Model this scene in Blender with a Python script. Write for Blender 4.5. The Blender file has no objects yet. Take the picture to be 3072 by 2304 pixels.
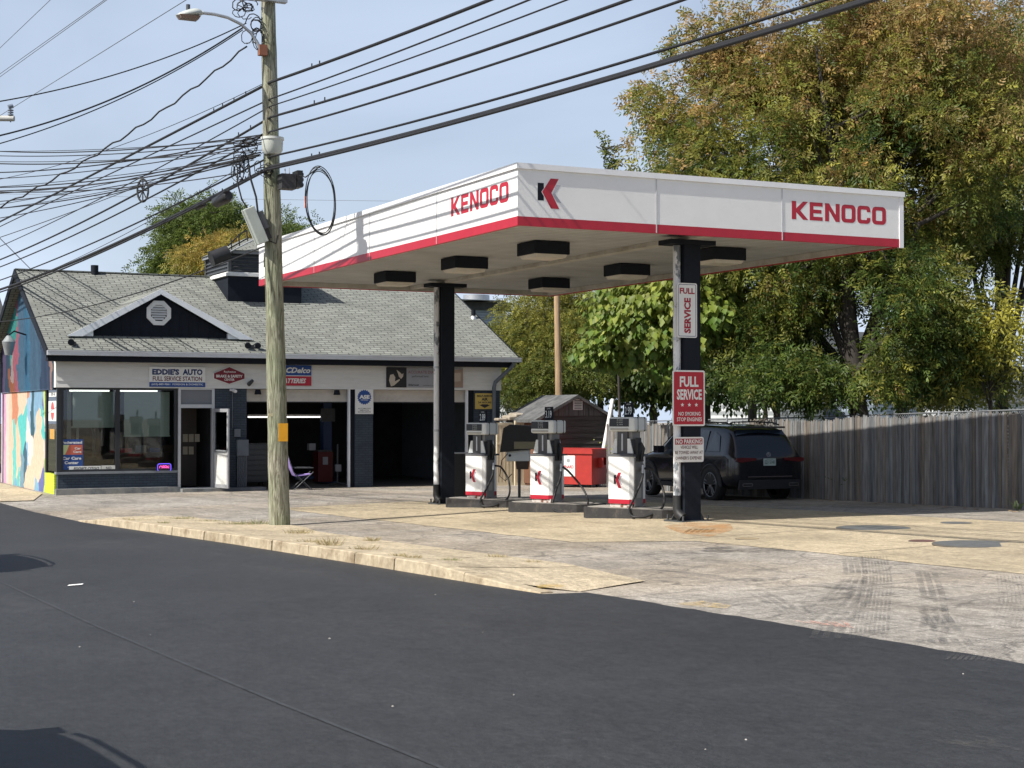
import bpy, bmesh, math, random
import numpy as np
from mathutils import Vector, Matrix, noise
R = math.radians
sc = bpy.context.scene
C = sc.collection
random.seed(7)

# ------------------------------------------------------------------ camera
F, HOR, YAW, CZ = 4825.0, 1238.0, R(26.2), 1.65          # lens in photo pixels, horizon row, yaw from +Y, eye height
cam_d = bpy.data.cameras.new('camera'); cam = bpy.data.objects.new('camera', cam_d); C.objects.link(cam)
PITCH = math.atan((HOR - 1152) / F)
cam.location = (0, 0, CZ); cam.rotation_euler = (math.pi/2 + PITCH, 0, -YAW)
cam_d.sensor_width = 36; cam_d.lens = F / 3072 * 36; cam_d.clip_end = 3000; cam_d.clip_start = .1
sc.camera = cam
# ------------------------------------------------------------------ sun and sky
SUN = Vector((1.0, .14, -1.05)).normalized()               # the way the light travels
sd = bpy.data.lights.new('sun', 'SUN'); sd.energy = 4.8; sd.angle = R(.5); sd.color = (1, .955, .88)
so = bpy.data.objects.new('sun', sd); C.objects.link(so)
so.rotation_euler = SUN.to_track_quat('-Z', 'Y').to_euler()
w = bpy.data.worlds.new('World'); sc.world = w; w.use_nodes = True
nt = w.node_tree; bg = nt.nodes['Background']
sky = nt.nodes.new('ShaderNodeTexSky'); sky.sky_type = 'NISHITA'; sky.sun_disc = False
sky.sun_elevation = R(46); sky.sun_rotation = R(260); sky.air_density = 1.0; sky.dust_density = 2.5; sky.ozone_density = 1.5
tc = nt.nodes.new('ShaderNodeTexCoord'); mp = nt.nodes.new('ShaderNodeMapping'); mp.inputs['Scale'].default_value = (1.2, 1.4, 3); mp.inputs['Rotation'].default_value = (0, .25, .4)
nz = nt.nodes.new('ShaderNodeTexNoise'); nz.inputs['Scale'].default_value = 2.2; nz.inputs['Detail'].default_value = 9; nz.inputs['Distortion'].default_value = .5
cr = nt.nodes.new('ShaderNodeValToRGB'); cr.color_ramp.elements[0].position = .35; cr.color_ramp.elements[1].position = .8
cr.color_ramp.elements[0].color = (.44, .44, .44, 1); cr.color_ramp.elements[1].color = (.86, .86, .86, 1)
mx = nt.nodes.new('ShaderNodeMixRGB'); mx.inputs[2].default_value = (8.0, 9.3, 11.5, 1)      # thin high cloud
nt.links.new(tc.outputs['Generated'], mp.inputs[0]); nt.links.new(mp.outputs[0], nz.inputs['Vector'])
nt.links.new(nz.outputs['Fac'], cr.inputs[0]); sx_ = nt.nodes.new('ShaderNodeSeparateXYZ'); nt.links.new(tc.outputs['Generated'], sx_.inputs[0])
el = nt.nodes.new('ShaderNodeMapRange'); el.inputs['From Min'].default_value = 0; el.inputs['From Max'].default_value = .5; el.inputs['To Min'].default_value = 1.45; el.inputs['To Max'].default_value = .12
nt.links.new(sx_.outputs['Z'], el.inputs[0]); fm = nt.nodes.new('ShaderNodeMath'); fm.operation = 'MULTIPLY'; fm.use_clamp = True; nt.links.new(cr.outputs[0], fm.inputs[0]); nt.links.new(el.outputs[0], fm.inputs[1]); nt.links.new(fm.outputs[0], mx.inputs[0])
nt.links.new(sky.outputs[0], mx.inputs[1]); nt.links.new(mx.outputs[0], bg.inputs[0])
bg.inputs[1].default_value = .072
sc.view_settings.view_transform = 'Standard'; sc.view_settings.look = 'None'
sc.view_settings.exposure = .5; sc.view_settings.gamma = 1
sc.cycles.max_bounces = 6; sc.cycles.transparent_max_bounces = 12; sc.cycles.caustics_reflective = False

# ------------------------------------------------------------------ measuring: photo pixel -> point of the place
SN, CS = math.sin(YAW), math.cos(YAW)
def world(r, d, z): return Vector((r*CS + d*SN, -r*SN + d*CS, z))
def atd(px, py, d): return world((px-1536)/F*d, d, CZ + (HOR-py)/F*d)
def dY(px, Y): return Y / (-(px-1536)/F*SN + CS)
def dX(px, X): return X / ((px-1536)/F*CS + SN)
def onY(px, py, Y): return atd(px, py, dY(px, Y))
def onX(px, py, X): return atd(px, py, dX(px, X))
def onZ(px, py, z): return atd(px, py, (z-CZ)*F/(HOR-py))
def lerp(a, b, t): return a + (b-a)*t
def interp(xs, ys, x):
    if x <= xs[0]: return ys[0]
    for i in range(1, len(xs)):
        if x <= xs[i]: return lerp(ys[i-1], ys[i], (x-xs[i-1])/(xs[i]-xs[i-1]))
    return ys[-1]
GY = [-60, 0, 22, 32, 43, 60, 200]
GC = [.75, .38, -.09, -.31, -.49, -.55, -.6]
GB = [.025, .025, .025, .025, .005, 0, 0]
def zg(X, Y):                                            # the ground falls away from the street corner
    return interp(GY, GC, Y) + interp(GY, GB, Y)*min(0, max(-12, X-14))
def onG(px, py, up=0.0):
    d = 2.
    lo, hi = 2., 150.
    for _ in range(50):
        d = (lo+hi)/2; p = atd(px, py, d)
        if p.z > zg(p.x, p.y)+up: lo = d
        else: hi = d
    return p

# ------------------------------------------------------------------ materials
MATS = {}
def M(name, col, rough=.6, metal=0., var=.12, scale=3., detail=6, bump=0., bscale=40., stretch=(1,1,1), dark=None, dscale=1.5, dlo=.45, dhi=.7, spec=.4, coat=0., attr=None, emit=0):
    """A base colour with soft variation, an optional second colour in patches (dirt, wear) and fine bump."""
    if name in MATS: return MATS[name]
    m = bpy.data.materials.new(name); m.use_nodes = True; n = m.node_tree; N = n.nodes; L = n.links
    b = N['Principled BSDF']; b.inputs['Roughness'].default_value = rough; b.inputs['Metallic'].default_value = metal
    b.inputs['Specular IOR Level'].default_value = spec; b.inputs['Coat Weight'].default_value = coat
    t = N.new('ShaderNodeTexCoord'); mp = N.new('ShaderNodeMapping'); mp.inputs['Scale'].default_value = stretch
    L.new(t.outputs['Object'], mp.inputs[0])
    z = N.new('ShaderNodeTexNoise'); z.inputs['Scale'].default_value = scale; z.inputs['Detail'].default_value = detail; z.inputs['Roughness'].default_value = .65
    L.new(mp.outputs[0], z.inputs['Vector'])
    r = N.new('ShaderNodeMapRange'); r.inputs['From Min'].default_value = .3; r.inputs['From Max'].default_value = .7
    r.inputs['To Min'].default_value = 1-var; r.inputs['To Max'].default_value = 1+var
    L.new(z.outputs['Fac'], r.inputs[0])
    mu = N.new('ShaderNodeMixRGB'); mu.blend_type = 'MULTIPLY'; mu.inputs[0].default_value = 1
    if attr:
        a = N.new('ShaderNodeAttribute'); a.attribute_name = attr; L.new(a.outputs['Color'], mu.inputs[1])
    else: mu.inputs[1].default_value = (*col, 1)
    L.new(r.outputs[0], mu.inputs[2]); out = mu.outputs[0]
    if dark is not None:
        z2 = N.new('ShaderNodeTexNoise'); z2.inputs['Scale'].default_value = dscale; z2.inputs['Detail'].default_value = 8; z2.inputs['Roughness'].default_value = .7
        L.new(mp.outputs[0], z2.inputs['Vector'])
        r2 = N.new('ShaderNodeMapRange'); r2.inputs['From Min'].default_value = dlo; r2.inputs['From Max'].default_value = dhi
        L.new(z2.outputs['Fac'], r2.inputs[0])
        m2 = N.new('ShaderNodeMixRGB'); m2.inputs[2].default_value = (*dark, 1); L.new(r2.outputs[0], m2.inputs[0]); L.new(out, m2.inputs[1]); out = m2.outputs[0]
    L.new(out, b.inputs['Base Color'])
    if bump:
        z3 = N.new('ShaderNodeTexNoise'); z3.inputs['Scale'].default_value = bscale; z3.inputs['Detail'].default_value = 5
        L.new(mp.outputs[0], z3.inputs['Vector'])
        bu = N.new('ShaderNodeBump'); bu.inputs['Strength'].default_value = bump; bu.inputs['Distance'].default_value = .01
        L.new(z3.outputs['Fac'], bu.inputs['Height']); L.new(bu.outputs[0], b.inputs['Normal'])
    if emit:
        b.inputs['Emission Color'].default_value = (*col, 1); b.inputs['Emission Strength'].default_value = emit
    MATS[name] = m; return m

def node_mat(name):
    m = bpy.data.materials.new(name); m.use_nodes = True; MATS[name] = m
    return m, m.node_tree.nodes, m.node_tree.links, m.node_tree.nodes['Principled BSDF']

def brick_mat(name, c1, c2, mortar, bw, bh, ms=.012, axis='XZ', rough=.8, bump=.4, offset=.5, zmul=1., patch=None):
    """Rows of bricks or shingles, laid in the object's own metres."""
    m, N, L, b = node_mat(name)
    t = N.new('ShaderNodeTexCoord'); s = N.new('ShaderNodeSeparateXYZ'); c = N.new('ShaderNodeCombineXYZ')
    L.new(t.outputs['Object'], s.inputs[0])
    if axis == 'XZ': L.new(s.outputs['X'], c.inputs['X'])
    else: L.new(s.outputs['Y'], c.inputs['X'])
    mm = N.new('ShaderNodeMath'); mm.operation = 'MULTIPLY'; mm.inputs[1].default_value = zmul
    L.new(s.outputs['Z'], mm.inputs[0]); L.new(mm.outputs[0], c.inputs['Y'])
    k = N.new('ShaderNodeTexBrick'); k.inputs['Scale'].default_value = 1; k.inputs['Brick Width'].default_value = bw; k.inputs['Row Height'].default_value = bh
    k.inputs['Mortar Size'].default_value = ms; k.inputs['Mortar Smooth'].default_value = .2; k.offset = offset
    k.inputs['Color1'].default_value = (*c1, 1); k.inputs['Color2'].default_value = (*c2, 1); k.inputs['Mortar'].default_value = (*mortar, 1)
    L.new(c.outputs[0], k.inputs['Vector'])
    z = N.new('ShaderNodeTexNoise'); z.inputs['Scale'].default_value = 1.1; z.inputs['Detail'].default_value = 9; z.inputs['Roughness'].default_value = .7; L.new(t.outputs['Object'], z.inputs['Vector'])
    r = N.new('ShaderNodeMapRange'); r.inputs['From Min'].default_value = .3; r.inputs['From Max'].default_value = .7; r.inputs['To Min'].default_value = .8; r.inputs['To Max'].default_value = 1.15
    L.new(z.outputs['Fac'], r.inputs[0])
    mu = N.new('ShaderNodeMixRGB'); mu.blend_type = 'MULTIPLY'; mu.inputs[0].default_value = 1; L.new(k.outputs['Color'], mu.inputs[1]); L.new(r.outputs[0], mu.inputs[2]); out = mu.outputs[0]
    L.new(out, b.inputs['Base Color']); b.inputs['Roughness'].default_value = rough; b.inputs['Specular IOR Level'].default_value = .2
    bu = N.new('ShaderNodeBump'); bu.inputs['Strength'].default_value = bump; bu.inputs['Distance'].default_value = .01; bu.invert = True
    L.new(k.outputs['Fac'], bu.inputs['Height']); L.new(bu.outputs[0], b.inputs['Normal'])
    return m

# ------------------------------------------------------------------ mesh building
class MB:
    def __init__(s): s.v = []; s.f = []; s.m = []; s.c = []; s.sm = []
    def add(s, vs, fs, mat=0, col=None, smooth=False):
        o = len(s.v); s.v += [tuple(v) for v in vs]; s.f += [tuple(i+o for i in f) for f in fs]
        s.m += [mat]*len(fs); s.sm += [smooth]*len(fs)
        s.c += [col or (1, 1, 1)]*len(vs)
        return s
    def box(s, x0, x1, y0, y1, z0, z1, mat=0, rot=0, piv=None, col=None, top=None):
        """Axis-aligned box; top=(dx,dy) shrinks the top face."""
        if x0 > x1: x0, x1 = x1, x0
        if y0 > y1: y0, y1 = y1, y0
        if z0 > z1: z0, z1 = z1, z0
        tx, ty = top or (0, 0)
        vs = [Vector(p) for p in ((x0,y0,z0),(x1,y0,z0),(x1,y1,z0),(x0,y1,z0),(x0+tx,y0+ty,z1),(x1-tx,y0+ty,z1),(x1-tx,y1-ty,z1),(x0+tx,y1-ty,z1))]
        if rot:
            q = Matrix.Rotation(rot, 3, 'Z'); p = Vector(piv or ((x0+x1)/2, (y0+y1)/2, 0)); vs = [q @ (v-p) + p for v in vs]
        return s.add(vs, [(0,3,2,1),(4,5,6,7),(0,1,5,4),(1,2,6,5),(2,3,7,6),(3,0,4,7)], mat, col)
    def bbox(s, x0, x1, y0, y1, z0, z1, b=.01, mat=0):
        """Box with chamfered edges."""
        bm = bmesh.new(); r = bmesh.ops.create_cube(bm, size=1)
        for v in bm.verts: v.co = Vector((lerp(x0, x1, v.co.x+.5), lerp(y0, y1, v.co.y+.5), lerp(z0, z1, v.co.z+.5)))
        bmesh.ops.bevel(bm, geom=bm.edges[:], offset=b, segments=2, profile=.5, affect='EDGES')
        return s.bm(bm, mat)
    def bm(s, bm, mat=0, smooth=False):
        bm.verts.index_update()
        s.add([v.co.copy() for v in bm.verts], [[v.index for v in f.verts] for f in bm.faces], mat, None, smooth); bm.free(); return s
    def prism(s, poly, fr, d0, d1, mat=0):
        """poly in 2D, fr=(origin,u,v): extruded along u x v from d0 to d1."""
        o, u, v = fr; u = Vector(u); v = Vector(v); n = u.cross(v)
        a = [Vector(o)+u*p[0]+v*p[1] for p in poly]; k = len(poly)
        vs = [p+n*d1 for p in a] + [p+n*d0 for p in a]
        ar = sum(poly[i][0]*poly[(i+1)%k][1]-poly[(i+1)%k][0]*poly[i][1] for i in range(k))
        fs = [tuple(range(k)), tuple(range(2*k-1, k-1, -1))] + [(i, k+i, k+(i+1)%k, (i+1)%k) for i in range(k)]
        if ar < 0: fs = [f[::-1] for f in fs]
        return s.add(vs, fs, mat)
    def tube(s, pts, r, n=8, mat=0, cap=True, smooth=True):
        pts = [Vector(p) for p in pts]; rs = r if isinstance(r, (list, tuple)) else [r]*len(pts)
        vs = []; up = None
        for i, p in enumerate(pts):
            t = (pts[min(i+1, len(pts)-1)] - pts[max(i-1, 0)]).normalized()
            if up is None: up = Vector((0,0,1)) if abs(t.z) < .9 else Vector((1,0,0))
            a = t.cross(up).normalized(); b = a.cross(t); up = b
            for k in range(n):
                th = 2*math.pi*k/n; vs.append(p + (a*math.cos(th) + b*math.sin(th))*rs[i])
        fs = [(i*n+k, i*n+(k+1)%n, (i+1)*n+(k+1)%n, (i+1)*n+k) for i in range(len(pts)-1) for k in range(n)]
        s.add(vs, fs, mat, None, smooth)
        if cap:
            s.add(vs[:n], [tuple(range(n-1, -1, -1))], mat); s.add(vs[-n:], [tuple(range(n))], mat)
        return s
    def cyl(s, c, r, z0, z1, n=24, mat=0, r2=None):
        return s.tube([(c[0], c[1], z0), (c[0], c[1], z1)], [r, r if r2 is None else r2], n, mat)
    def quad(s, a, b, c, d, mat=0, col=None): return s.add([a, b, c, d], [(0,1,2,3)], mat, col)
    def build(s, name, mat, parent=None, at=None, local=False, tint=False):
        """at: where the object's own origin goes; verts are given in world space unless local=True."""
        me = bpy.data.meshes.new(name)
        if not local:
            mw = full(parent) if parent else Matrix.Identity(4)
            if at is not None: mw = mw @ Matrix.Translation(mw.inverted() @ Vector(at))
            inv = mw.inverted(); vs = [inv @ Vector(v) for v in s.v]
        else: vs = s.v
        me.from_pydata([tuple(v) for v in vs], [], s.f); me.update()
        for mm in (mat if isinstance(mat, (list, tuple)) else [mat]): me.materials.append(mm)
        me.polygons.foreach_set('material_index', s.m); me.polygons.foreach_set('use_smooth', s.sm)
        if tint:
            ca = me.color_attributes.new('tint', 'FLOAT_COLOR', 'POINT')
            ca.data.foreach_set('color', np.array([(*c, 1) for c in s.c], dtype=np.float32).ravel())
        o = bpy.data.objects.new(name, me); C.objects.link(o)
        if parent: o.parent = parent
        if at is not None:
            if local: o.location = at
            else: o.location = (full(parent).inverted() if parent else Matrix.Identity(4)) @ Vector(at)
        return o
def full(o):
    m = o.matrix_basis.copy()
    while o.parent: o = o.parent; m = o.matrix_basis @ m
    return m
def tag(o, label=None, cat=None, group=None, kind=None):
    if label: o['label'] = label
    if cat: o['category'] = cat
    if group: o['group'] = group
    if kind: o['kind'] = kind
    return o
def thing(name, label, cat, loc=(0,0,0), rz=0, group=None):
    o = bpy.data.objects.new(name, None); C.objects.link(o); o.location = loc; o.rotation_euler = (0,0,rz); o.empty_display_size = .2
    return tag(o, label, cat, group)
def copy_tree(o, parent=None):
    c = o.copy(); C.objects.link(c); c.parent = parent
    for ch in [x for x in bpy.data.objects if x.parent == o]: copy_tree(ch, c)
    return c

# ------------------------------------------------------------------ lettering
def text_geo(txt, bold=0., shear=0., spacing=1.):
    cu = bpy.data.curves.new('t', 'FONT'); cu.body = txt; cu.offset = bold*1.15; cu.shear = shear; cu.space_character = spacing; cu.resolution_u = 2; cu.fill_mode = 'FRONT'
    ob = bpy.data.objects.new('t', cu); me = bpy.data.meshes.new_from_object(ob)
    vs = np.array([v.co[:2] for v in me.vertices]); fs = [tuple(p.vertices) for p in me.polygons]
    bpy.data.objects.remove(ob); bpy.data.curves.remove(cu); bpy.data.meshes.remove(me)
    vs -= vs.min(0); ext = vs.max(0); return vs/ext, fs, ext
def put_text(mb, txt, fr, x0, x1, y0, y1, off, bold=0., shear=0., mat=0, vertical=False, spacing=1.):
    """The words squeezed into the box x0..x1, y0..y1 of the frame's plane."""
    vs, fs, _ = text_geo(txt, bold, shear, spacing); o, u, v = fr; u = Vector(u); v = Vector(v); n = u.cross(v)
    if vertical: P = [Vector(o)+u*lerp(x1, x0, a[1])+v*lerp(y0, y1, a[0])+n*off for a in vs]
    else: P = [Vector(o)+u*lerp(x0, x1, a[0])+v*lerp(y0, y1, a[1])+n*off for a in vs]
    me_f = []
    for f in fs:
        p = [P[i] for i in f[:3]]; me_f.append(f if (p[1]-p[0]).cross(p[2]-p[0]).dot(n) > 0 else f[::-1])
    mb.add(P, me_f, mat)
def rrect(x0, x1, y0, y1, r, n=3):
    out = []
    for cx, cy, a0 in ((x1-r, y0+r, -90), (x1-r, y1-r, 0), (x0+r, y1-r, 90), (x0+r, y0+r, 180)):
        for k in range(n+1): a = R(a0+90*k/n); out.append((cx+r*math.cos(a), cy+r*math.sin(a)))
    return out
# ================================================================== shared materials
def asphalt(name, base, lo, hi, streak, rough=.85, speck=.5, stretch=(1,.25,1)):
    m, N, L, b = node_mat(name)
    t = N.new('ShaderNodeTexCoord')
    def nz(scale, det=6, ro=.6, st=(1,1,1), dist=0.):
        mp = N.new('ShaderNodeMapping'); mp.inputs['Scale'].default_value = st; L.new(t.outputs['Object'], mp.inputs[0])
        z = N.new('ShaderNodeTexNoise'); z.inputs['Scale'].default_value = scale; z.inputs['Detail'].default_value = det; z.inputs['Roughness'].default_value = ro; z.inputs['Distortion'].default_value = dist
        L.new(mp.outputs[0], z.inputs['Vector']); return z.outputs['Fac']
    def mr(x, a, c, p, q):
        r = N.new('ShaderNodeMapRange'); r.inputs['From Min'].default_value = a; r.inputs['From Max'].default_value = c; r.inputs['To Min'].default_value = p; r.inputs['To Max'].default_value = q
        L.new(x, r.inputs[0]); return r.outputs[0]
    def mul(a, c):
        x = N.new('ShaderNodeMixRGB'); x.blend_type = 'MULTIPLY'; x.inputs[0].default_value = 1
        if isinstance(a, tuple): x.inputs[1].default_value = (*a, 1)
        else: L.new(a, x.inputs[1])
        L.new(c, x.inputs[2]); return x.outputs[0]
    o = mul(base, mr(nz(.35, 8, .7), .3, .7, lo, hi))
    o = mul(o, mr(nz(1.6, 8, .75, stretch, .4), .45, .75, 1, streak))
    o = mul(o, mr(nz(9, 5, .75, (1, .45, 1)), .3, .7, 1-speck*.38, 1+speck*.38))
    o = mul(o, mr(nz(28, 3, .8, (1, .4, 1)), .35, .65, 1-speck*.4, 1+speck*.4))
    o = mul(o, mr(nz(70, 3, .8), .35, .65, 1-speck*.5, 1+speck*.5))
    o = mul(o, mr(nz(260, 2, .8), .35, .65, 1-speck*.6, 1+speck*.6))
    L.new(o, b.inputs['Base Color']); b.inputs['Roughness'].default_value = rough; b.inputs['Specular IOR Level'].default_value = .3
    bu = N.new('ShaderNodeBump'); bu.inputs['Strength'].default_value = .35; bu.inputs['Distance'].default_value = .008
    L.new(nz(150, 3, .7), bu.inputs['Height']); L.new(bu.outputs[0], b.inputs['Normal'])
    return m, N, L, b, o, nz, mr
m_lot, N, L, b, o, nz, mr = asphalt('lot_asphalt', (.33, .305, .27), .68, 1.22, .5, speck=.7)
# dark cracks and oil in the old asphalt
vo = N.new('ShaderNodeTexVoronoi'); vo.feature = 'DISTANCE_TO_EDGE'; vo.inputs['Scale'].default_value = .8; t = [n for n in N if n.type == 'TEX_COORD'][0]
mpv = N.new('ShaderNodeMapping'); L.new(t.outputs['Object'], mpv.inputs[0]); nn = N.new('ShaderNodeTexNoise'); nn.inputs['Scale'].default_value = 1.3; nn.inputs['Detail'].default_value = 6
L.new(mpv.outputs[0], nn.inputs['Vector']); ad = N.new('ShaderNodeMixRGB'); ad.blend_type = 'ADD'; ad.inputs[0].default_value = .9; L.new(mpv.outputs[0], ad.inputs[1]); L.new(nn.outputs['Color'], ad.inputs[2]); L.new(ad.outputs[0], vo.inputs['Vector'])
tn = mr(nz(.16, 5, .6), .42, .6, 0, .7); xt = N.new('ShaderNodeMixRGB'); xt.blend_type = 'MULTIPLY'; xt.inputs[2].default_value = (1.0, .90, .76, 1); L.new(tn, xt.inputs[0]); L.new(o, xt.inputs[1]); o = xt.outputs[0]
st = mr(nz(2.2, 9, .82, (.12, 1.6, 1), .3), .53, .66, 0, .7); xs2 = N.new('ShaderNodeMixRGB'); xs2.inputs[2].default_value = (.085, .08, .075, 1); L.new(st, xs2.inputs[0]); L.new(o, xs2.inputs[1]); o = xs2.outputs[0]
ck = mr(vo.outputs['Distance'], 0, .022, .6, 0); x = N.new('ShaderNodeMixRGB'); x.inputs[2].default_value = (.06, .055, .05, 1); L.new(ck, x.inputs[0]); L.new(o, x.inputs[1])
oil = mr(nz(1.3, 9, .78, (1, .35, 1), .8), .55, .72, 0, .65); x2 = N.new('ShaderNodeMixRGB'); x2.inputs[2].default_value = (.075, .07, .068, 1); L.new(oil, x2.inputs[0]); L.new(x.outputs[0], x2.inputs[1]); L.new(x2.outputs[0], b.inputs['Base Color'])
m_road, N, L, b, o, nz, mr = asphalt('new_road_asphalt', (.029, .030, .032), .8, 1.22, .85, rough=.6, speck=.55, stretch=(.8, .12, 1))
b.inputs['Specular IOR Level'].default_value = .38
du = mr(nz(.6, 9, .8, (1, .3, 1), .5), .56, .78, 0, .32); x = N.new('ShaderNodeMixRGB'); x.inputs[2].default_value = (.10, .094, .088, 1); L.new(du, x.inputs[0]); L.new(o, x.inputs[1]); L.new(x.outputs[0], b.inputs['Base Color'])
m_pad, N, L, b, o, nz, mr = asphalt('pad_concrete', (.42, .35, .24), .72, 1.18, .6, speck=.6, stretch=(1, .35, 1))
ru = mr(nz(1.1, 9, .78, (1, .5, 1), .8), .54, .72, 0, .6); x = N.new('ShaderNodeMixRGB'); x.inputs[2].default_value = (.22, .19, .15, 1); L.new(ru, x.inputs[0]); L.new(o, x.inputs[1]); L.new(x.outputs[0], b.inputs['Base Color'])
m_walk, N, L, b, o, nz, mr = asphalt('sidewalk_concrete', (.46, .385, .27), .76, 1.16, .65, speck=.7)
wk = mr(nz(1.4, 9, .8, (1, .6, 1), .8), .54, .72, 0, .55); x = N.new('ShaderNodeMixRGB'); x.inputs[2].default_value = (.20, .155, .10, 1); L.new(wk, x.inputs[0]); L.new(o, x.inputs[1]); L.new(x.outputs[0], b.inputs['Base Color'])
m_granite = M('granite', (.43, .36, .25), .8, var=.25, scale=6, bump=.9, bscale=22, dark=(.17, .12, .07), dscale=2.5, dlo=.48, dhi=.72)
m_terrain = M('far_ground', (.13, .13, .08), .95, var=.4, scale=.4)

BLK = M('black_trim', (.011, .014, .021), .7, spec=.15, var=.15, scale=8)
DKGREY = M('dark_metal', (.07, .075, .08), .5, .3, var=.2, scale=10)
WHT = M('white_paint', (.74, .74, .72), .5, var=.06, scale=4, dark=(.5, .48, .43), dscale=3, dlo=.6, dhi=.85)
GALV = M('galvanised', (.42, .44, .46), .45, .6, var=.15, scale=12)
RED = M('red_paint', (.40, .014, .032), .4, var=.08, scale=6)
DRED = M('dark_red_vinyl', (.34, .014, .03), .4, var=.05, scale=6)
RUBBER = M('black_rubber', (.016, .016, .017), .55, var=.2, scale=20)
CABLE = M('cable_black', (.012, .012, .014), .6, var=.3, scale=30)
CABLEG = M('cable_grey', (.10, .10, .11), .6, .2, var=.3, scale=30)

# ================================================================== ground sheets that follow the fall of the land
def glines(a, b, near0, near1, extra, far=8.):
    s = set(extra)
    x = near0
    while x <= near1: s.add(round(x, 3)); x += 1.
    x = near0
    while x > a: x -= far; s.add(round(max(x, a), 3))
    x = near1
    while x < b: x += far; s.add(round(min(x, b), 3))
    return sorted(v for v in s if a <= v <= b)
GXL = glines(-170, 190, -13, 40, [2]); GYL = glines(-120, 330, -2, 62, [])
def sheet(name, poly, up, mat, parent=None, kind='structure'):
    """A polygon (world X, Y) laid on the ground, `up` above it (number or function)."""
    bm = bmesh.new(); bm.faces.new([bm.verts.new((x, y, 0)) for x, y in poly])
    x0, x1 = min(p[0] for p in poly), max(p[0] for p in poly); y0, y1 = min(p[1] for p in poly), max(p[1] for p in poly)
    for g in GXL:
        if x0 < g < x1: bmesh.ops.bisect_plane(bm, geom=bm.verts[:]+bm.edges[:]+bm.faces[:], dist=1e-5, plane_co=(g, 0, 0), plane_no=(1, 0, 0))
    for g in GYL:
        if y0 < g < y1: bmesh.ops.bisect_plane(bm, geom=bm.verts[:]+bm.edges[:]+bm.faces[:], dist=1e-5, plane_co=(0, g, 0), plane_no=(0, 1, 0))
    bmesh.ops.triangulate(bm, faces=bm.faces[:])
    for v in bm.verts: v.co.z = zg(v.co.x, v.co.y) + (up(v.co.x, v.co.y) if callable(up) else up)
    bmesh.ops.recalc_face_normals(bm, faces=bm.faces[:])
    if sum(f.normal.z for f in bm.faces) < 0: bmesh.ops.reverse_faces(bm, faces=bm.faces[:])
    mb = MB().bm(bm); o = mb.build(name, mat, parent)
    return tag(o, kind=kind) if kind else o
sheet('ground', [(-170,-120),(190,-120),(190,330),(-170,330)], 0., m_lot)
sheet('grass_ground', [(24,34),(31,-20),(120,-40),(120,200),(-60,200),(-60,66),(20,60),(24.6,45)], .008, m_terrain)
kerb = [(6.1,60),(6.14,36),(6.35,32.6),(6.8,23.14),(6.95,18.05),(7.0,14.83),(7.05,13.66)]
rng = random.Random(3)
edge = [(7.05,13.66),(7.43,13.5)] + [(7.46+rng.uniform(-.025,.025)+.0*i, 13.4-.22*i) for i in range(1, 66)]
sheet('road', [(-9,90),(5.2,90),(5.6,60)] + kerb[1:] + edge[1:] + [(7.6,-60),(-9,-60)], .006, m_road)
# the lane joint: a thin raised seam of the fresh asphalt
seam = [onG(0,1742), onG(300,1880), onG(560,1990), onG(850,2110), onG(1180,2240), onG(1500,2370)]
sheet('road_seam', [(p.x, p.y) for p in seam] + [(p.x-.03, p.y-.01) for p in seam[::-1]], .010, M('seam_asphalt', (.037,.039,.042), .6, var=.4, scale=6))
sheet('far_sidewalk', [(-9,-60),(-9,90),(-12,90),(-12,-60)], .1, m_walk)
back = [(7.43,13.62),(8.39,14.0),(8.76,16.38),(8.66,21.7),(8.68,24.8),(8.95,26.2),(8.95,27.5),(8.59,27.9),(8.4,31.6),(7.9,32.9),(7.0,32.9),(6.42,32.3)]
def kx(y): return interp([p[1] for p in kerb[::-1]], [p[0] for p in kerb[::-1]], y)
def hk(y): return .13*max(0, min(1, (y-13.7)/2.6))*max(0, min(1, (32.6-y)/3))
def bx_(y): return interp([p[1] for p in back[1:9]], [p[0] for p in back[1:9]], y)
def walk_up(x, y):
    t = max(0, min(1, (x-kx(y)-.16)/max(.3, bx_(y)-kx(y)-.16))); return .014 + (hk(y)-.012)*(1-t)**1.4
sheet('sidewalk', [(7.43,13.62)] + back[1:] + [(kx(y)+.16, y) for y in [31.5-i for i in range(18)]], walk_up, m_walk)
for k, yy in enumerate((15.9, 17.7, 19.4, 21.2, 23.1, 25.0, 28.2, 30.1)):     # joints and weeds-filled cracks across the walk
    q = [(kx(yy)+.2, yy)] + [(lerp(kx(yy)+.2, bx_(yy)-.05, t_/6), yy+rng.uniform(-.02, .02)) for t_ in range(1, 7)]
    sheet('walk_joint', q + [(a, b_+.018+rng.uniform(0, .02)) for a, b_ in q[::-1]], lambda x, y: walk_up(x, y)+.005, M('walk_crack', (.10,.08,.05), .95, var=.4))
# granite kerb, block by block inside one mesh
mb = MB(); y = 13.75; rng = random.Random(5)
while y < 32.3:
    l = rng.uniform(1.2, 1.9); y1 = min(y+l-.02, 32.4); n = 6
    vs = []; fs = []
    for i in range(n+1):
        yy = lerp(y, y1, i/n); x = kx(yy); g = zg(x, yy); h = hk(yy)+.012; j = rng.uniform(-.012, .012)
        vs += [(x+j, yy, g-.1), (x+.015+j, yy, g+h-.012), (x+.03, yy, g+h), (x+.158, yy, g+h), (x+.158, yy, g-.1)]
    for i in range(n):
        for k in range(4): a = i*5+k; fs.append((a, a+1, a+6, a+5))
    fs += [(0,4,3,2,1), tuple(n*5+k for k in (0,1,2,3,4))]
    mb.add(vs, fs); y = y1+.02
tag(mb.build('kerb', m_granite), kind='structure')
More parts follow.
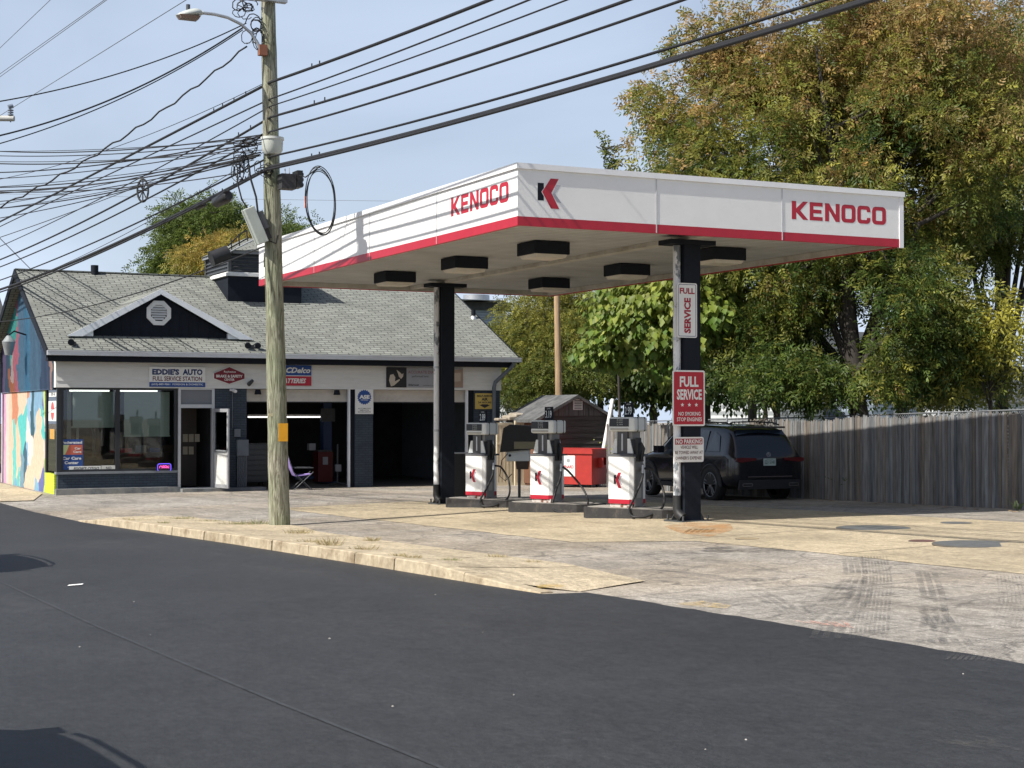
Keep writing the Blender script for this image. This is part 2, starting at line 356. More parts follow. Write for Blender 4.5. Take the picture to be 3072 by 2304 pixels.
# tan concrete pad under and in front of the canopy
pad = [(11.62,-40),(11.5,12),(11.67,15.86),(11.7,18.2),(10.45,19.4),(10.62,26.81),(10.77,33.2),(17.7,33.2),(17.75,22),(17.7,18.3),(17.6,10),(17.6,-40)]
def ragged(P, step, amp, rg):
    out = []
    for (a, b_), (c, d) in zip(P, P[1:]+P[:1]):
        n = max(1, int(math.hypot(c-a, d-b_)/step)); n = min(n, 60)
        for k in range(n): t_ = k/n; j = 0 if k == 0 or b_ < 0 else 1; out.append((lerp(a, c, t_)+j*rg.uniform(-amp, amp), lerp(b_, d, t_)+j*rg.uniform(-amp, amp)))
    return out
sheet('concrete_pad', ragged(pad, .35, .035, random.Random(6)), .005, m_pad)
J = M('joint_tar', (.09,.075,.05), .9, var=.3, scale=20)
for k, yy in enumerate((15.2, 18.6, 25.2, 29.1)): sheet('expansion_joint', [(11.75,yy),(17.6,yy+.02),(17.6,yy+.035),(11.75,yy+.022)], .0085, J)
sheet('side_sidewalk', [(6.2,60),(7.75,60),(7.75,44.2),(6.9,40.6),(5.9,40.6),(5.4,44)], .02, m_walk)
# stains, tyre marks and sprayed survey marks
def mark_mat(name, col, thr, scale=6., stretch=(1,1,1), rough=.9, soft=.12):
    m, N, L, b = node_mat(name); out = N['Material Output']
    t = N.new('ShaderNodeTexCoord'); mp = N.new('ShaderNodeMapping'); mp.inputs['Scale'].default_value = stretch; L.new(t.outputs['Object'], mp.inputs[0])
    z = N.new('ShaderNodeTexNoise'); z.inputs['Scale'].default_value = scale; z.inputs['Detail'].default_value = 8; z.inputs['Roughness'].default_value = .8; L.new(mp.outputs[0], z.inputs['Vector'])
    r = N.new('ShaderNodeMapRange'); r.inputs['From Min'].default_value = thr; r.inputs['From Max'].default_value = thr+soft; L.new(z.outputs['Fac'], r.inputs[0])
    tr = N.new('ShaderNodeBsdfTransparent'); ms = N.new('ShaderNodeMixShader'); L.new(r.outputs[0], ms.inputs[0]); L.new(tr.outputs[0], ms.inputs[1]); L.new(b.outputs[0], ms.inputs[2])
    L.new(ms.outputs[0], out.inputs[0]); b.inputs['Base Color'].default_value = (*col, 1); b.inputs['Roughness'].default_value = rough
    return m
TY = mark_mat('tyre_mark_rubber', (.12,.115,.11), .42, 2.2, (1,1,1), soft=.5)
def ribbon(name, pix, wd, mat, up=.0045, ribs=1, gap=.5):
    p = [onG(*q) for q in pix]; P = []
    for i in range(len(p)-1):
        for k in range(6): P.append(p[i].lerp(p[i+1], k/6))
    P.append(p[-1])
    for _ in range(3): P = [P[0]] + [(P[i-1]+P[i]*2+P[i+1])/4 for i in range(1, len(P)-1)] + [P[-1]]
    mb = MB()
    for rb in range(ribs):
        o0 = -wd/2 + wd*rb/ribs; o1 = o0 + wd/ribs*gap
        vs = []
        for i, q in enumerate(P):
            t = (P[min(i+1, len(P)-1)]-P[max(0, i-1)]); t.z = 0; t.normalize(); s = Vector((t.y, -t.x, 0))
            for o in (o0, o1): v = q+s*o; vs.append((v.x, v.y, zg(v.x, v.y)+up+.006))
        mb.add(vs, [(2*i, 2*i+1, 2*i+3, 2*i+2) for i in range(len(P)-1)])
    return tag(mb.build(name, mat), kind='structure')
s3 = lambda x, y: (1600+x/1.5027, 1450+y/1.5027)
ribbon('tyre_mark', [s3(1530,330), s3(1545,430), s3(1520,560), s3(1500,700)], .30, TY, ribs=9, gap=.62)
ribbon('tyre_mark', [s3(1430,330), s3(1450,420), s3(1350,530), s3(1170,620)], .26, TY, ribs=4, gap=.75)
ribbon('tyre_mark', [s3(1480,440), s3(1440,540), s3(1330,640), s3(1300,700)], .26, TY, ribs=3, gap=.6)
ribbon('tyre_mark', [s3(1760,400), s3(1790,500), s3(1800,600), s3(1780,720)], .24, TY, ribs=3, gap=.7)
ribbon('tyre_mark', [s3(1780,560), s3(1830,640), s3(1900,730)], .24, TY, ribs=3, gap=.7)
ribbon('tyre_mark', [s3(2130,420), s3(2150,530), s3(2110,650)], .24, TY, ribs=7, gap=.35)
ribbon('tyre_mark', [s3(2230,690), s3(2120,690), s3(2010,750), s3(1960,800)], .34, TY, ribs=9, gap=.6)
ribbon('tyre_mark', [s3(960,480), s3(1060,520), s3(1160,590)], .24, TY, ribs=3, gap=.7)
ribbon('tyre_mark', [s3(1270,462), s3(1450,480), s3(1640,500)], .12, TY, ribs=1, gap=.8)
OIL = mark_mat('oil_stain', (.07,.068,.065), .44, 3.5, (1,1,1), soft=.25)
def patch(name, pix, mat, up=.0105):
    P = [onG(*q) for q in pix]; return sheet(name, [(q.x, q.y) for q in P], up, mat)
patch('oil_stain', [s3(700,296), s3(860,288), s3(1090,292), s3(1220,312), s3(1050,316), s3(800,312)], OIL)
patch('oil_stain', [s3(900,440), s3(1150,425), s3(1100,436), s3(960,446)], OIL)
YM = mark_mat('yellow_survey_paint', (.62,.42,.10), .43, 9, soft=.3)
OM = mark_mat('orange_survey_paint', (.62,.30,.22), .42, 12, soft=.3)
patch('paint_mark', [s3(640,545), s3(760,533), s3(890,552), s3(870,566), s3(760,560)], YM)
patch('paint_mark', [s3(10,470), s3(90,462), s3(160,472), s3(100,484), s3(20,482)], YM, .03)
for k in range(7):
    a = s3(1160+k*38, 622+(k%2)*5); c = s3(1240+k*32, 632+k*4)
    ribbon('paint_mark', [a, ((a[0]+c[0])/2, (a[1]+c[1])/2-2), c], .035, OM, gap=1)
for k in range(5):                                        # flat dark brown dashes by the column
    a = (2055+k*17, 1598); ribbon('drain_slot', [(a[0], a[1]), (a[0]+8, a[1]-5), (a[0]+17, a[1]-10)], .05, M('slot_brown', (.16,.12,.07), .9), gap=1)
RS = mark_mat('rust_stain', (.50,.24,.07), .40, 2.2, soft=.35)
patch('rust_stain', [(1990,1580),(2060,1568),(2190,1573),(2200,1590),(2130,1612),(2040,1600)], RS, .011)
LB = mark_mat('pale_scuff', (.15,.135,.12), .56, 3.5, (1,.35,1), soft=.4)
for q in ([(1780,2050),(1920,2040),(1930,2062),(1800,2068)], [(2340,2120),(2520,2110),(2500,2140),(2350,2150)], [(2700,2190),(3060,2220),(3060,2260),(2800,2230)]): patch('road_scuff', q, LB)
# litter: pale chips and one scrap of paper on the road
for k in range(14):
    px, py = rng.uniform(150, 3000), rng.uniform(1640, 2250); p = onG(px, py)
    if p.x > 7.2: continue
    s = rng.uniform(.003, .008)
    c = MB().box(-s, s, -s*.8, s*.8, 0, s*.8, top=(s*.3, s*.3)).build('stone_chip', M('pale_stone', (.42,.40,.36), .9), local=True, at=(p.x, p.y, p.z+.006))
    c.rotation_euler.z = rng.uniform(0, 3); tag(c, 'tiny pale stone chip lying on the new black road', 'stone chip', 'pale chips scattered on the road')
p = onG(228, 1757); mb = MB().add([(-.09,-.03,0),(.07,-.04,.008),(.1,.03,.012),(-.06,.04,.004)], [(0,1,2,3)]); o = mb.build('paper_scrap', M('paper', (.8,.8,.78), .8), local=True, at=(p.x, p.y, p.z+.01))
tag(o, 'scrap of white paper lying on the road at the left', 'litter')
# manhole and tank covers
def cover(px, py, wpx, mat, label, name='tank_cover', grp=None):
    p = onG(px, py); d = (p.x*SN+p.y*CS); r = wpx/F*d/2; t = thing(name, label, 'cover', (p.x, p.y, p.z+.005), 0, grp)
    MB().cyl((0,0), r, -.01, .004, 40).build('rim', M('cover_rim', (.13,.12,.105), .7, .3, var=.3), t, local=True)
    MB().cyl((0,0), r*.93, -.01, .009, 40).build('lid', mat, t, local=True)
CV = M('cover_plate', (.115,.12,.12), .75, .2, var=.25, scale=8, bump=.3, bscale=60)
cover(2622, 1585, 228, CV, 'large round dark tank cover nearest the back fence on the tan concrete')
cover(2928, 1633, 262, CV, 'large round dark tank cover at the right edge of the photo')
cover(2868, 1570, 95, CV, 'medium round rusty cover beside the far shadow at right')
cover(2765, 1624, 82, M('rust_cover', (.13,.07,.06), .8, .2, var=.4), 'small reddish brown cover touching the large cover at right')
cover(2242, 1617, 74, M('tan_cover', (.30,.24,.15), .8, .2, var=.3), 'small tan cover on the concrete in front of the signposted column')
# ================================================================== the service station building
FY = 43.4                                                   # plane of the front wall
X0, X1 = 7.95, 20.95                                         # side walls
fX = lambda px, Y=FY: onY(px, 1200, Y).x
fZ = lambda px, py, Y=FY: onY(px, py, Y).z
ZB = zg(8, FY)                                              # floor level
YB = 52.6; RY = 48.1; EY = 42.85; RL, RR = 7.62, 21.3       # back wall, ridge, eave, rake ends
ZE = 3.30; ZR = 5.80; slope = (ZR-ZE)/(RY-EY)
def roofz(y): return ZR - slope*abs(y-RY)
m_shingle = brick_mat('roof_shingles', (.25,.262,.235), (.19,.20,.18), (.07,.07,.065), .32, .145, .014, 'XZ', .9, .5, .5, 1/math.sin(math.atan(slope)))
m_brick = brick_mat('painted_brick', (.055,.072,.095), (.045,.06,.08), (.03,.04,.055), .2, .067, .008, 'XZ', .6, .6)
m_brickside = brick_mat('painted_brick_side', (.085,.105,.13), (.07,.09,.112), (.05,.062,.08), .2, .067, .008, 'YZ', .6, .6)
m_siding = M('white_siding', (.66,.655,.62), .6, var=.07, scale=2, stretch=(1,1,6), dark=(.5,.47,.40), dscale=1.4, dlo=.55, dhi=.85)
m_alu = M('aluminium_frame', (.50,.51,.53), .4, .5, var=.08)
m_gar = M('garage_door_panel', (.50,.475,.43), .6, var=.08, scale=3, dark=(.33,.3,.26), dscale=2, dlo=.5, dhi=.8)
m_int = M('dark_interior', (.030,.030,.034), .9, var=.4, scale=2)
def glass_mat(name, tintc=(.80,.84,.84), refl=1.0):
    m, N, L, b = node_mat(name); out = N['Material Output']; N.remove(b)
    g = N.new('ShaderNodeBsdfGlossy'); g.inputs['Roughness'].default_value = .015; g.inputs['Color'].default_value = (refl, refl, refl, 1)
    tr = N.new('ShaderNodeBsdfTransparent'); tr.inputs[0].default_value = (*tintc, 1); fr = N.new('ShaderNodeFresnel'); fr.inputs[0].default_value = 1.5
    ms = N.new('ShaderNodeMixShader'); L.new(fr.outputs[0], ms.inputs[0]); L.new(tr.outputs[0], ms.inputs[1]); L.new(g.outputs[0], ms.inputs[2]); L.new(ms.outputs[0], out.inputs[0]); return m
GLASS = glass_mat('window_glass')
# painted mural on the side wall
def mural(name, seed=0., dim=1., blues=False):
    m, N, L, b = node_mat(name); t = N.new('ShaderNodeTexCoord')
    nz_ = N.new('ShaderNodeTexNoise'); nz_.inputs['Scale'].default_value = 1.1; nz_.inputs['Detail'].default_value = 2; nz_.inputs['Distortion'].default_value = .6
    L.new(t.outputs['Object'], nz_.inputs['Vector'])
    sc_ = N.new('ShaderNodeVectorMath'); sc_.operation = 'SCALE'; sc_.inputs['Scale'].default_value = 1.1; L.new(nz_.outputs['Color'], sc_.inputs[0])
    ad = N.new('ShaderNodeVectorMath'); ad.operation = 'ADD'; L.new(t.outputs['Object'], ad.inputs[0]); L.new(sc_.outputs[0], ad.inputs[1])
    sp = N.new('ShaderNodeSeparateXYZ'); L.new(ad.outputs[0], sp.inputs[0])
    r = N.new('ShaderNodeMapRange'); r.inputs['From Min'].default_value = 0+seed; r.inputs['From Max'].default_value = 9.6+seed; L.new(sp.outputs['Y'], r.inputs[0])
    cr = N.new('ShaderNodeValToRGB'); cr.color_ramp.interpolation = 'CONSTANT'; e = cr.color_ramp.elements
    cols = [(0,(.42,.55,.06)),(.17,(.5,.62,.2)),(.25,(.12,.14,.35)),(.33,(.2,.4,.55)),(.40,(.03,.09,.12)),(.45,(.28,.45,.6)),(.52,(.04,.11,.16)),(.58,(.16,.3,.38)),(.64,(.62,.5,.36)),(.72,(.12,.52,.48)),(.78,(.72,.5,.36)),(.85,(.7,.56,.5)),(.92,(.62,.33,.5)),(.97,(.68,.5,.6))]
    if blues: cols = [(0,(.10,.16,.26)),(.10,(.62,.42,.36)),(.14,(.07,.12,.22)),(.28,(.13,.25,.38)),(.45,(.10,.30,.48)),(.55,(.14,.28,.42)),(.66,(.62,.22,.30)),(.74,(.62,.5,.48)),(.80,(.08,.14,.22)),(.90,(.2,.16,.3)),(.97,(.05,.06,.1))]
    e[0].position = 0; e[0].color = (*cols[0][1], 1); e[1].position = cols[1][0]; e[1].color = (*cols[1][1], 1)
    for p, c in cols[2:]: q = e.new(p); q.color = (*c, 1)
    L.new(r.outputs[0], cr.inputs[0])
    v = N.new('ShaderNodeTexVoronoi'); v.inputs['Scale'].default_value = .8; L.new(ad.outputs[0], v.inputs['Vector'])
    c2 = N.new('ShaderNodeValToRGB'); c2.color_ramp.interpolation = 'CONSTANT'; f = c2.color_ramp.elements
    pal = [(0,(.1,.5,.47)),(.2,(.7,.52,.38)),(.4,(.62,.35,.52)),(.55,(.55,.22,.12)),(.68,(.2,.36,.5)),(.82,(.74,.66,.6))]
    f[0].color = (*pal[0][1], 1); f[1].position = .2; f[1].color = (*pal[1][1], 1)
    for p, c in pal[2:]: q = f.new(p); q.color = (*c, 1)
    sx = N.new('ShaderNodeSeparateColor'); L.new(v.outputs['Color'], sx.inputs[0]); L.new(sx.outputs[0], c2.inputs[0])
    mk = N.new('ShaderNodeMath'); mk.operation = 'GREATER_THAN'; mk.inputs[1].default_value = .93 if blues else .62; L.new(sx.outputs[1], mk.inputs[0])
    mx = N.new('ShaderNodeMixRGB'); L.new(mk.outputs[0], mx.inputs[0]); L.new(cr.outputs[0], mx.inputs[1]); L.new(c2.outputs[0], mx.inputs[2])
    z = N.new('ShaderNodeTexNoise'); z.inputs['Scale'].default_value = 7; z.inputs['Detail'].default_value = 6; L.new(t.outputs['Object'], z.inputs['Vector'])
    rr = N.new('ShaderNodeMapRange'); rr.inputs['To Min'].default_value = .62*dim; rr.inputs['To Max'].default_value = 1.3*dim; L.new(z.outputs['Fac'], rr.inputs[0])
    mu = N.new('ShaderNodeMixRGB'); mu.blend_type = 'MULTIPLY'; mu.inputs[0].default_value = 1; L.new(mx.outputs[0], mu.inputs[1]); L.new(rr.outputs[0], mu.inputs[2]); L.new(mu.outputs[0], b.inputs['Base Color']); b.inputs['Roughness'].default_value = .7
    return m
m_mural = mural('mural_paint', dim=.85); 
bld = thing('service_station', 'low grey-roofed garage with two open service bays and a mural on its side wall', 'building', (X0, FY, ZB))
xw = [fX(p) for p in (165, 531, 541, 637, 644, 740, 1050.7, 1065, 1119, 1404, 1422, 1501)]
ZT = fZ(800, 1166.5)                                        # underside of the white band
ZH = ZT + .03
# piers and walls under the band
mb = MB()
for a_, b_ in ((xw[4]-.02, xw[5]), (xw[7], xw[8]), (xw[10], X1)): MB().box(a_, b_, FY, FY+.33, ZB-.2, ZH).build('brick_pier', m_brick, bld)
zk = fZ(350, 1417)
mb.box(X0+.05, fX(533), FY, FY+.22, ZB-.1, zk-.03)
mb.build('front_wall', m_brick, bld)
MB().box(X0-.03, fX(536), FY-.22, FY-.003, ZB-.15, ZB+.16).box(fX(536), fX(785), FY-.45, FY-.003, ZB-.15, ZB+.11).build('plinth', M('plinth_concrete', (.16,.17,.18), .9, var=.3, scale=5, dark=(.3,.29,.26), dscale=2), bld)
MB().box(X0, fX(533), FY-.05, FY+.24, zk-.03, zk+.03).build('window_ledge', M('grey_ledge', (.20,.22,.24), .6), bld)
# upper band: lap boards
mb = MB(); zt = fZ(800, 1092); nb = 4
for i in range(nb):
    z0 = lerp(ZT, zt, i/nb); z1 = lerp(ZT, zt, (i+1)/nb)
    mb.add([(X0-.02, FY-.065, z0), (X1+.02, FY-.065, z0), (X1+.02, FY-.045, z1), (X0-.02, FY-.045, z1), (X0-.02, FY-.03, z0), (X1+.02, FY-.03, z0)], [(0,1,2,3), (0,4,5,1)])
mb.box(X0-.02, X1+.02, FY-.03, FY+.25, ZT, zt+.1)
mb.build('white_band', m_siding, bld)
# side walls, back wall, floor, ceiling
mb = MB(); yc = onX(135, 1300, X0).y                        # the side glass ends here
mb.box(X0, X0+.2, yc, YB, ZB-.3, ZT-.05); mb.build('mural_wall', m_mural, bld)
MB().box(X0+.003, X0+.2, FY+.25, yc, ZB-.1, zk-.03).build('lime_wall', brick_mat('lime_brick', (.55,.68,.05), (.48,.6,.05), (.35,.42,.05), .2,.067,.006,'YZ',.6,.4), bld)
mb = MB(); mb.add([(X0-.04, FY+.27, ZT-.05), (X0-.04, YB, ZT-.05), (X0-.04, YB, roofz(YB)-.15), (X0-.04, RY, ZR-.15), (X0-.04, FY+.27, roofz(FY)-.1), (X0-.04, FY+.27, ZT-.05)][:5], [(0,1,2,3,4)][:1])
for i in range(48):                                         # board-and-batten gable
    y = FY+.35+i*.19
    if y < YB: mb.box(X0-.06, X0-.042, y, y+.035, ZT-.03, roofz(y)-.18)
o = mb.build('gable_wall', None, bld)
gm = mural('gable_mural', 0, .6, True); o.data.materials.clear(); o.data.materials.append(gm)
mb = MB(); mb.box(X0+.2, X1, YB-.2, YB, ZB-.3, 3.2).box(X1-.2, X1, FY+.3, YB-.2, ZB-.3, 3.2)
mb.add([(X1-.01, FY+.3, 3.0), (X1-.01, YB, 3.0), (X1-.01, YB, roofz(YB)-.15), (X1-.01, RY, ZR-.15), (X1-.01, FY+.3, roofz(FY)-.12)], [(0,4,3,2,1)])
mb.build('back_wall', M('side_grey_wall', (.12,.14,.16), .8), bld)
xd = fX(600)
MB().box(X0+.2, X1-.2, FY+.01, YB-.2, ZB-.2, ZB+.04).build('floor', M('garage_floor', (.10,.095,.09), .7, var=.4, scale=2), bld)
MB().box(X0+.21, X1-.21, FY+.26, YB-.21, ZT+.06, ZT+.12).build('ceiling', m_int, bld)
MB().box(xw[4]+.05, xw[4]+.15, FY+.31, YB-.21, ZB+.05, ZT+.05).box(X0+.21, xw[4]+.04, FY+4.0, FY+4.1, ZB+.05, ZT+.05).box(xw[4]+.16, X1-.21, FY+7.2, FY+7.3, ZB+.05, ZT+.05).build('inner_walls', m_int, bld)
# roof: two slopes with thickness, rakes, soffit, gutter
def roof_slab(mb, xa, xb, ya, za, yb, zb, t=.1):
    mb.add([(xa,ya,za),(xb,ya,za),(xb,yb,zb),(xa,yb,zb),(xa,ya,za-t),(xb,ya,za-t),(xb,yb,zb-t),(xa,yb,zb-t)], [(0,1,2,3),(7,6,5,4),(4,5,1,0),(5,6,2,1),(6,7,3,2),(7,4,0,3)])
mb = MB(); roof_slab(mb, RL, RR, EY, ZE, RY, ZR); roof_slab(mb, RR, RL, 2*RY-EY, ZE, RY, ZR)
mb.box(RL, RR, RY-.09, RY+.09, ZR-.01, ZR+.025)
roof = mb.build('roof', m_shingle, bld)
mb = MB()
for x in (RL-.03, RR-.01):                                  # rake boards
    for ya, za, yb, zb in ((EY, ZE, RY, ZR), (2*RY-EY, ZE, RY, ZR)):
        mb.add([(x,ya,za+.01),(x+.04,ya,za+.01),(x+.04,yb,zb+.01),(x,yb,zb+.01),(x,ya,za-.22),(x+.04,ya,za-.22),(x+.04,yb,zb-.22),(x,yb,zb-.22)], [(0,1,2,3),(7,6,5,4),(4,5,1,0),(5,6,2,1),(6,7,3,2),(7,4,0,3)])
zf0 = fZ(800, 1092, EY+.2); zf1 = ZE-.1
mb.box(X0-.3, RR-.05, EY+.12, FY-.07, zf0, zf1)
mb.build('black_fascia', BLK, bld)
mb = MB(); mb.box(RL-.02, RR+.06, EY-.11, EY+.02, ZE-.15, ZE-.03); mb.box(RL-.02, RR+.06, EY-.125, EY-.105, ZE-.045, ZE-.02); mb.build('gutter', M('white_gutter', (.58,.60,.62), .35, .2, var=.08), bld)
# cross gable over the shop
gx0, gx1, gxa = fX(193, EY+1), fX(752, EY+1), fX(473, EY+1)
GYF = 43.75                                                 # its front plane
gz0 = roofz(GYF)-.02; xL = onY(200,1013,GYF).x; xR = onY(750,1020,GYF).x; A = onY(476,868,GYF)
dep = GYF + (A.z-gz0)/slope + .2
mb = MB(); fr = ((0,GYF,0),(1,0,0),(0,0,1))
mb.prism([(xL+.45,gz0),(xR-.45,gz0),(A.x,A.z-.14)], fr, -.05, 0)
n = 16
for i in range(1, n):                                       # vertical boards
    x = lerp(xL+.4, xR-.4, i/n); top = lerp(gz0, A.z-.25, 1-abs(x-A.x)/((xR-xL)/2-.4))
    if top > gz0+.15: mb.box(x-.02, x+.02, GYF-.018, GYF-.0005, gz0, top-.05)
gab = mb.build('gable_front', BLK, bld)
mb = MB(); hw = (xR-xL)/2
sA = (A.z-gz0)/hw
def zx(x): return gz0+.0 + (A.z-gz0)*(1-abs(x-A.x)/hw)
for sgn, xe in ((-1, xL), (1, xR)):
    # sloped slab of the cross gable, its back edge running into the main roof
    vs = [(xe,GYF-.18,gz0),(A.x,GYF-.18,A.z),(A.x,dep,A.z),(xe,GYF+.15,gz0)]
    lo = [(p[0],p[1],p[2]-.07) for p in vs]
    fs = [(0,1,2,3),(7,6,5,4),(0,4,5,1),(1,5,6,2),(2,6,7,3),(3,7,4,0)]
    mb.add(vs+lo, fs if sgn < 0 else [f[::-1] for f in fs])
mb.build('gable_roof', m_shingle, bld)
mb = MB(); tw = .115
for sgn, xe in ((-1, xL-.05), (1, xR+.05)):
    P = [(xe, gz0-.02),(A.x, A.z+.0),(A.x, A.z-tw*1.25),(xe-sgn*.42, gz0-.02)]
    mb.prism(P, ((0,GYF-.205,0),(1,0,0),(0,0,1)), -.02, .02)
mb.build('gable_trim', M('white_trim', (.74,.78,.82), .5, var=.06), bld)
for xe, s in ((xL+.28, 1), (xR-.30, -1)): MB().box(xe, xe+s*.38, GYF-.16, GYF-.02, gz0-.01, gz0+.15).build('cornice_return', MATS['white_trim'], bld)
# octagonal louvred vent
cv = onY(474, 939, GYF); rv = .36
def ngon(cx, cz, r, n=8, ph=math.pi/8): return [(cx+r*math.cos(ph+2*math.pi*k/n), cz+r*math.sin(ph+2*math.pi*k/n)) for k in range(n)]
mb = MB(); o8 = ngon(cv.x, cv.z, rv); i8 = ngon(cv.x, cv.z, rv*.66)
vs = [(p[0], GYF-.07, p[1]) for p in o8] + [(p[0], GYF-.085, p[1]) for p in i8] + [(p[0], GYF-.02, p[1]) for p in o8] + [(p[0], GYF-.03, p[1]) for p in i8]
mb.add(vs, [(k,(k+1)%8,8+(k+1)%8,8+k) for k in range(8)] + [(16+k,16+(k+1)%8,(k+1)%8,k) for k in range(8)] + [(8+k,8+(k+1)%8,24+(k+1)%8,24+k) for k in range(8)])
v8 = mb.build('vent', WHT, bld)
mb = MB()
for k in range(6):
    z = cv.z - rv*.5 + k*rv*.19; hwid = rv*.6*math.sqrt(max(.15, 1-((z-cv.z)/(rv*.66))**2))
    mb.add([(cv.x-hwid,GYF-.075,z),(cv.x+hwid,GYF-.075,z),(cv.x+hwid,GYF-.03,z+.05),(cv.x-hwid,GYF-.03,z+.05),(cv.x-hwid,GYF-.07,z-.008),(cv.x+hwid,GYF-.07,z-.008)], [(0,1,2,3),(4,5,1,0)])
mb.build('louvre', WHT, v8)
# roof ventilator (cupola)
cx0, cx1 = 13.6, 15.7; cy0, cy1 = 46.3, 48.9
cz = fZ(690, 822, cy0); czt = fZ(690, 757, cy0)
cx0 = onY(683, 840, cy0).x
mb = MB(); mb.box(cx0, cx1, cy0, cy1, 4.7, cz-.05); cup = mb.build('roof_ventilator', BLK, bld)
MB().box(cx0-.07, cx1+.07, cy0-.07, cy1+.07, cz-.05, cz+.04).box(cx0-.02, cx1+.02, cy0-.02, cy1+.02, cz+.04, cz+.07).build('white_skirt', WHT, cup)
zl1 = czt-.02; mb = MB(); mb.box(cx0+.06, cx1-.06, cy0+.06, cy1-.06, cz+.07, zl1, 0)
for a, b_ in ((cx0+.01, cx0+.1), (cx1-.1, cx1-.01)):
    mb.box(a, b_, cy0+.01, cy0+.1, cz+.07, zl1); mb.box(a, b_, cy1-.1, cy1-.01, cz+.07, zl1)
k = cz+.12
while k < zl1-.05:
    mb.add([(cx0+.1,cy0+.015,k),(cx1-.1,cy0+.015,k),(cx1-.1,cy0+.058,k+.06),(cx0+.1,cy0+.058,k+.06)], [(0,1,2,3)])
    mb.add([(cx0+.015,cy1-.1,k),(cx0+.015,cy0+.1,k),(cx0+.058,cy0+.1,k+.06),(cx0+.058,cy1-.1,k+.06)], [(0,1,2,3)]); k += .11
mb.build('louvres', DKGREY, cup)
mb = MB(); mb.box(cx0-.05, cx1+.05, cy0-.05, cy1+.05, zl1, zl1+.09)
mb.build('cap_band', M('cap_grey', (.22,.23,.24), .5), cup)
mxx, myy = (cx0+cx1)/2, (cy0+cy1)/2
MB().add([(cx0-.09,cy0-.09,zl1+.09),(cx1+.09,cy0-.09,zl1+.09),(cx1+.09,cy1+.09,zl1+.09),(cx0-.09,cy1+.09,zl1+.09),(mxx-.2,myy,zl1+.62),(mxx+.2,myy,zl1+.62)], [(0,1,5,4),(1,2,5),(2,3,4,5),(3,0,4),(3,2,1,0)]).build('cap_roof', m_shingle, cup)
# pipes through the roof
for px, pbase, ptop, r, nm in ((1420,1003,960,.07,'vent_pipe'), (282,824,812,.11,'vent_pipe')):
    y = 45.6 if px > 1000 else RY-.1; p = onY(px, pbase, y); zt_ = onY(px, ptop, y).z
    q = MB().cyl((p.x, y), r, roofz(y)-.1, max(zt_, roofz(y)+.25), 14).build(nm, BLK, bld)
    if px > 1000: MB().cyl((p.x, y), r*2.1, roofz(y)-.12, roofz(y)+.06, 16, r2=r*1.1).build('flashing', GALV, q)
# shop windows
wz0, wz1 = zk+.03, ZT+.0
FR = M('dark_frame', (.035,.038,.042), .4, .4, var=.1)
def window(xa, xb, nm='shop_window'):
    mb = MB(); t = .06
    mb.box(xa, xb, FY+.02, FY+.12, wz0, wz0+t).box(xa, xb, FY+.02, FY+.12, wz1-t, wz1).box(xa, xa+t, FY+.02, FY+.12, wz0+t, wz1-t).box(xb-t, xb, FY+.02, FY+.12, wz0+t, wz1-t)
    wi = mb.build(nm, FR, bld)
    MB().box(xa+t, xb-t, FY+.06, FY+.068, wz0+t, wz1-t).build('pane', GLASS, wi); return wi
xm = fX(353.6); xs = fX(184)
w1 = window(xs, xm); w2 = window(xm+.002, fX(531))
blind = M('roller_blind', (.62,.68,.56), .9, var=.06, scale=3, stretch=(1,1,8))
zb1 = fZ(300,1279,FY+.35); zb2 = fZ(440,1306,FY+.35)
MB().box(fX(218,FY+.35), fX(348,FY+.35), FY+.33, FY+.335, zb1, wz1-.1).box(fX(214,FY+.35), fX(350,FY+.35), FY+.325, FY+.34, zb1-.035, zb1).build('blind', blind, w1)
MB().box(fX(372,FY+.35), fX(508,FY+.35), FY+.33, FY+.335, zb2, wz1-.1).box(fX(370,FY+.35), fX(510,FY+.35), FY+.325, FY+.34, zb2-.035, zb2).build('blind', blind, w2)
# corner post and the glass round the side
MB().box(X0+.02, xs-.002, FY+.0, FY+.12, zk+.03, ZT).build('corner_post', FR, bld); MB().box(X0+.02, X0+.1, yc-.1, yc, zk-.03, ZT-.002).build('corner_post', FR, bld)
sg = MB().box(X0+.05, X0+.058, FY+.125, yc-.1, zk+.03, ZT).build('side_pane', GLASS, bld)
MB().box(X0+.3, X0+.32, FY+.9, FY+1.5, ZB+.6, ZT-.2).box(xs+.25, xs+.35, FY+.5, FY+.55, ZB+.6, ZT-.1).box(xs+.5, xs+.56, FY+.5, FY+.55, ZB+.6, ZT-.1).build('curtain', M('curtain_cloth', (.42,.4,.33), .9), sg)
# door frame, transom, open leaf
dz1 = fZ(600,1224); dz0 = ZB+.12
mb = MB(); t = .075
dx0, dx1 = fX(534), fX(643)
mb.box(dx0, dx0+t, FY-.03, FY+.1, dz0, ZT-.002).box(dx1-t, dx1, FY-.03, FY+.1, dz0, ZT-.002).box(dx0+t, dx1-t, FY-.03, FY+.1, dz1, dz1+.1).box(dx0+t, dx1-t, FY-.03, FY+.1, ZT-.04, ZT-.002)
df = mb.build('door_frame', m_alu, bld)
MB().box(dx0+t, dx1-t, FY+.02, FY+.04, dz1+.1, ZT-.04).build('transom_panel', M('grey_panel', (.17,.18,.20), .5, var=.05), df)
MB().box(dx0, dx1, FY-.06, FY+.25, ZB+.05, dz0).build('threshold', GALV, df)
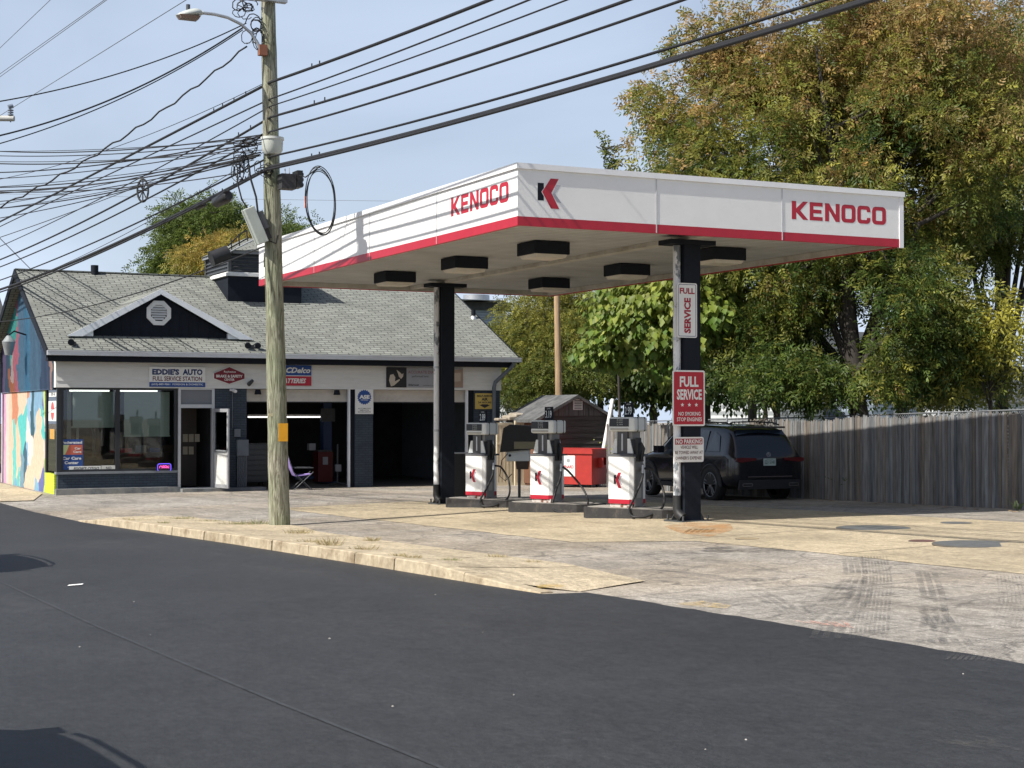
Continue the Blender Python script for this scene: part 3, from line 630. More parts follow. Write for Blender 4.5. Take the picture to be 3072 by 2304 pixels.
# inner wooden door standing open inside, with pinned papers
MB().box(dx0+.25, dx1-.2, FY+1.1, FY+1.14, dz0, dz1).build('inner_door', M('brown_black_door', (.045,.035,.03), .6), df)
for q in range(5): 
    a = dx0+.42+(q%3)*.17; z = 1.0+(q//3)*-.35+ZB+.35; MB().box(a, a+.14, FY+1.085, FY+1.09, z, z+.22).build('notice', M('yellowed_paper', (.4,.36,.28), .9), df)
leaf = bpy.data.objects.new('door', None); C.objects.link(leaf); leaf.parent = bld; leaf.location = full(bld).inverted() @ Vector((dx1-.03, FY-.06, dz0)); leaf.rotation_euler.z = R(-80)
H = dz1-dz0-.02; W = .92; zk2 = H*.46
MB().box(0, W, -.02, .02, 0, .1).box(0, W, -.02, .02, H-.09, H).box(0, .085, -.02, .02, .1, H-.09).box(W-.085, W, -.02, .02, .1, H-.09).box(.085, W-.085, -.02, .02, zk2-.04, zk2+.03).build('leaf_frame', m_alu, leaf, local=True)
MB().box(.085, W-.085, -.008, .008, .1, zk2-.04).build('kick_panel', M('pale_panel', (.62,.63,.62), .5, var=.1, dark=(.45,.44,.4), dscale=3), leaf, local=True)
MB().box(.085, W-.085, -.004, .004, zk2+.03, H-.09).build('pane', GLASS, leaf, local=True)
MB().box(.1, W-.08, -.05, -.03, zk2+.0, zk2+.04).build('push_bar', GALV, leaf, local=True)
# bay doors rolled up: only the lowest section hangs in sight
for xa, xb in ((xw[5], xw[6]), (xw[8], xw[9])):
    zd = fZ(900, 1205); mb = MB(); n = 3
    mb.box(xa+.01, xb-.01, FY+.16, FY+.20, zd, ZH-.04)
    for i in range(1, n): z = lerp(zd, ZH, i/n); mb.box(xa+.01, xb-.01, FY+.152, FY+.165, z-.012, z+.012)
    gd = mb.build('garage_door', m_gar, bld)
    MB().box(xa+.01, xb-.01, FY+.15, FY+.21, zd-.03, zd).build('bottom_seal', RUBBER, gd)
    MB().box(xb-.055, xb-.002, FY-.012, FY+.1, ZB+.04, ZT).build('jamb_trim', MATS['white_trim'], gd)
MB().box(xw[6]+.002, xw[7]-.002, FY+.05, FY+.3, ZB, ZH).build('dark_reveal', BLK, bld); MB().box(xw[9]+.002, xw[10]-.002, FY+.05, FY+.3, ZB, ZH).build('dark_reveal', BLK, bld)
# downspout, boxes, fittings
xr = X1-.25
MB().tube([(fX(1517), EY-.03, ZE-.12), (fX(1517), EY+.05, ZE-.25), (xr, FY-.2, ZE-.75), (xr, FY-.12, ZE-.9), (xr, FY-.12, ZB+.2), (xr, FY-.3, ZB+.08)], .06, 8).build('downspout', M('grey_downspout', (.10,.12,.145), .5, var=.1), bld)
mxb = M('meter_box_grey', (.13,.15,.17), .5, var=.1)
eb = MB().box(fX(708), fX(742), FY-.14, FY-.002, ZB+.98, ZB+1.42).build('meter_box', mxb, bld)
for q in range(5): x = fX(712+q*6); MB().cyl((x, FY-.07), .022, ZB+.12, ZB+.98, 8).build('conduit', mxb, bld)
MB().box(fX(702), fX(720), FY-.06, FY-.002, ZB+1.5, ZB+1.72).build('junction_box', mxb, bld)
MB().tube([(fX(697), FY-.02, ZT-.02), (fX(697), FY-.02, ZB+1.75)], .012, 6).build('wall_conduit', mxb, bld)
WL = M('camera_white', (.7,.7,.7), .4)
o = MB().tube([(fX(690), FY-.02, ZT-.04), (fX(696), FY-.12, ZT-.05)], [.03,.03], 8).tube([(fX(696), FY-.10, ZT-.05), (fX(699), FY-.26, ZT-.08)], [.045,.045], 10).build('security_camera', WL, bld)
for px in (773, 1010): MB().cyl((fX(px), FY-.02), .1, ZT-.16, ZT-.02, 14, r2=.07).build('bay_light', BLK, bld)
MB().tube([(fX(744), FY-.07, ZT+.12), (fX(749), FY-.25, ZT+.22)], [.06,.045], 10).build('bell', DKGREY, bld)
# floodlights on the roof edge
for pxs in ((215, 230), (745, 775)):
    q = None
    a = fX(pxs[0], 43.0); b_ = fX(pxs[1], 43.0); y = 43.15; z = roofz(y)
    q = MB().box((a+b_)/2-.06, (a+b_)/2+.06, y-.05, y+.07, z-.02, z+.08).build('floodlight', DKGREY, bld)
    for x in ((a, b_) if pxs[0] > 500 else (a, )): 
        MB().tube([((a+b_)/2, y, z+.06), (x, y-.05, z+.14)], .015, 6).tube([(x, y-.02, z+.12), (x-.02, y-.14, z+.08), (x-.03, y-.2, z+.05)], [.04,.075,.09], 12).build('lamp_head', BLK, q)
# lantern on the mural wall
p = onX(25, 1040, X0-.55)
t = MB().tube([(X0-.07, p.y, p.z+.35), (X0-.4, p.y, p.z+.45), (p.x, p.y, p.z+.33)], .025, 8).build('wall_lantern', BLK, bld)
MB().cyl((p.x, p.y), .2, p.z+.14, p.z+.32, 6, r2=.06).cyl((p.x, p.y), .11, p.z-.24, p.z+.14, 6, r2=.2).build('lantern_body', M('lantern_glass', (.28,.3,.3), .3, .2, var=.2), t)

# ------------------------------------------------------------------ signs on the front
def frame(px0, py0, px1, py1, Y, off=.0):
    xa, xb = fX(px0, Y), fX(px1, Y); pm = (px0+px1)/2; za, zb = fZ(pm, py1, Y), fZ(pm, py0, Y)
    return (Vector((xa, Y-off, za)), (1,0,0), (0,0,1)), xb-xa, zb-za
def colM(name, c, r=.5): return M(name, c, r, var=.05)
VW, VN, VB, VR, VK = colM('vinyl_white', (.75,.75,.72)), colM('vinyl_navy', (.012,.03,.12)), colM('vinyl_blue', (.02,.07,.26)), colM('vinyl_red', (.42,.02,.04)), colM('vinyl_black', (.02,.02,.022))
VG = colM('vinyl_grey', (.30,.31,.33))
SY = FY-.07
def sign(name, label, rect, mat, Y=SY, thick=.025, bracket=False):
    fr, W, H = frame(*rect, Y); t = thing(name, label, 'sign', fr[0]); 
    MB().prism([(0,0),(W,0),(W,H),(0,H)], fr, 0, thick).build('board', mat, t); return t, fr, W, H
def words_on(t, fr, lines, mat, off=.028, name='lettering'):
    mb = MB()
    for (s, a, b_, c, d, bo) in lines: put_text(mb, s, fr, a, b_, c, d, off, bo)
    return mb.build(name, mat, t)
t, fr, W, H = sign('shop_sign', "white board reading EDDIE'S AUTO over a blue strip, above the shop window", (447,1101,615,1161), VW)
words_on(t, fr, [("EDDIE'S", .05*W,.53*W,.60*H,.90*H,.045), ('AUTO', .59*W,.95*W,.60*H,.90*H,.045)], VN)
words_on(t, fr, [('FULL SERVICE STATION', .06*W,.94*W,.30*H,.53*H,.02)], colM('maroon', (.12,.012,.03)), name='red_lettering')
MB().prism([(0,0),(W,0),(W,.24*H),(0,.24*H)], fr, .0255, .028).build('blue_strip', VB, t)
words_on(t, fr, [('(603)-889-9861  FOREIGN & DOMESTIC', .04*W,.96*W,.06*H,.18*H,.01)], VW, .031, 'strip_lettering')
# hexagonal sign
fr, W, H = frame(639,1100,735,1153,SY); t = thing('hexagonal_sign', 'dark red hexagonal brake and safety centre sign with white edge beside the shop sign', 'sign', fr[0])
hx = [(0,.32*H),(.5*W,0),(W,.32*H),(W,.62*H),(.5*W,H),(0,.62*H)]
MB().prism(hx, fr, 0, .02).build('board', VW, t)
def inset(P, W, H, k): return [(W/2+(x-W/2)*k, H/2+(y-H/2)*k) for x, y in P]
MB().prism(inset(hx,W,H,.95), fr, .0205, .024).build('red_face', M('sign_maroon', (.17,.01,.022), .5, var=.1), t)
words_on(t, fr, [('Raybestos', .33*W,.70*W,.63*H,.77*H,.01), ('BRAKE & SAFETY', .09*W,.91*W,.38*H,.54*H,.03), ('CENTER', .34*W,.66*W,.2*H,.33*H,.02)], VW, .027)
t, fr, W, H = sign('battery_sign', 'blue and red battery sign in white italic letters beside the utility pole', (826,1096,933,1157), VB)
MB().prism([(0,0),(W,0),(W,.47*H),(0,.47*H)], fr, .0255, .028).build('red_half', VR, t)
MB().prism([(0,.47*H),(W,.47*H),(W,.50*H),(0,.50*H)], fr, .0255, .028).build('divider', VW, t)
mb = MB(); put_text(mb, 'ACDelco', fr, .10*W, .97*W, .62*H, .90*H, .031, .03, .3); put_text(mb, 'BATTERIES', fr, .14*W, .85*W, .12*H, .36*H, .031, .03, .3); mb.build('lettering', VW, t)
t, fr, W, H = sign('certification_sign', 'tall white certification sign with a blue gear badge, fixed to the pier between the bays', (1065,1168,1119,1242), VW, Y=FY-.05)
cxg, cyg, rg = W*.5, H*.68, W*.40
gear = []
for k in range(40): a = 2*math.pi*k/40; rr = rg*(1.0 if k % 2 else .86); gear.append((cxg+rr*math.cos(a), cyg+rr*math.sin(a)))
MB().prism(gear, fr, .0255, .028).build('gear_badge', VB, t)
words_on(t, fr, [('ASE', cxg-rg*.72, cxg+rg*.72, cyg-rg*.22, cyg+rg*.3, .05), ('CERTIFIED', cxg-rg*.5, cxg+rg*.5, cyg-rg*.42, cyg-rg*.3, .02)], VW, .031)
words_on(t, fr, [('AUTOMOTIVE', .15*W,.85*W,.20*H,.245*H,.01), ('SERVICE', .25*W,.75*W,.13*H,.175*H,.01), ('EXCELLENCE', .15*W,.85*W,.06*H,.105*H,.01)], VK, .028)
t, fr, W, H = sign('diagnosis_banner', 'long grey banner with a picture of a mechanic above the right bay', (1158,1103,1388,1163), VG, thick=.015)
MB().prism([(.0,.0),(.26*W,0),(.26*W,H),(0,H)], fr, .0155, .018).build('photo_panel', VK, t)
mb = MB()
mb.prism([(.035*W,.35*H),(.05*W,.62*H),(.09*W,.66*H),(.115*W,.5*H),(.11*W,.3*H),(.17*W,.42*H),(.175*W,.36*H),(.10*W,.1*H),(.06*W,.05*H)], fr, .0185, .020)
mb.prism([(.13*W,.88*H),(.15*W,.7*H),(.16*W,.55*H),(.19*W,.42*H),(.215*W,.55*H),(.22*W,.7*H),(.2*W,.66*H),(.165*W,.78*H)], fr, .0185, .020)
mb.build('mechanic_picture', M('picture_skin', (.5,.44,.36), .6), t)
MB().prism([(.84*W,.02*H),(W,.04*H),(W,.94*H),(.86*W,.90*H)], fr, .0155, .018).build('tan_picture', M('picture_tan', (.33,.24,.18), .6), t)
MB().prism([(.87*W,.3*H),(.97*W,.34*H),(.97*W,.78*H),(.88*W,.74*H)], fr, .0185, .020).build('picture_screen', M('picture_pale', (.45,.37,.29), .6), t)
words_on(t, fr, [('ACCURATE DIAGNOSIS', .28*W,.78*W,.70*H,.84*H,.0)], M('banner_red', (.24,.07,.08), .6), .018)
words_on(t, fr, [('performed here.', .33*W,.55*W,.48*H,.62*H,.0), ('iDiagnost', .285*W,.42*W,.06*H,.18*H,.03), ('www.idiagnost.com', .47*W,.62*W,.08*H,.14*H,.0)], VK, .018)
t, fr, W, H = sign('air_sign', 'yellow self-serve air sign with a black down arrow at the right end of the front', (1425,1180,1481,1227), colM('sign_yellow', (.52,.38,.10)), Y=FY-.03)
words_on(t, fr, [('SELF-SERVE', .08*W,.92*W,.76*H,.90*H,.03), ('AIR', .33*W,.67*W,.53*H,.72*H,.04), ('24 HOURS', .14*W,.86*W,.36*H,.48*H,.03)], VK)
MB().prism([(.2*W,.26*H),(.32*W,.26*H),(.32*W,.30*H),(.68*W,.30*H),(.68*W,.26*H),(.8*W,.26*H),(.5*W,.06*H)][::-1], fr, .0255, .028).build('arrow', VK, t)
# signs inside and on the shop glass
GYs = FY+.045
def glass_sign(name, label, rect, mat, Y=GYs, th=.006): return sign(name, label, rect, mat, Y, th)
t, fr, W, H = glass_sign('car_care_poster', 'tall blue car care centre poster with orange and yellow panel in the left shop window', (182,1318,250,1420), VB)
MB().prism([(.02*W,.55*H),(.97*W,.55*H),(.97*W,.84*H),(.02*W,.84*H)], fr, .0065, .008).build('orange_panel', colM('poster_orange', (.55,.13,.08)), t)
MB().prism([(.02*W,.55*H),(.20*W,.55*H),(.32*W,.72*H),(.38*W,.84*H),(.02*W,.84*H)], fr, .0085, .010).build('yellow_panel', colM('poster_yellow', (.5,.58,.28)), t)
words_on(t, fr, [('Federated', .04*W,.95*W,.87*H,.95*H,.03), ('Car', .62*W,.90*W,.70*H,.77*H,.03), ('Care', .56*W,.92*W,.60*H,.67*H,.03), ('Car Care', .08*W,.92*W,.40*H,.49*H,.03), ('Center', .18*W,.80*W,.27*H,.36*H,.03), ('Warranty', .3*W,.8*W,.15*H,.2*H,.01), ('Federated', .1*W,.45*W,.04*H,.09*H,.01)], VW, .012)
t, fr, W, H = glass_sign('window_strip_sign', "long white hand-lettered EDDIE'S strip along the bottom of the left shop window", (208,1398,303,1421), VW, Y=GYs-.012)
mb = MB(); put_text(mb, "EDDIE'S CITGO", fr, .14*W, .95*W, .5*H, .88*H, .009, .02, .25); put_text(mb, 'EDDIE KIMBALL  PROP.', fr, .18*W, .88*W, .12*H, .36*H, .009, .0, .1); mb.build('lettering', VK, t)
t, fr, W, H = glass_sign('loitering_sign', 'small white NO LOITERING sign on the glass left of the centre mullion', (305,1396,351,1421), colM('vinyl_offwhite', (.6,.6,.56)), Y=GYs-.012)
words_on(t, fr, [('NO', .3*W,.65*W,.55*H,.85*H,.01), ('LOITERING', .08*W,.92*W,.14*H,.42*H,.01)], VK, .009)
# neon OPEN sign
def emis(name, col, s):
    m, N, L, b = node_mat(name); b.inputs['Base Color'].default_value = (*col, 1); b.inputs['Emission Color'].default_value = (*col, 1); b.inputs['Emission Strength'].default_value = s; return m
NB, NP = emis('neon_blue', (.16,.10,1), .9), emis('neon_pink', (1,.10,.45), 1.6)
fr, W, H = frame(471,1389,515,1415,GYs-.01); t = thing('open_sign', 'lit pink and blue neon OPEN sign at the bottom of the right shop window', 'neon sign', fr[0])
MB().prism(rrect(0,W,0,H,.05), fr, -.02, 0).build('backing', VK, t)
ring = rrect(.02,W-.02,.02,H-.02,.05); pts = [fr[0]+Vector((1,0,0))*x+Vector((0,-1,0))*.02+Vector((0,0,1))*z for x, z in ring+ring[:1]]
MB().tube(pts, .011, 6).build('blue_tube', NB, t)
words_on(t, fr, [('OPEN', .17*W,.83*W,.27*H,.72*H,.0)], NP, .015)
# side-window stickers
for py0, py1, px0, px1, mt, nm, lb in ((1176,1190,150,173,VW,'window_sticker','small white IN sticker at the top of the corner glass'),(1203,1263,149,173,colM('round_red_white', (.62,.1,.1)),'warning_sign','red and white round warning sign on the corner glass'),(1287,1317,153,167,colM('amber', (.5,.28,.06)),'amber_sticker','amber paper sticker below the round sign on the corner glass')):
    a = onX(px0, (py0+py1)/2, X0+.07); b_ = onX(px1, (py0+py1)/2, X0+.07); za, zb = onX(160,py1,X0+.07).z, onX(160,py0,X0+.07).z
    q = thing(nm, lb, 'sticker', (X0+.065, (a.y+b_.y)/2, za)); hy = abs(a.y-b_.y)
    fr2 = (Vector((X0+.046, max(a.y, b_.y), za)), (0,-1,0), (0,0,1))
    if nm == 'warning_sign':
        MB().prism([(0,0),(hy,0),(hy,zb-za),(0,zb-za)], fr2, .001, .004).build('sheet', VW, q)
        MB().prism(ngon(hy/2,(zb-za)/2,(zb-za)*.46,20), fr2, .0045, .006).build('red_disc', mt, q)
        MB().prism([(hy*.1,(zb-za)*.42),(hy*.9,(zb-za)*.42),(hy*.9,(zb-za)*.58),(hy*.1,(zb-za)*.58)], fr2, .0065, .008).build('bar', VW, q)
    else:
        MB().prism([(0,0),(hy,0),(hy,zb-za),(0,zb-za)], fr2, .001, .004).build('sheet', mt, q)
        if nm == 'window_sticker': mb = MB(); put_text(mb, 'IN', fr2, hy*.3, hy*.8, (zb-za)*.2, (zb-za)*.8, .006, .02); mb.build('lettering', VK, q)
# ------------------------------------------------------------------ things inside
tube_m = emis('tube_light', (1,.97,.9), 1.6)
def tube(px0, px1, py, Y, label, nm='tube_light', r=.03):
    a = onY(px0, py, Y); b_ = onY(px1, py, Y); t = thing(nm, label, 'tube light', a)
    MB().box(a.x, b_.x, Y-.06, Y+.06, a.z+.03, a.z+.08).build('housing', VW, t); MB().tube([(a.x+.02, Y, a.z), (b_.x-.02, Y, a.z)], r, 8).build('tube', tube_m, t)
tube(742, 978, 1251, FY+3.2, 'lit tube light hanging across the left bay', r=.02)
tube(206, 330, 1171.5, FY+.6, 'lit tube light above the blind in the left shop window', r=.03)
tube(358, 474, 1171.5, FY+.6, 'lit tube light above the blind in the right shop window', r=.03)
SG = M('tool_chest_grey', (.07,.075,.08), .35, .6, var=.1)
a = onY(745,1330,FY+1.6); b_ = onY(815,1330,FY+1.6); ch = thing('tool_chest', 'grey metal tool chest with many drawers just inside the left bay', 'tool chest', (a.x, FY+1.6, ZB+.05))
MB().bbox(a.x-.6, b_.x, FY+1.6, FY+2.1, ZB+.16, a.z, .015).build('cabinet', DKGREY, ch)
for k in range(7): z = ZB+.22+k*(a.z-ZB-.24)/7; MB().box(a.x-.57, b_.x-.03, FY+1.575, FY+1.6, z, z+(a.z-ZB-.24)/7-.03).build('drawer', SG, ch)
for k in range(4): MB().tube([(a.x-.55+(k%2)*1.0, FY+1.66+(k//2)*.36, ZB+.12), (a.x-.52+(k%2)*1.0, FY+1.66+(k//2)*.36, ZB+.12)], .06, 12).build('caster', RUBBER, ch)
# two-post lift in the left bay
lf = onY(978,1450,FY+3.0); t = thing('vehicle_lift', 'blue steel lift post standing inside the left bay', 'lift', (lf.x, FY+3, ZB+.04)); LB_ = M('lift_blue', (.02,.045,.12), .5)
MB().box(lf.x-.13, lf.x+.13, FY+2.85, FY+3.15, ZB+.05, ZB+2.75).build('post', LB_, t); MB().box(lf.x-.25, lf.x+.25, FY+2.7, FY+3.3, ZB+.045, ZB+.09).build('base_plate', LB_, t)
MB().box(lf.x-1.1, lf.x-.1, FY+2.6, FY+2.72, ZB+.18, ZB+.28).build('arm', LB_, t); MB().box(lf.x-.22, lf.x+.22, FY+2.8, FY+2.84, ZB+1.9, ZB+2.3).build('carriage', DKGREY, t)
a = onY(960,1360,FY+2.2); t = thing('fluid_cabinet', 'dark red workshop cabinet with a white label inside the left bay', 'cabinet', (a.x, FY+2.2, ZB+.05))
MB().bbox(a.x-.05, a.x+.42, FY+2.2, FY+2.7, ZB+.1, ZB+1.0, .015).build('cabinet', M('dull_red', (.10,.012,.015), .5), t)
MB().box(a.x+.09, a.x+.25, FY+2.185, FY+2.199, ZB+.62, ZB+.85).build('label_plate', VG, t); MB().box(a.x-.02, a.x+.4, FY+2.25, FY+2.65, ZB+1.0, ZB+1.05).build('tray', DKGREY, t); MB().box(a.x-.3, a.x-.1, FY+2.3, FY+2.5, ZB+1.05, ZB+1.25).build('parts_box', VG, t)
a = onY(1013,1370,FY+1.2); t = thing('floor_jack', 'tall wheeled shop jack with handle by the right jamb of the left bay', 'jack', (a.x, FY+1.2, ZB+.05))
MB().tube([(a.x, FY+1.2, ZB+.1), (a.x, FY+1.2, ZB+1.25)], .03, 8).build('column', DKGREY, t); MB().box(a.x-.08, a.x+.08, FY+1.1, FY+1.2, ZB+.45, ZB+.65).build('tank', VG, t)
for s in (-1, 1): MB().tube([(a.x, FY+1.2, ZB+.12), (a.x+s*.28, FY+1.1, ZB+.06)], .025, 6).build('foot', DKGREY, t)
a = onY(1350,1435,FY+1.3); t = thing('engine_part', 'pale metal engine part lying on the floor of the right bay', 'engine part', (a.x, FY+1.3, ZB+.04))
mb = MB(); rng = random.Random(2)
for k in range(9): mb.tube([(a.x-.25+k*.06, FY+1.2+rng.uniform(0,.2), ZB+.1+rng.uniform(-.02,.06)), (a.x-.18+k*.06, FY+1.25+rng.uniform(0,.2), ZB+.12+rng.uniform(0,.08))], rng.uniform(.03,.06), 8)
mb.build('casting', M('cast_aluminium', (.35,.34,.32), .5, .5, var=.3), t); MB().box(a.x-.35, a.x+.4, FY+1.15, FY+1.5, ZB+.042, ZB+.065).build('drip_tray', DKGREY, t)
# shelf, old counter and shop stool behind the glass
a = fX(300, FY+2); t = thing('shop_counter', 'brown wooden counter standing inside behind the right shop window', 'counter', (a, FY+2.4, ZB+.05))
BW = M('brown_wood', (.09,.05,.03), .6, var=.3, scale=4)
MB().box(a+.5, a+2.2, FY+1.9, FY+2.3, ZB+.05, ZB+1.0).build('carcass', BW, t); MB().box(a+.45, a+2.25, FY+1.85, FY+2.35, ZB+1.0, ZB+1.05).build('counter_top', BW, t)
for k in range(4): MB().box(a+.6+k*.4, a+.9+k*.4, FY+2.0, FY+2.12, ZB+1.05, ZB+1.05+.12+.08*(k%2)).build('box_of_goods', (VR, VG, VB, BW)[k], t)
t = thing('wall_calendar', 'pale paper notices pinned in the shop behind the blind', 'notice', (fX(280,FY+3.9), FY+3.9, ZB+1.2)); MB().box(fX(278,FY+3.9), fX(286,FY+3.9), FY+3.9, FY+3.93, ZB+.9, ZB+1.7).build('sheet', VG, t)
# ================================================================== canopy
CX0, CX1, CY0, CY1 = 10.4, 17.5, 20.95, 33.5
zb_ = CZ + 2.73; zt_ = zb_ + .914; zs = zb_ + .11
m_fas = M('fascia_white', (.78,.78,.77), .45, var=.035, scale=2, bump=.25, bscale=90, dark=(.60,.59,.56), dscale=1.1, dlo=.62, dhi=.95)
m_sof = brick_mat('soffit_planks', (.44,.455,.47), (.40,.415,.43), (.15,.15,.15), 30, .2, .012, 'XZ', .7, .4)
# soffit planks run along X; map rows on Y
n_ = m_sof.node_tree; sx = [n for n in n_.nodes if n.type == 'SEPXYZ'][0]; mm = [n for n in n_.nodes if n.type == 'MATH'][0]; n_.links.new(sx.outputs['Y'], mm.inputs[0])
can = thing('fuel_canopy', 'large flat white fuel canopy with red lower band on two black columns', 'canopy', (13.95, 26.8, zg(13.95, 26.8)))
T = .06
def strip(mb, z0, z1, g):
    mb.box(CX0-g, CX1+g, CY0-g, CY0+T, z0, z1).box(CX0-g, CX1+g, CY1-T, CY1+g, z0, z1).box(CX0-g, CX0+T, CY0+T, CY1-T, z0, z1).box(CX1-T, CX1+g, CY0+T, CY1-T, z0, z1); return mb
zr = zb_ + .135
strip(MB(), zr, zt_-.085, 0).build('white_fascia', m_fas, can)
strip(MB(), zb_, zr-.001, .002).build('red_band', RED, can)
strip(MB(), zt_-.084, zt_, .03).build('top_trim', M('trim_white', (.76,.77,.78), .4, var=.04), can)
mb = MB(); mb.box(CX1-.07, CX1+.015, CY0-.012, CY0+.05, zb_-.01, zt_-.086); mb.build('corner_trim', MATS['trim_white'], can)
seam_m = M('seam_grey', (.50,.51,.53), .5)
mb = MB()
for px in (1970, 2348): x = onY(px, 700, CY0).x; mb.box(x-.008, x+.008, CY0-.008, CY0-.0025, zb_+.003, zt_-.09)
for y in (23.9, 26.9, 29.9): mb.box(CX0-.008, CX0-.0025, y-.006, y+.006, zb_+.003, zt_-.09)
mb.build('panel_seam', seam_m, can)
MB().box(CX0+T+.001, CX1-T-.001, CY0+T+.001, CY1-T-.001, zs, zs+.03).build('soffit', m_sof, can)
MB().box(CX0+.07, CX1-.07, CY0+.07, CY1-.07, zt_-.25, zt_-.2).build('roof_deck', GALV, can)
beam = M('beam_white', (.48,.47,.44), .6, var=.15, dark=(.3,.27,.22), dscale=2)
MB().box(13.85, 14.05, CY0+.07, CY1-.07, zs-.07, zs-.003).build('beam', beam, can)
mb = MB(); mb.box(CX0+.062, CX1-.062, CY0+.062, CY0+.16, zb_+.015, zs-.003).box(CX0+.062, CX1-.062, CY1-.16, CY1-.062, zb_+.015, zs-.003).box(CX0+.062, CX0+.16, CY0+.16, CY1-.16, zb_+.015, zs-.003).box(CX1-.16, CX1-.062, CY0+.16, CY1-.16, zb_+.015, zs-.003)
mb.build('edge_channel', beam, can)
# block letters
def letter(ch):
    """polygons on a 0..1 square, none overlapping"""
    s = .27; e = .21
    if ch == 'K': return [[(0,0),(s,0),(s,1),(0,1)], [(s+.0,.40),(s,.60),(.70,1),(1.0,1),(.52,.5)][::1], [(s,.40),(.52,.5),(1.02,0),(.70,0)]]
    if ch == 'E': return [[(0,0),(s,0),(s,1),(0,1)], [(s,0),(.95,0),(.95,e),(s,e)], [(s,.40),(.86,.40),(.86,.60),(s,.60)], [(s,1-e),(.95,1-e),(.95,1),(s,1)]]
    if ch == 'N': return [[(0,0),(s,0),(s,1),(0,1)], [(1-s,0),(1,0),(1,1),(1-s,1)], [(s,1),(s,.62),(1-s,0),(1-s,.38)]]
    o = rrect(0,1,0,1,.24,3); i = rrect(s,1-s,e,1-e,.06,3); k = len(o)
    q = [[o[j], o[(j+1)%k], i[(j+1)%k], i[j]] for j in range(k)]
    if ch == 'C': q = [p for j, p in enumerate(q) if j != 3] + [[(1,.24),(1,.34),(1-s,.34),(1-s,.27)], [(1,.66),(1,.76),(1-s,.73),(1-s,.66)]]
    return q
def kenoco(fr, W, H, parent, off=.0022):
    mb = MB(); wid = [1.08,.92,1,.98,.92,.98]; gap = .12; tot = sum(wid)+gap*5; x = 0
    for ch, w_ in zip('KENOCO', wid):
        for p in letter(ch):
            P = [((x+a*w_)/tot*W, b*H) for a, b in p]
            ar = sum(P[i][0]*P[(i+1)%len(P)][1]-P[(i+1)%len(P)][0]*P[i][1] for i in range(len(P)))
            mb.prism(P if ar > 0 else P[::-1], fr, .0006, off)
        x += w_+gap
    return mb.build('lettering', DRED if parent.get('shade') else RED, parent)
def klogo(fr, W, H, parent, flat=.0018, loc=False):
    MB().prism([(0,.25*H),(.26*W,.25*H),(.26*W,.40*H),(.155*W,.54*H),(.26*W,.66*H),(.26*W,.83*H),(0,.83*H)], fr, .0006, flat).build('logo_black_bar', BLK, parent, local=loc)
    MB().prism([(.55*W,H),(.89*W,H),(.58*W,.52*H),(.91*W,0),(.56*W,0),(.19*W,.54*H)], fr, .0006, flat+.0008).build('logo_red_chevron', RED, parent, local=loc)
    MB().prism([(.78*W,.79*H),(.98*W,.79*H),(.74*W,.5*H),(1*W,.21*H),(.8*W,.23*H),(.64*W,.47*H)], fr, .0006, flat).build('logo_grey_chevron', M('logo_grey', (.42,.42,.47), .5), parent, local=loc)
def rectY(px0, py0, px1, py1, Y):
    a, b_ = onY(px0, py0, Y), onY(px1, py1, Y); pm = (px0+px1)/2; return a.x, b_.x, onY(px0, py1, Y).z, onY(px0, py0, Y).z
a = onY(2377, 601, CY0); b1 = onY(2377, 656, CY0); c1 = onY(2660, 674, CY0)
kenoco((Vector((a.x, CY0, b1.z)), (1,0,0), (0,0,1)), c1.x-a.x, a.z-b1.z, can)
a = onY(1613, 531, CY0); b1 = onY(1613, 622, CY0); c1 = onY(1684, 600, CY0)
klogo((Vector((a.x, CY0, b1.z)), (1,0,0), (0,0,1)), c1.x-a.x, a.z-b1.z, can)
p0 = onX(1353, 600, CX0); p1 = onX(1526, 600, CX0)          # left face: u runs towards the camera
zl0 = onX(1353, 649, CX0).z; zl1 = onX(1353, 592, CX0).z
kenoco((Vector((CX0, p0.y, zl0)), (0,-1,0), (0,0,1)), p0.y-p1.y, zl1-zl0, can)
q0 = onX(790, 780, CX0)
klogo((Vector((CX0, q0.y, zb_+.25)), (0,-1,0), (0,0,1)), .62, .52, can)
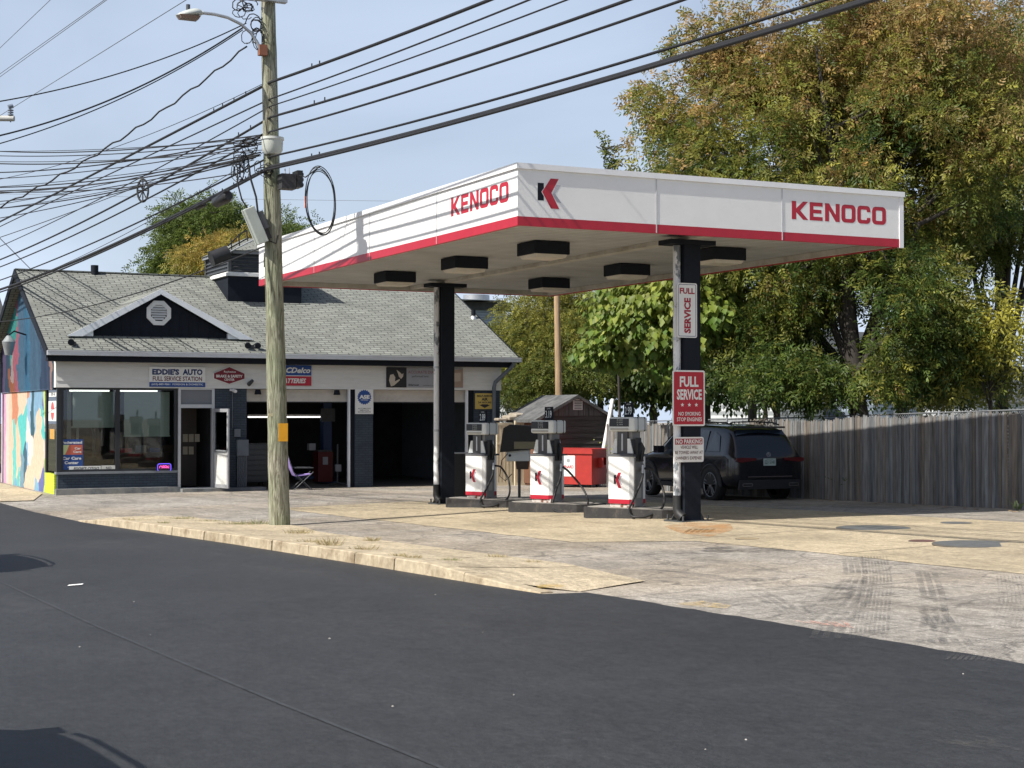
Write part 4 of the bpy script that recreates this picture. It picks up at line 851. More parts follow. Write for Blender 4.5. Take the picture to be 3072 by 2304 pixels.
# columns
def colm(y):
    g = zg(13.95, y); mb = MB(); h = .15
    z1 = zs-.075
    mb.box(13.95-h, 13.95+h, y-.155, y-.135, g, z1).box(13.95-h, 13.95+h, y+.135, y+.155, g, z1).box(13.94, 13.96, y-.135, y+.135, g, z1)
    mb.box(13.95-h+.0, 13.95-h+.012, y-.135, y+.135, g, z1-.001).box(13.95+h-.012, 13.95+h, y-.135, y+.135, g, z1-.001)
    co = mb.build('column', BLK, can)
    MB().box(13.95-.28, 13.95+.28, y-.28, y+.28, g-.02, g+.02).build('base_plate', DKGREY, co)
    mb = MB()
    for sx_ in (-1, 1):
        for sy in (-1, 1):
            mb.cyl((13.95+sx_*.23, y+sy*.23), .018, g+.02, g+.1, 8)
            mb.add([(13.95+sx_*.152, y+sy*.08, g+.02), (13.95+sx_*.26, y+sy*.08, g+.02), (13.95+sx_*.152, y+sy*.08, g+.2), (13.95+sx_*.152, y+sy*.095, g+.02), (13.95+sx_*.26, y+sy*.095, g+.02), (13.95+sx_*.152, y+sy*.095, g+.2)], [(0,1,2),(5,4,3),(0,3,4,1),(1,4,5,2),(2,5,3,0)])
    mb.build('anchor_bolt', DKGREY, co)
    MB().box(13.95-.42, 13.95+.42, y-.2, y+.2, zs-.15, zs-.0745).build('cap_bracket', BLK, co)
    PP = M('peeling_pipe_paint', (.66,.67,.68), .5, var=.08, scale=5, dark=(.16,.18,.20), dscale=3.2, dlo=.53, dhi=.57, stretch=(1,1,.45))
    x = 13.95-.215; yy = y-.03
    dp = MB().tube([(x, yy, g+.42), (x, yy, zs-.16)], .062, 14).build('drain_pipe', PP, can)
    MB().tube([(x, yy, g+.42), (x, yy, g+.2), (x+.01, yy-.03, g+.12), (x+.04, yy-.12, g+.06)], [.07,.075,.08,.085], 14).build('rubber_boot', RUBBER, dp)
    mb = MB()
    for z in (1.55, 2.9): mb.cyl((x, yy), .069, g+z, g+z+.045, 14).box(x+.06, 13.95-.151, yy-.012, yy+.012, g+z, g+z+.03)
    mb.build('pipe_clamp', GALV, dp); return co
colm(21.96); colm(31.6)
# lights under the canopy
lens = M('lens_milky', (.55,.52,.46), .4, var=.1)
lights = [((1630, 748), 'nearest the front corner'), ((2160, 766), 'right of the front column'), ((1393, 792), 'second from the front on the left side'), ((1881, 812), 'second from the front on the right side'), ((1184, 834), 'furthest back on the left side'), ((1647, 852), 'furthest back on the right side')]
for (px, py), w_ in lights:
    p = onZ(px, py, zs-.12); t = thing('canopy_light', 'black canopy light with milky lens, '+w_, 'ceiling light', (p.x, p.y, zs-.01), 0, 'lights under the canopy')
    MB().bbox(-.33, .33, -.33, .33, -.21, 0, .01).build('housing', BLK, t, local=True); MB().box(-.27, .27, -.27, .27, -.265, -.209, top=(-.03,-.03)).build('lens', lens, t, local=True)
# signs on the front column
Yc = 21.96-.16
def csign(name, label, rect, mat, rot=0):
    a, b_ = onY(rect[0], rect[1], Yc), onY(rect[2], rect[3], Yc); W = b_.x-a.x; z1 = onY((rect[0]+rect[2])/2, rect[1], Yc).z; z0 = onY((rect[0]+rect[2])/2, rect[3], Yc).z; H = z1-z0
    t = thing(name, label, 'sign', (a.x, Yc-.01, z0)); t.rotation_euler.y = rot
    fr = (Vector((a.x, Yc-.01, z0)), (1,0,0), (0,0,1)); MB().prism(rrect(0,W,0,H,.03), fr, 0, .006).build('board', mat, t); return t, fr, W, H
def border(fr, W, H, m, th, mat, t, name='border'):
    o = rrect(m,W-m,m,H-m,.02); i = rrect(m+th,W-m-th,m+th,H-m-th,.015); k = len(o); mb = MB()
    for j in range(k): mb.prism([o[j], o[(j+1)%k], i[(j+1)%k], i[j]], fr, .0062, .0072)
    mb.build(name, mat, t)
t, fr, W, H = csign('vertical_service_sign', 'white FULL SERVICE sign with SERVICE turned sideways, topmost on the front column', (2031,849,2090,1013), VW)
border(fr, W, H, .02, .008, VN, t)
mb = MB(); put_text(mb, 'FULL', fr, .12*W, .88*W, .80*H, .91*H, .0085, .03); put_text(mb, 'SERVICE', fr, .34*W, .68*W, .08*H, .73*H, .0085, .04, vertical=True); mb.build('lettering', DRED, t)
t, fr, W, H = csign('full_service_sign', 'red FULL SERVICE sign with three white stars in the middle of the front column', (2016,1111,2113,1278), VW)
MB().prism(rrect(.025,W-.025,.025,H-.025,.02), fr, .0062, .0075).build('red_face', colM('sign_red', (.42,.015,.03)), t)
words_on(t, fr, [('FULL', .22*W,.80*W,.70*H,.89*H,.03), ('SERVICE', .13*W,.90*W,.47*H,.66*H,.03), ('NO SMOKING', .18*W,.86*W,.185*H,.255*H,.012), ('STOP ENGINES', .13*W,.90*W,.085*H,.155*H,.012)], VW, .009)
mb = MB()
for k in range(3):
    c = (W*(.30+.215*k), .38*H); st = []
    for j in range(10): a = R(90+36*j); rr = .036 if j % 2 == 0 else .015; st.append((c[0]+rr*math.cos(a), c[1]+rr*math.sin(a)))
    mb.prism(st, fr, .008, .009)
mb.build('star', VW, t)
t, fr, W, H = csign('no_parking_sign', 'white NO PARKING tow-away sign with a red header, lowest on the front column', (2020,1311,2109,1386), VW, R(1.5))
MB().prism([(.04*W,.70*H),(.96*W,.70*H),(.96*W,.94*H),(.04*W,.94*H)], fr, .0062, .0075).build('red_header', colM('faded_red', (.34,.03,.045)), t)
words_on(t, fr, [('NO PARKING', .07*W,.93*W,.73*H,.91*H,.02)], VW, .009, 'header_lettering')
words_on(t, fr, [('VEHICLE WILL', .22*W,.80*W,.53*H,.66*H,.01), ('BE TOWED AWAY AT', .04*W,.97*W,.32*H,.45*H,.01), ("OWNER'S EXPENSE", .05*W,.93*W,.10*H,.23*H,.01)], M('faded_maroon', (.10,.03,.03), .6), .0085)

# ================================================================== pumps on their islands
PR = R(-62.6)
PW = M('pump_white', (.80,.80,.78), .35, var=.03, dark=(.5,.45,.38), dscale=2.5, dlo=.62, dhi=.9)
PG = M('pump_grey', (.20,.20,.195), .5, var=.12, scale=6, dark=(.3,.27,.2), dscale=4, dlo=.6, dhi=.8)
PD = M('pump_dark', (.06,.06,.065), .45, var=.1)
HEADW = M('pump_head', (.62,.65,.65), .4, var=.04); DISP = M('display_glass', (.012,.014,.018), .12, var=.1)
m_isl = M('island_black', (.035,.034,.034), .85, var=.3, scale=5, bump=.5, bscale=30, dark=(.16,.13,.1), dscale=4, dlo=.55, dhi=.75)
m_islt = M('island_top', (.30,.28,.25), .9, var=.2, scale=5, dark=(.12,.11,.1), dscale=2, dlo=.45, dhi=.7)
def pump(x, y, price, label, islabel, hosepts, first):
    g = zg(x, y)
    isl = thing('pump_island', islabel, 'island', (x, y, g), PR, 'black kerbed islands under the canopy')
    L_, D_ = .78, .45; c = .17; x0_, x1_ = -.72, 1.12
    pl = [(x0_+c,-D_),(x1_-c,-D_),(x1_,-D_+c),(x1_,D_-c),(x1_-c,D_),(x0_+c,D_),(x0_,D_-c),(x0_,-D_+c)]
    MB().prism(pl, ((0,0,0),(1,0,0),(0,1,0)), -.1, .17).build('kerb_block', m_isl, isl, local=True)
    MB().prism([(a*.93+.01, b*.9) for a, b in pl], ((0,0,0),(1,0,0),(0,1,0)), .165, .176).build('concrete_top', m_islt, isl, local=True)
    t = thing('fuel_pump', label, 'fuel pump', (x, y, g+.176), PR, 'old fuel pumps under the canopy')
    w_, d_ = .235, .24
    MB().box(-w_+.02, w_-.02, -d_+.02, d_-.02, 0, .07).build('base', M('rusty_white', (.5,.46,.42), .8, var=.1, dark=(.16,.06,.03), dscale=9, dlo=.48, dhi=.56), t, local=True)
    ch = .055
    P = [(-w_,-d_),(w_-ch,-d_),(w_,-d_+ch),(w_,d_-ch),(w_-ch,d_),(-w_,d_)]
    b = MB(); b.prism(P, ((0,0,0),(1,0,0),(0,1,0)), .137, .86); cab = b.build('cabinet', PW, t, local=True)
    MB().prism([(a*1.004, c_*1.004) for a, c_ in P], ((0,0,0),(1,0,0),(0,1,0)), .062, .135).build('red_band', RED, t, local=True)
    MB().box(w_+.001, w_+.012, -d_+ch+.02, d_-ch-.09, .02, .84).build('side_panel', PG, t, local=True)
    MB().box(w_+.0125, w_+.017, -.10, .02, .16, .33).build('data_plate', M('plate_pale', (.34,.33,.31), .6), t, local=True)
    MB().box(-w_-.01, w_+.03, -d_-.01, d_+.01, .865, .90, top=(.01,.01)).build('top_ledge', PD, t, local=True)
    klogo((Vector((-.125,-d_,.33)), (1,0,0), (0,0,1)), .16, .26, t, .005, True)
    # yoke: dark centre with two white wings, head above
    MB().box(-.10, .10, -.17, .17, .90, 1.29).build('neck', PD, t, local=True)
    MB().box(.10, .17, -.13, .13, 1.15, 1.29).build('neck_side', PG, t, local=True)
    for s in (-1, 1):
        for ys in (-1, 1):
            mb = MB(); q = [(s*.105, .915), (s*.215, .915), (s*.15, 1.165), (s*.105, 1.165)]
            mb.prism(q if s > 0 else q[::-1], ((0, ys*.165, 0), (1,0,0), (0,0,1)), -.012, .012); mb.build('white_wing', HEADW, t, local=True)
    MB().box(-.015, .015, -.178, -.17, .96, 1.25).build('nozzle_latch', GALV, t, local=True)
    hd = MB(); P2 = []; hw, hd_ = .25, .215
    hd.bbox(-hw, hw+.02, -hd_, hd_, 1.285, 1.53, .035)
    head = hd.build('head', HEADW, t, local=True)
    MB().box(-hw+.02, hw-.09, -hd_-.006, -hd_-.0005, 1.37, 1.505).build('display', DISP, head, local=True)
    MB().box(-hw+.04, hw-.10, -hd_-.005, -hd_-.0005, 1.31, 1.343).build('name_plate', M('plate_grey', (.36,.35,.32), .5), head, local=True)
    mb = MB()
    for zz, ss in ((1.47, '0.00'), (1.43, '0.000'), (1.39, price)): put_text(mb, ss, (Vector((-.08, -hd_-.006, zz)), (1,0,0), (0,0,1)), 0, .12, 0, .024, .001, .01)
    mb.build('digits', M('lcd_grey', (.28,.30,.30), .5), head, local=True)
    mb = MB()
    for yy in (-.10, .12): mb.box(-hw-.002, hw+.024, yy-.006, yy+.006, 1.287, 1.532)
    mb.build('head_seam', RUBBER, head, local=True)
    pt = MB().box(-.09, .09, .02, .05, 1.53, 1.78).build('price_topper', BLK, t, local=True)
    mb = MB()
    put_text(mb, price, (Vector((0, .02, 0)), (1,0,0), (0,0,1)), -.07, .07, 1.57, 1.71, .003, .01); put_text(mb, 'CASH', (Vector((0, .02, 0)), (1,0,0), (0,0,1)), -.04, .04, 1.735, 1.76, .003); mb.build('price_digits', M('price_pale', (.55,.6,.62), .6), pt, local=True)
    # nozzle boot on both long sides, nozzle, hoses
    for s in ((1,) if not first else (1,)):
        P3 = [(-.10,.86),(.10,.86),(.085,1.19),(-.03,1.19)]
        nb_ = MB().box(w_-.05, w_+.055, -.13, .05, .78, 1.18, top=(.03,.04)).build('nozzle_boot', RUBBER, t, local=True)
        MB().tube([(w_+.05,-.03,1.10),(w_+.10,-.03,1.0),(w_+.085,-.04,.88),(w_+.06,-.05,.78)], [.018,.03,.028,.02], 8).build('nozzle', RUBBER, nb_, local=True)
    MB().box(-w_-.03, -w_+.06, -.05, .13, .9, 1.15, top=(.03,.04)).build('nozzle_boot', RUBBER, t, local=True)
    def catm(P, n=10):
        P = [Vector(p) for p in P]; out = []
        Q = [P[0]] + P + [P[-1]]
        for i in range(1, len(Q)-2):
            for k in range(n):
                u = k/n; a, b_, c_, e = Q[i-1], Q[i], Q[i+1], Q[i+2]
                out.append(.5*((2*b_)+(c_-a)*u+(2*a-5*b_+4*c_-e)*u*u+(3*b_-a-3*c_+e)*u**3))
        return out+[P[-1]]
    MB().tube(catm(hosepts), .020, 8).build('hose', RUBBER, t, local=True)
    MB().tube([(w_+.02,.02,.60),(w_+.07,.0,.68)], [.022,.026], 8).build('hose_coupling', GALV, t, local=True); MB().tube([(w_+.10,-.05,.72),(w_+.11,-.07,.58)], [.026,.022], 8).build('hose_coupling', GALV, t, local=True)
    return t
H1 = [(.33,-.05,.74),(.34,-.08,.5),(.30,-.25,.2),(.34,-.5,-.02),(.5,-.62,-.12),(.72,-.5,-.1),(.85,-.25,.05),(.72,-.05,.35),(.5,.0,.62),(.34,.0,.66)]
H2 = [(.33,-.05,.74),(.34,-.07,.5),(.31,-.2,.2),(.40,-.42,-.08),(.7,-.5,-.16),(1.05,-.4,-.14),(1.0,-.15,.02),(.8,.0,.25),(.5,.0,.55),(.34,.0,.66)]
for i, (px, y, price, who, H_) in enumerate(((1448, 29.7, '2.89', 'beside the back column, farthest from the camera', H1), (1646, 26.8, '3.19', 'in the middle of the three', H2), (1885, 23.8, '2.99', 'beside the signposted front column, nearest the camera', H1))):
    X = onY(px-2, 1500, y).x
    pump(X, y, price, 'white fuel pump with K logo, '+who, 'black kerbed concrete island under the pump '+who.split(',')[0], H_, i == 0)

# payment kiosk with black hood
p = onG(1558, 1501); t = thing('payment_kiosk', 'grey box on a post under a black weather hood between the back and middle pumps', 'kiosk', p, R(-30))
MB().box(-.03, .03, -.03, .03, 0, .75).box(-.12, .12, -.12, .12, 0, .02).build('post', DKGREY, t, local=True)
MB().bbox(-.28, .24, -.18, .18, .88, 1.14, .02).build('box', HEADW, t, local=True)
MB().box(-.06, .20, -.12, .12, .70, .88, top=(-.02,-.02)).build('under_box', M('rust_brown', (.07,.05,.04), .8), t, local=True)
MB().prism([(-.42,1.08),(.42,1.16),(.42,1.66),(-.2,1.70),(-.34,1.62)], ((0,.28,0),(1,0,0),(0,0,1)), -.0, .56).build('hood', RUBBER, t, local=True)
MB().box(-.1, .42, -.29, -.283, 1.16, 1.32).build('hood_panel', M('khaki', (.22,.20,.13), .7), t, local=True)
MB().prism(ngon(-.2, 1.01, .03, 12), ((0,-.18,0),(1,0,0),(0,0,1)), 0, .01).build('lock', RUBBER, t, local=True)
MB().tube([(-.25,-.2,1.05),(-.38,-.25,.9),(-.42,-.25,.55),(-.3,-.22,.45),(-.15,-.2,.6)], .01, 6).build('loose_wire', CABLE, t, local=True)

# black display stand right of the back column
p = onG(1390, 1500); t = thing('squeegee_stand', 'black leaning windscreen-wash stand with a pale top edge behind the back column', 'stand', p, R(-20))
MB().add([(-.22,-.15,0),(.22,-.15,0),(.3,.2,0),(-.22,.2,0),(-.22,-.1,1.05),(.08,-.1,1.05),(.1,.1,1.05),(-.22,.1,1.05)], [(0,3,2,1),(4,5,6,7),(0,1,5,4),(1,2,6,5),(2,3,7,6),(3,0,4,7)]).build('body', RUBBER, t, local=True)
MB().box(-.24, .12, -.13, .13, 1.05, 1.08).build('top_edge', VG, t, local=True)
p = onG(1432, 1497); t = MB().tube([(0,0,.02),(.1,.0,.15),(.22,.02,.3),(.2,.02,.4)], [.2,.16,.1,.04], 14).build('black_cone', RUBBER, local=True, at=p); tag(t, 'low black rubber bulk lying behind the back column', 'cone')
# ================================================================== shed, pale doors, dumpster, car, fence
WOOD = M('weathered_wood', (.062,.058,.055), .85, var=.45, scale=3, stretch=(.4,.4,7), bump=.6, bscale=20)
WOODR = M('red_brown_wood', (.15,.07,.04), .85, var=.4, scale=3, stretch=(6,6,.5), bump=.5, bscale=20)
SHR = M('shed_shingle', (.085,.088,.09), .95, var=.3, scale=4, bump=.7, bscale=25, dark=(.15,.15,.148), dscale=2)
SYs = 41.0
A0 = onY(1629, 1455, SYs); A1 = onY(1823, 1455, SYs); g = zg(A0.x, SYs)
ze_ = onY(1629, 1241, SYs).z; zr_ = onY(1731, 1184, SYs).z; sx0, sx1 = A0.x, A1.x; sxm = (sx0+sx1)/2; yb2 = SYs+2.0
sh = thing('shed', 'small weathered wooden shed with dark shingle roof and white louvred vent behind the red dumpster', 'shed', (sx0, SYs, g))
mb = MB(); n = 12
for i in range(n):
    z0, z1 = lerp(g, ze_-.02, i/n), lerp(g, ze_-.02, (i+1)/n)
    mb.add([(sx0,SYs-.02,z0),(sx1,SYs-.02,z0),(sx1,SYs,z1),(sx0,SYs,z1),(sx0,SYs,z0),(sx1,SYs,z0)], [(0,1,2,3),(0,4,5,1)])
mb.box(sx1-.05, sx1, SYs, yb2, g, ze_).box(sx0, sx1, yb2-.05, yb2, g, ze_)
mb.build('clapboard_wall', WOOD, sh)
mb = MB(); k = 0; x = sx0
while x < sx1-.01:
    zt1 = lerp(ze_, zr_, 1-abs(x+.08-sxm)/(sxm-sx0)) - .05; mb.box(x, min(x+.155, sx1), SYs-.03, SYs-.003, ze_-.06, zt1); x += .165
mb.build('gable_boards', M('gable_wood', (.095,.095,.095), .9, var=.4, scale=3, stretch=(7,7,.5)), sh)
mb = MB(); mb.box(sx0-.02, sx0, SYs, yb2, g, ze_-.01); sd_ = mb.build('side_wall', WOODR, sh)
MB().box(sx0-.05, sx0-.021, SYs+.5, SYs+1.3, g+.05, ze_-.25).build('plank_door', WOODR, sh)
mb = MB(); oh = .32; zz = (zr_-ze_)/(sxm-sx0)
for s, xa in ((-1, sx0-oh), (1, sx1+.12)):
    za = zr_-abs(xa-sxm)*zz; vs = [(xa,SYs-.15,za),(sxm,SYs-.15,zr_),(sxm,yb2+.15,zr_),(xa,yb2+.15,za)]; vs += [(a,b_,c-.09) for a,b_,c in vs]
    f = [(0,1,2,3),(7,6,5,4),(0,4,5,1),(1,5,6,2),(2,6,7,3),(3,7,4,0)]; mb.add(vs, f if s < 0 else [q[::-1] for q in f])
mb.build('roof', SHR, sh)
c0 = onY(1731, 1212, SYs); vt = MB().box(c0.x-.15, c0.x+.15, SYs-.06, SYs-.031, c0.z-.17, c0.z+.15).build('vent', WHT, sh)
mb = MB()
for k in range(6): z = c0.z-.145+k*.048; mb.box(c0.x-.12, c0.x+.12, SYs-.066, SYs-.0605, z, z+.018)
mb.build('slot', BLK, vt)
# pale door panels leaning between garage and shed
PN = M('cream_panel', (.62,.55,.40), .7, var=.08, scale=4, stretch=(6,6,.4), dark=(.35,.28,.18), dscale=2.5, dlo=.58, dhi=.85)
for i, (px0, px1, yy, top, lb) in enumerate(((1490, 1542, 42.3, 1268, 'cream painted gate panel left of the round red plaque'), (1545, 1600, 42.1, 1262, 'cream painted gate panel nearest the shed'))):
    a, b_ = onY(px0, 1455, yy), onY(px1, 1455, yy); zt1 = onY(px0, top, yy).z; gg = zg(a.x, yy); t = thing('gate_panel', lb, 'gate panel', (a.x, yy, gg))
    MB().box(a.x, b_.x, yy, yy+.05, gg, zt1).build('board', PN, t)
    mb = MB()
    for k in range(5): x = lerp(a.x, b_.x, (k+.5)/5); mb.box(x-.008, x+.008, yy-.004, yy-.001, gg+.1, zt1-.1)
    mb.build('groove', M('groove_tan', (.3,.25,.16), .9), t)
    MB().box(a.x, b_.x, yy-.015, yy-.005, zt1-.07, zt1-.0).box(a.x, b_.x, yy-.015, yy-.005, gg+1.2, gg+1.25).build('rail', PN, t)
    if i == 0: MB().prism([(b_.x-.14+.08*math.cos(R(a_*18)), onY(1500,1305,yy).z+.16*math.sin(R(a_*18))) for a_ in range(20)], ((0,yy-.016,0),(1,0,0),(0,0,1)), 0, .02).build('red_plaque', M('plaque_red', (.25,.05,.04), .5, var=.4, scale=12), t)
rng = random.Random(9)
for k, (px, l) in enumerate(((1484, .3), (1510, .26), (1532, .3))):
    p = onY(px, 1256-k*4, 42.5); t = MB().bbox(-l/2, l/2, -.25, .25, 0, .08+.03*k, .03).build('scrap_board', M('old_board', (.33,.29,.23), .9, var=.3), local=True, at=(p.x+.2, p.y, p.z-.06)); t.rotation_euler = (rng.uniform(-.1,.1), rng.uniform(-.1,.1), rng.uniform(-.3,.3))
    tag(t, ('pale scrap board lying on the gate panels beside the garage', 'pale scrap board in the middle of the pile on the gate panels', 'pale scrap board nearest the shed on the gate panels')[k], 'scrap board', 'scrap boards on the gate panels')
# dumpster
p = onG(1775, 1463); DR = M('dumpster_red', (.36,.028,.022), .5, var=.12, scale=4, dark=(.25,.05,.03), dscale=4, dlo=.62, dhi=.8)
ds = thing('dumpster', 'red steel dumpster with white notice standing behind the middle pump', 'dumpster', p, R(-58))
LW, LD, LH = 1.7, 1.25, 1.02
mb = MB(); mb.add([(-LW,0,.08),(0,0,.08),(0,LD*.62,.08),(-LW,LD*.62,.08),(-LW,0,LH),(0,0,LH),(0,LD,LH),(-LW,LD,LH)], [(0,3,2,1),(4,5,6,7),(0,1,5,4),(1,2,6,5),(2,3,7,6),(3,0,4,7)])
mb.build('bin', DR, ds, local=True)
MB().box(-LW-.04, .04, -.04, .03, LH-.09, LH+.02).box(.0, .04, .03, LD, LH-.09, LH+.02).box(-LW-.04, -LW, .03, LD, LH-.09, LH+.02).box(-LW, 0, LD-.04, LD+.02, LH-.09, LH+.02).build('rim', DR, ds, local=True)
MB().box(-LW, -.02, .04, LD-.05, LH+.021, LH+.05).build('lid', M('lid_red', (.36,.03,.025), .5), ds, local=True)
MB().box(.001, .16, .35, .75, .55, .62).box(.001, .16, .35, .39, .62, .82).box(.001, .16, .71, .75, .62, .82).build('fork_pocket', DR, ds, local=True)
mb = MB()
for x in (-LW+.15, -.15): mb.tube([(x-.03,.12,.07),(x+.03,.12,.07)], .07, 12).tube([(x-.03,.6,.07),(x+.03,.6,.07)], .07, 12)
mb.build('caster', RUBBER, ds, local=True)
fr = (Vector((-.95,-.001,.30)), (1,0,0), (0,0,1)); nt_ = MB().prism([(0,0),(.42,0),(.42,.58),(0,.58)], fr, 0, .006).build('notice', VW, ds, local=True)
mb = MB(); put_text(mb, 'PINARD', fr, .04, .38, .22, .31, .008, .03); mb.build('notice_red_text', VR, nt_, local=True)
mb = MB(); put_text(mb, 'WASTE SYSTEMS', fr, .06, .36, .17, .20, .008); put_text(mb, '1-800', fr, .10, .32, .05, .08, .008); mb.prism(ngon(.21,.44,.06,8), fr, .0062, .008); mb.build('notice_dark_text', VG, nt_, local=True)
# white plastic pipe leaning by the shed
a = onY(1811, 1345, 40.5); b_ = onY(1838, 1198, 40.8); t = MB().tube([a, b_], .058, 12).build('plastic_pipe', WHT, at=(a.x, a.y, zg(a.x,a.y)))
MB().tube([b_+Vector((.05,.1,-.1)), a+Vector((.42,.2,-1.2))], .02, 6).build('thin_pipe', CABLEG, t)
MB().tube([a, (a.x-.25, a.y-.2, zg(a.x, a.y))], .058, 12).build('lower_pipe', WHT, t); tag(t, 'long white plastic pipe leaning against the right corner of the shed', 'pipe')
# rusty machine stand near the car bonnet
p = onG(1975, 1440); t = thing('engine_hoist', 'rusty red steel hoist frame with a dark post against the fence, left of the car', 'hoist', p)
MB().tube([(-.45,0,.0),(.0,0,1.5)], .045, 8).tube([(-.2,.1,0),(-.02,0,1.4)], .035, 8).build('leg', M('rusty_red', (.20,.05,.03), .8, var=.3), t, local=True)
MB().box(.0, .12, -.06, .06, 0, 1.75).build('post', M('rust_dark', (.05,.025,.02), .85), t, local=True); MB().box(-.22, -.1, -.14, -.05, .5, 1.0).build('pink_tank', M('faded_pink', (.55,.22,.2), .6), t, local=True)

# ------------------------------------------------------------------ the black car
CP = M('car_black', (.005,.006,.010), .22, .0, var=.1, spec=.5, coat=.5); CG = M('car_glass', (.02,.028,.04), .06, var=.05, spec=.8)
CPL = M('car_plastic', (.02,.02,.022), .6, var=.1); CT = M('tyre', (.014,.014,.015), .8, var=.2, scale=20); CRM = M('rim_grey', (.24,.25,.27), .3, .8, var=.1)
TL = M('tail_lamp', (.10,.006,.010), .15, var=.2, spec=.8, coat=.5); CHR = M('chrome', (.6,.6,.62), .15, 1.0, var=.05)
def make_suv(label, cat, group=None):
    t = thing('parked_car', label, cat, (0,0,0), 0, group)
    # stations from tail to nose: x, half width, bottom, sill, belt, roof half width, roof z
    ST = [(0.0,.78,.42,.50,.88,.70,.93),(.05,.86,.36,.46,.98,.74,1.03),(.16,.90,.32,.44,1.04,.73,1.20),(.34,.915,.30,.42,1.06,.70,1.47),(.52,.915,.30,.42,1.05,.66,1.615),(.9,.915,.26,.40,1.04,.66,1.665),(1.5,.915,.24,.38,1.03,.67,1.69),(2.2,.915,.24,.38,1.02,.67,1.68),(2.8,.915,.24,.38,1.01,.65,1.62),(3.15,.915,.24,.38,1.00,.66,1.42),(3.5,.91,.25,.38,1.00,.70,1.14),(3.65,.905,.26,.40,.99,.74,1.08),(4.1,.89,.28,.42,.94,.72,1.01),(4.4,.86,.30,.44,.87,.68,.92),(4.58,.78,.33,.46,.78,.6,.80),(4.63,.66,.38,.48,.66,.5,.70)]
    vs = []; K = 11
    for x, hw, zb0, zs_, zbelt, rw, zr0 in ST:
        ring = [(0,zb0),(hw*.86,zb0),(hw*.97,zb0+.08),(hw,zs_+.1),(hw,zbelt-.16),(hw*.975,zbelt-.03),(hw*.955,zbelt),(lerp(hw*.95,rw,.92),lerp(zbelt,zr0,.86)),(rw*.93,lerp(zbelt,zr0,.965)),(rw*.6,zr0-.005),(0,zr0+.012)]
        vs += [(x, y, z) for y, z in ring] + [(x, -y, z) for y, z in ring]
    fs = []
    for i in range(len(ST)-1):
        for s in (0, 1):
            for k in range(K-1):
                a = i*2*K+s*K+k; q = (a, a+1, a+2*K+1, a+2*K); fs.append(q if s == 0 else q[::-1])
    for i, rev in ((0, False), (len(ST)-1, True)):
        l = [i*2*K+k for k in range(K)] + [i*2*K+K+k for k in range(K-1, -1, -1)]; fs.append(tuple(l[::-1] if rev else l))
    mb = MB().add(vs, fs, smooth=True); bd = mb.build('body', CP, t, local=True)
    bm = bmesh.new(); bm.from_mesh(bd.data); bmesh.ops.remove_doubles(bm, verts=bm.verts[:], dist=.001); bmesh.ops.recalc_face_normals(bm, faces=bm.faces[:]); bm.to_mesh(bd.data); bm.free()
    for p_ in bd.data.polygons: p_.use_smooth = True
    bv = bd.modifiers.new('sub', 'SUBSURF'); bv.levels = 1; bv.render_levels = 2
    def wallpt(x, f, s, off=.012):                         # point on the tumblehome between belt and roof
        for i in range(len(ST)-1):
            if ST[i][0] <= x <= ST[i+1][0]:
                u = (x-ST[i][0])/(ST[i+1][0]-ST[i][0]); a = [lerp(ST[i][j], ST[i+1][j], u) for j in range(7)]; break
        y0, z0, y1, z1 = a[1]*.955, a[4], lerp(a[1]*.95, a[5], .92), lerp(a[4], a[6], .86)
        return (x, s*(lerp(y0, y1, f)+off), lerp(z0, z1, f))
    for s in (-1, 1):
        for xs_, f1 in (((.62,.80,1.05,1.16), (.1,.75,.9,.1)), ((1.22,1.28,2.05,2.12), (.08,.92,.96,.08)), ((2.2,2.2,2.85,3.25), (.08,.95,.95,.08))):
            a = [wallpt(xs_[0], f1[0], s), wallpt(xs_[1], f1[1], s), wallpt(xs_[2], f1[2], s), wallpt(xs_[3], f1[3], s)]
            mb = MB(); m1 = [tuple((np.array(a[1])+np.array(a[2]))/2)]; mb.add(a, [(0,1,2,3) if s > 0 else (3,2,1,0)]); mb.build('side_window', CG, t, local=True)
        # door seams, mirror, rails, sill
        MB().box(2.95, 3.18, s*.93, s*1.09, 1.02, 1.18).build('mirror', CP, t, local=True)
        MB().tube([(.55,s*.60,1.67),(.8,s*.61,1.715),(1.6,s*.63,1.735),(2.5,s*.62,1.715),(2.75,s*.61,1.65)], .018, 6).build('roof_rail', CPL, t, local=True)
        MB().box(1.25, 3.25, s*.90, s*.945, .27, .37).build('sill', CPL, t, local=True)
        mb = MB(); mb.box(1.0, 1.16, s*.917, s*.928, .86, .885); 
        MB().box(1.45, 1.65, s*.912, s*.93, .87, .90).box(2.5, 2.7, s*.912, s*.93, .86, .89).build('door_handle', CP, t, local=True)
    # rear window and windscreen
    MB().add([(.165,-.70,1.10),(.165,.70,1.10),(.42,.60,1.565),(.42,-.60,1.565)], [(0,3,2,1)]).build('rear_window', CG, t, local=True)
    MB().add([(3.50,.68,1.16),(3.50,-.68,1.16),(2.83,-.60,1.63),(2.83,.60,1.63)], [(0,3,2,1)]).build('windscreen', CG, t, local=True)
    MB().box(.30, .50, -.60, .60, 1.60, 1.64).build('spoiler', CP, t, local=True)
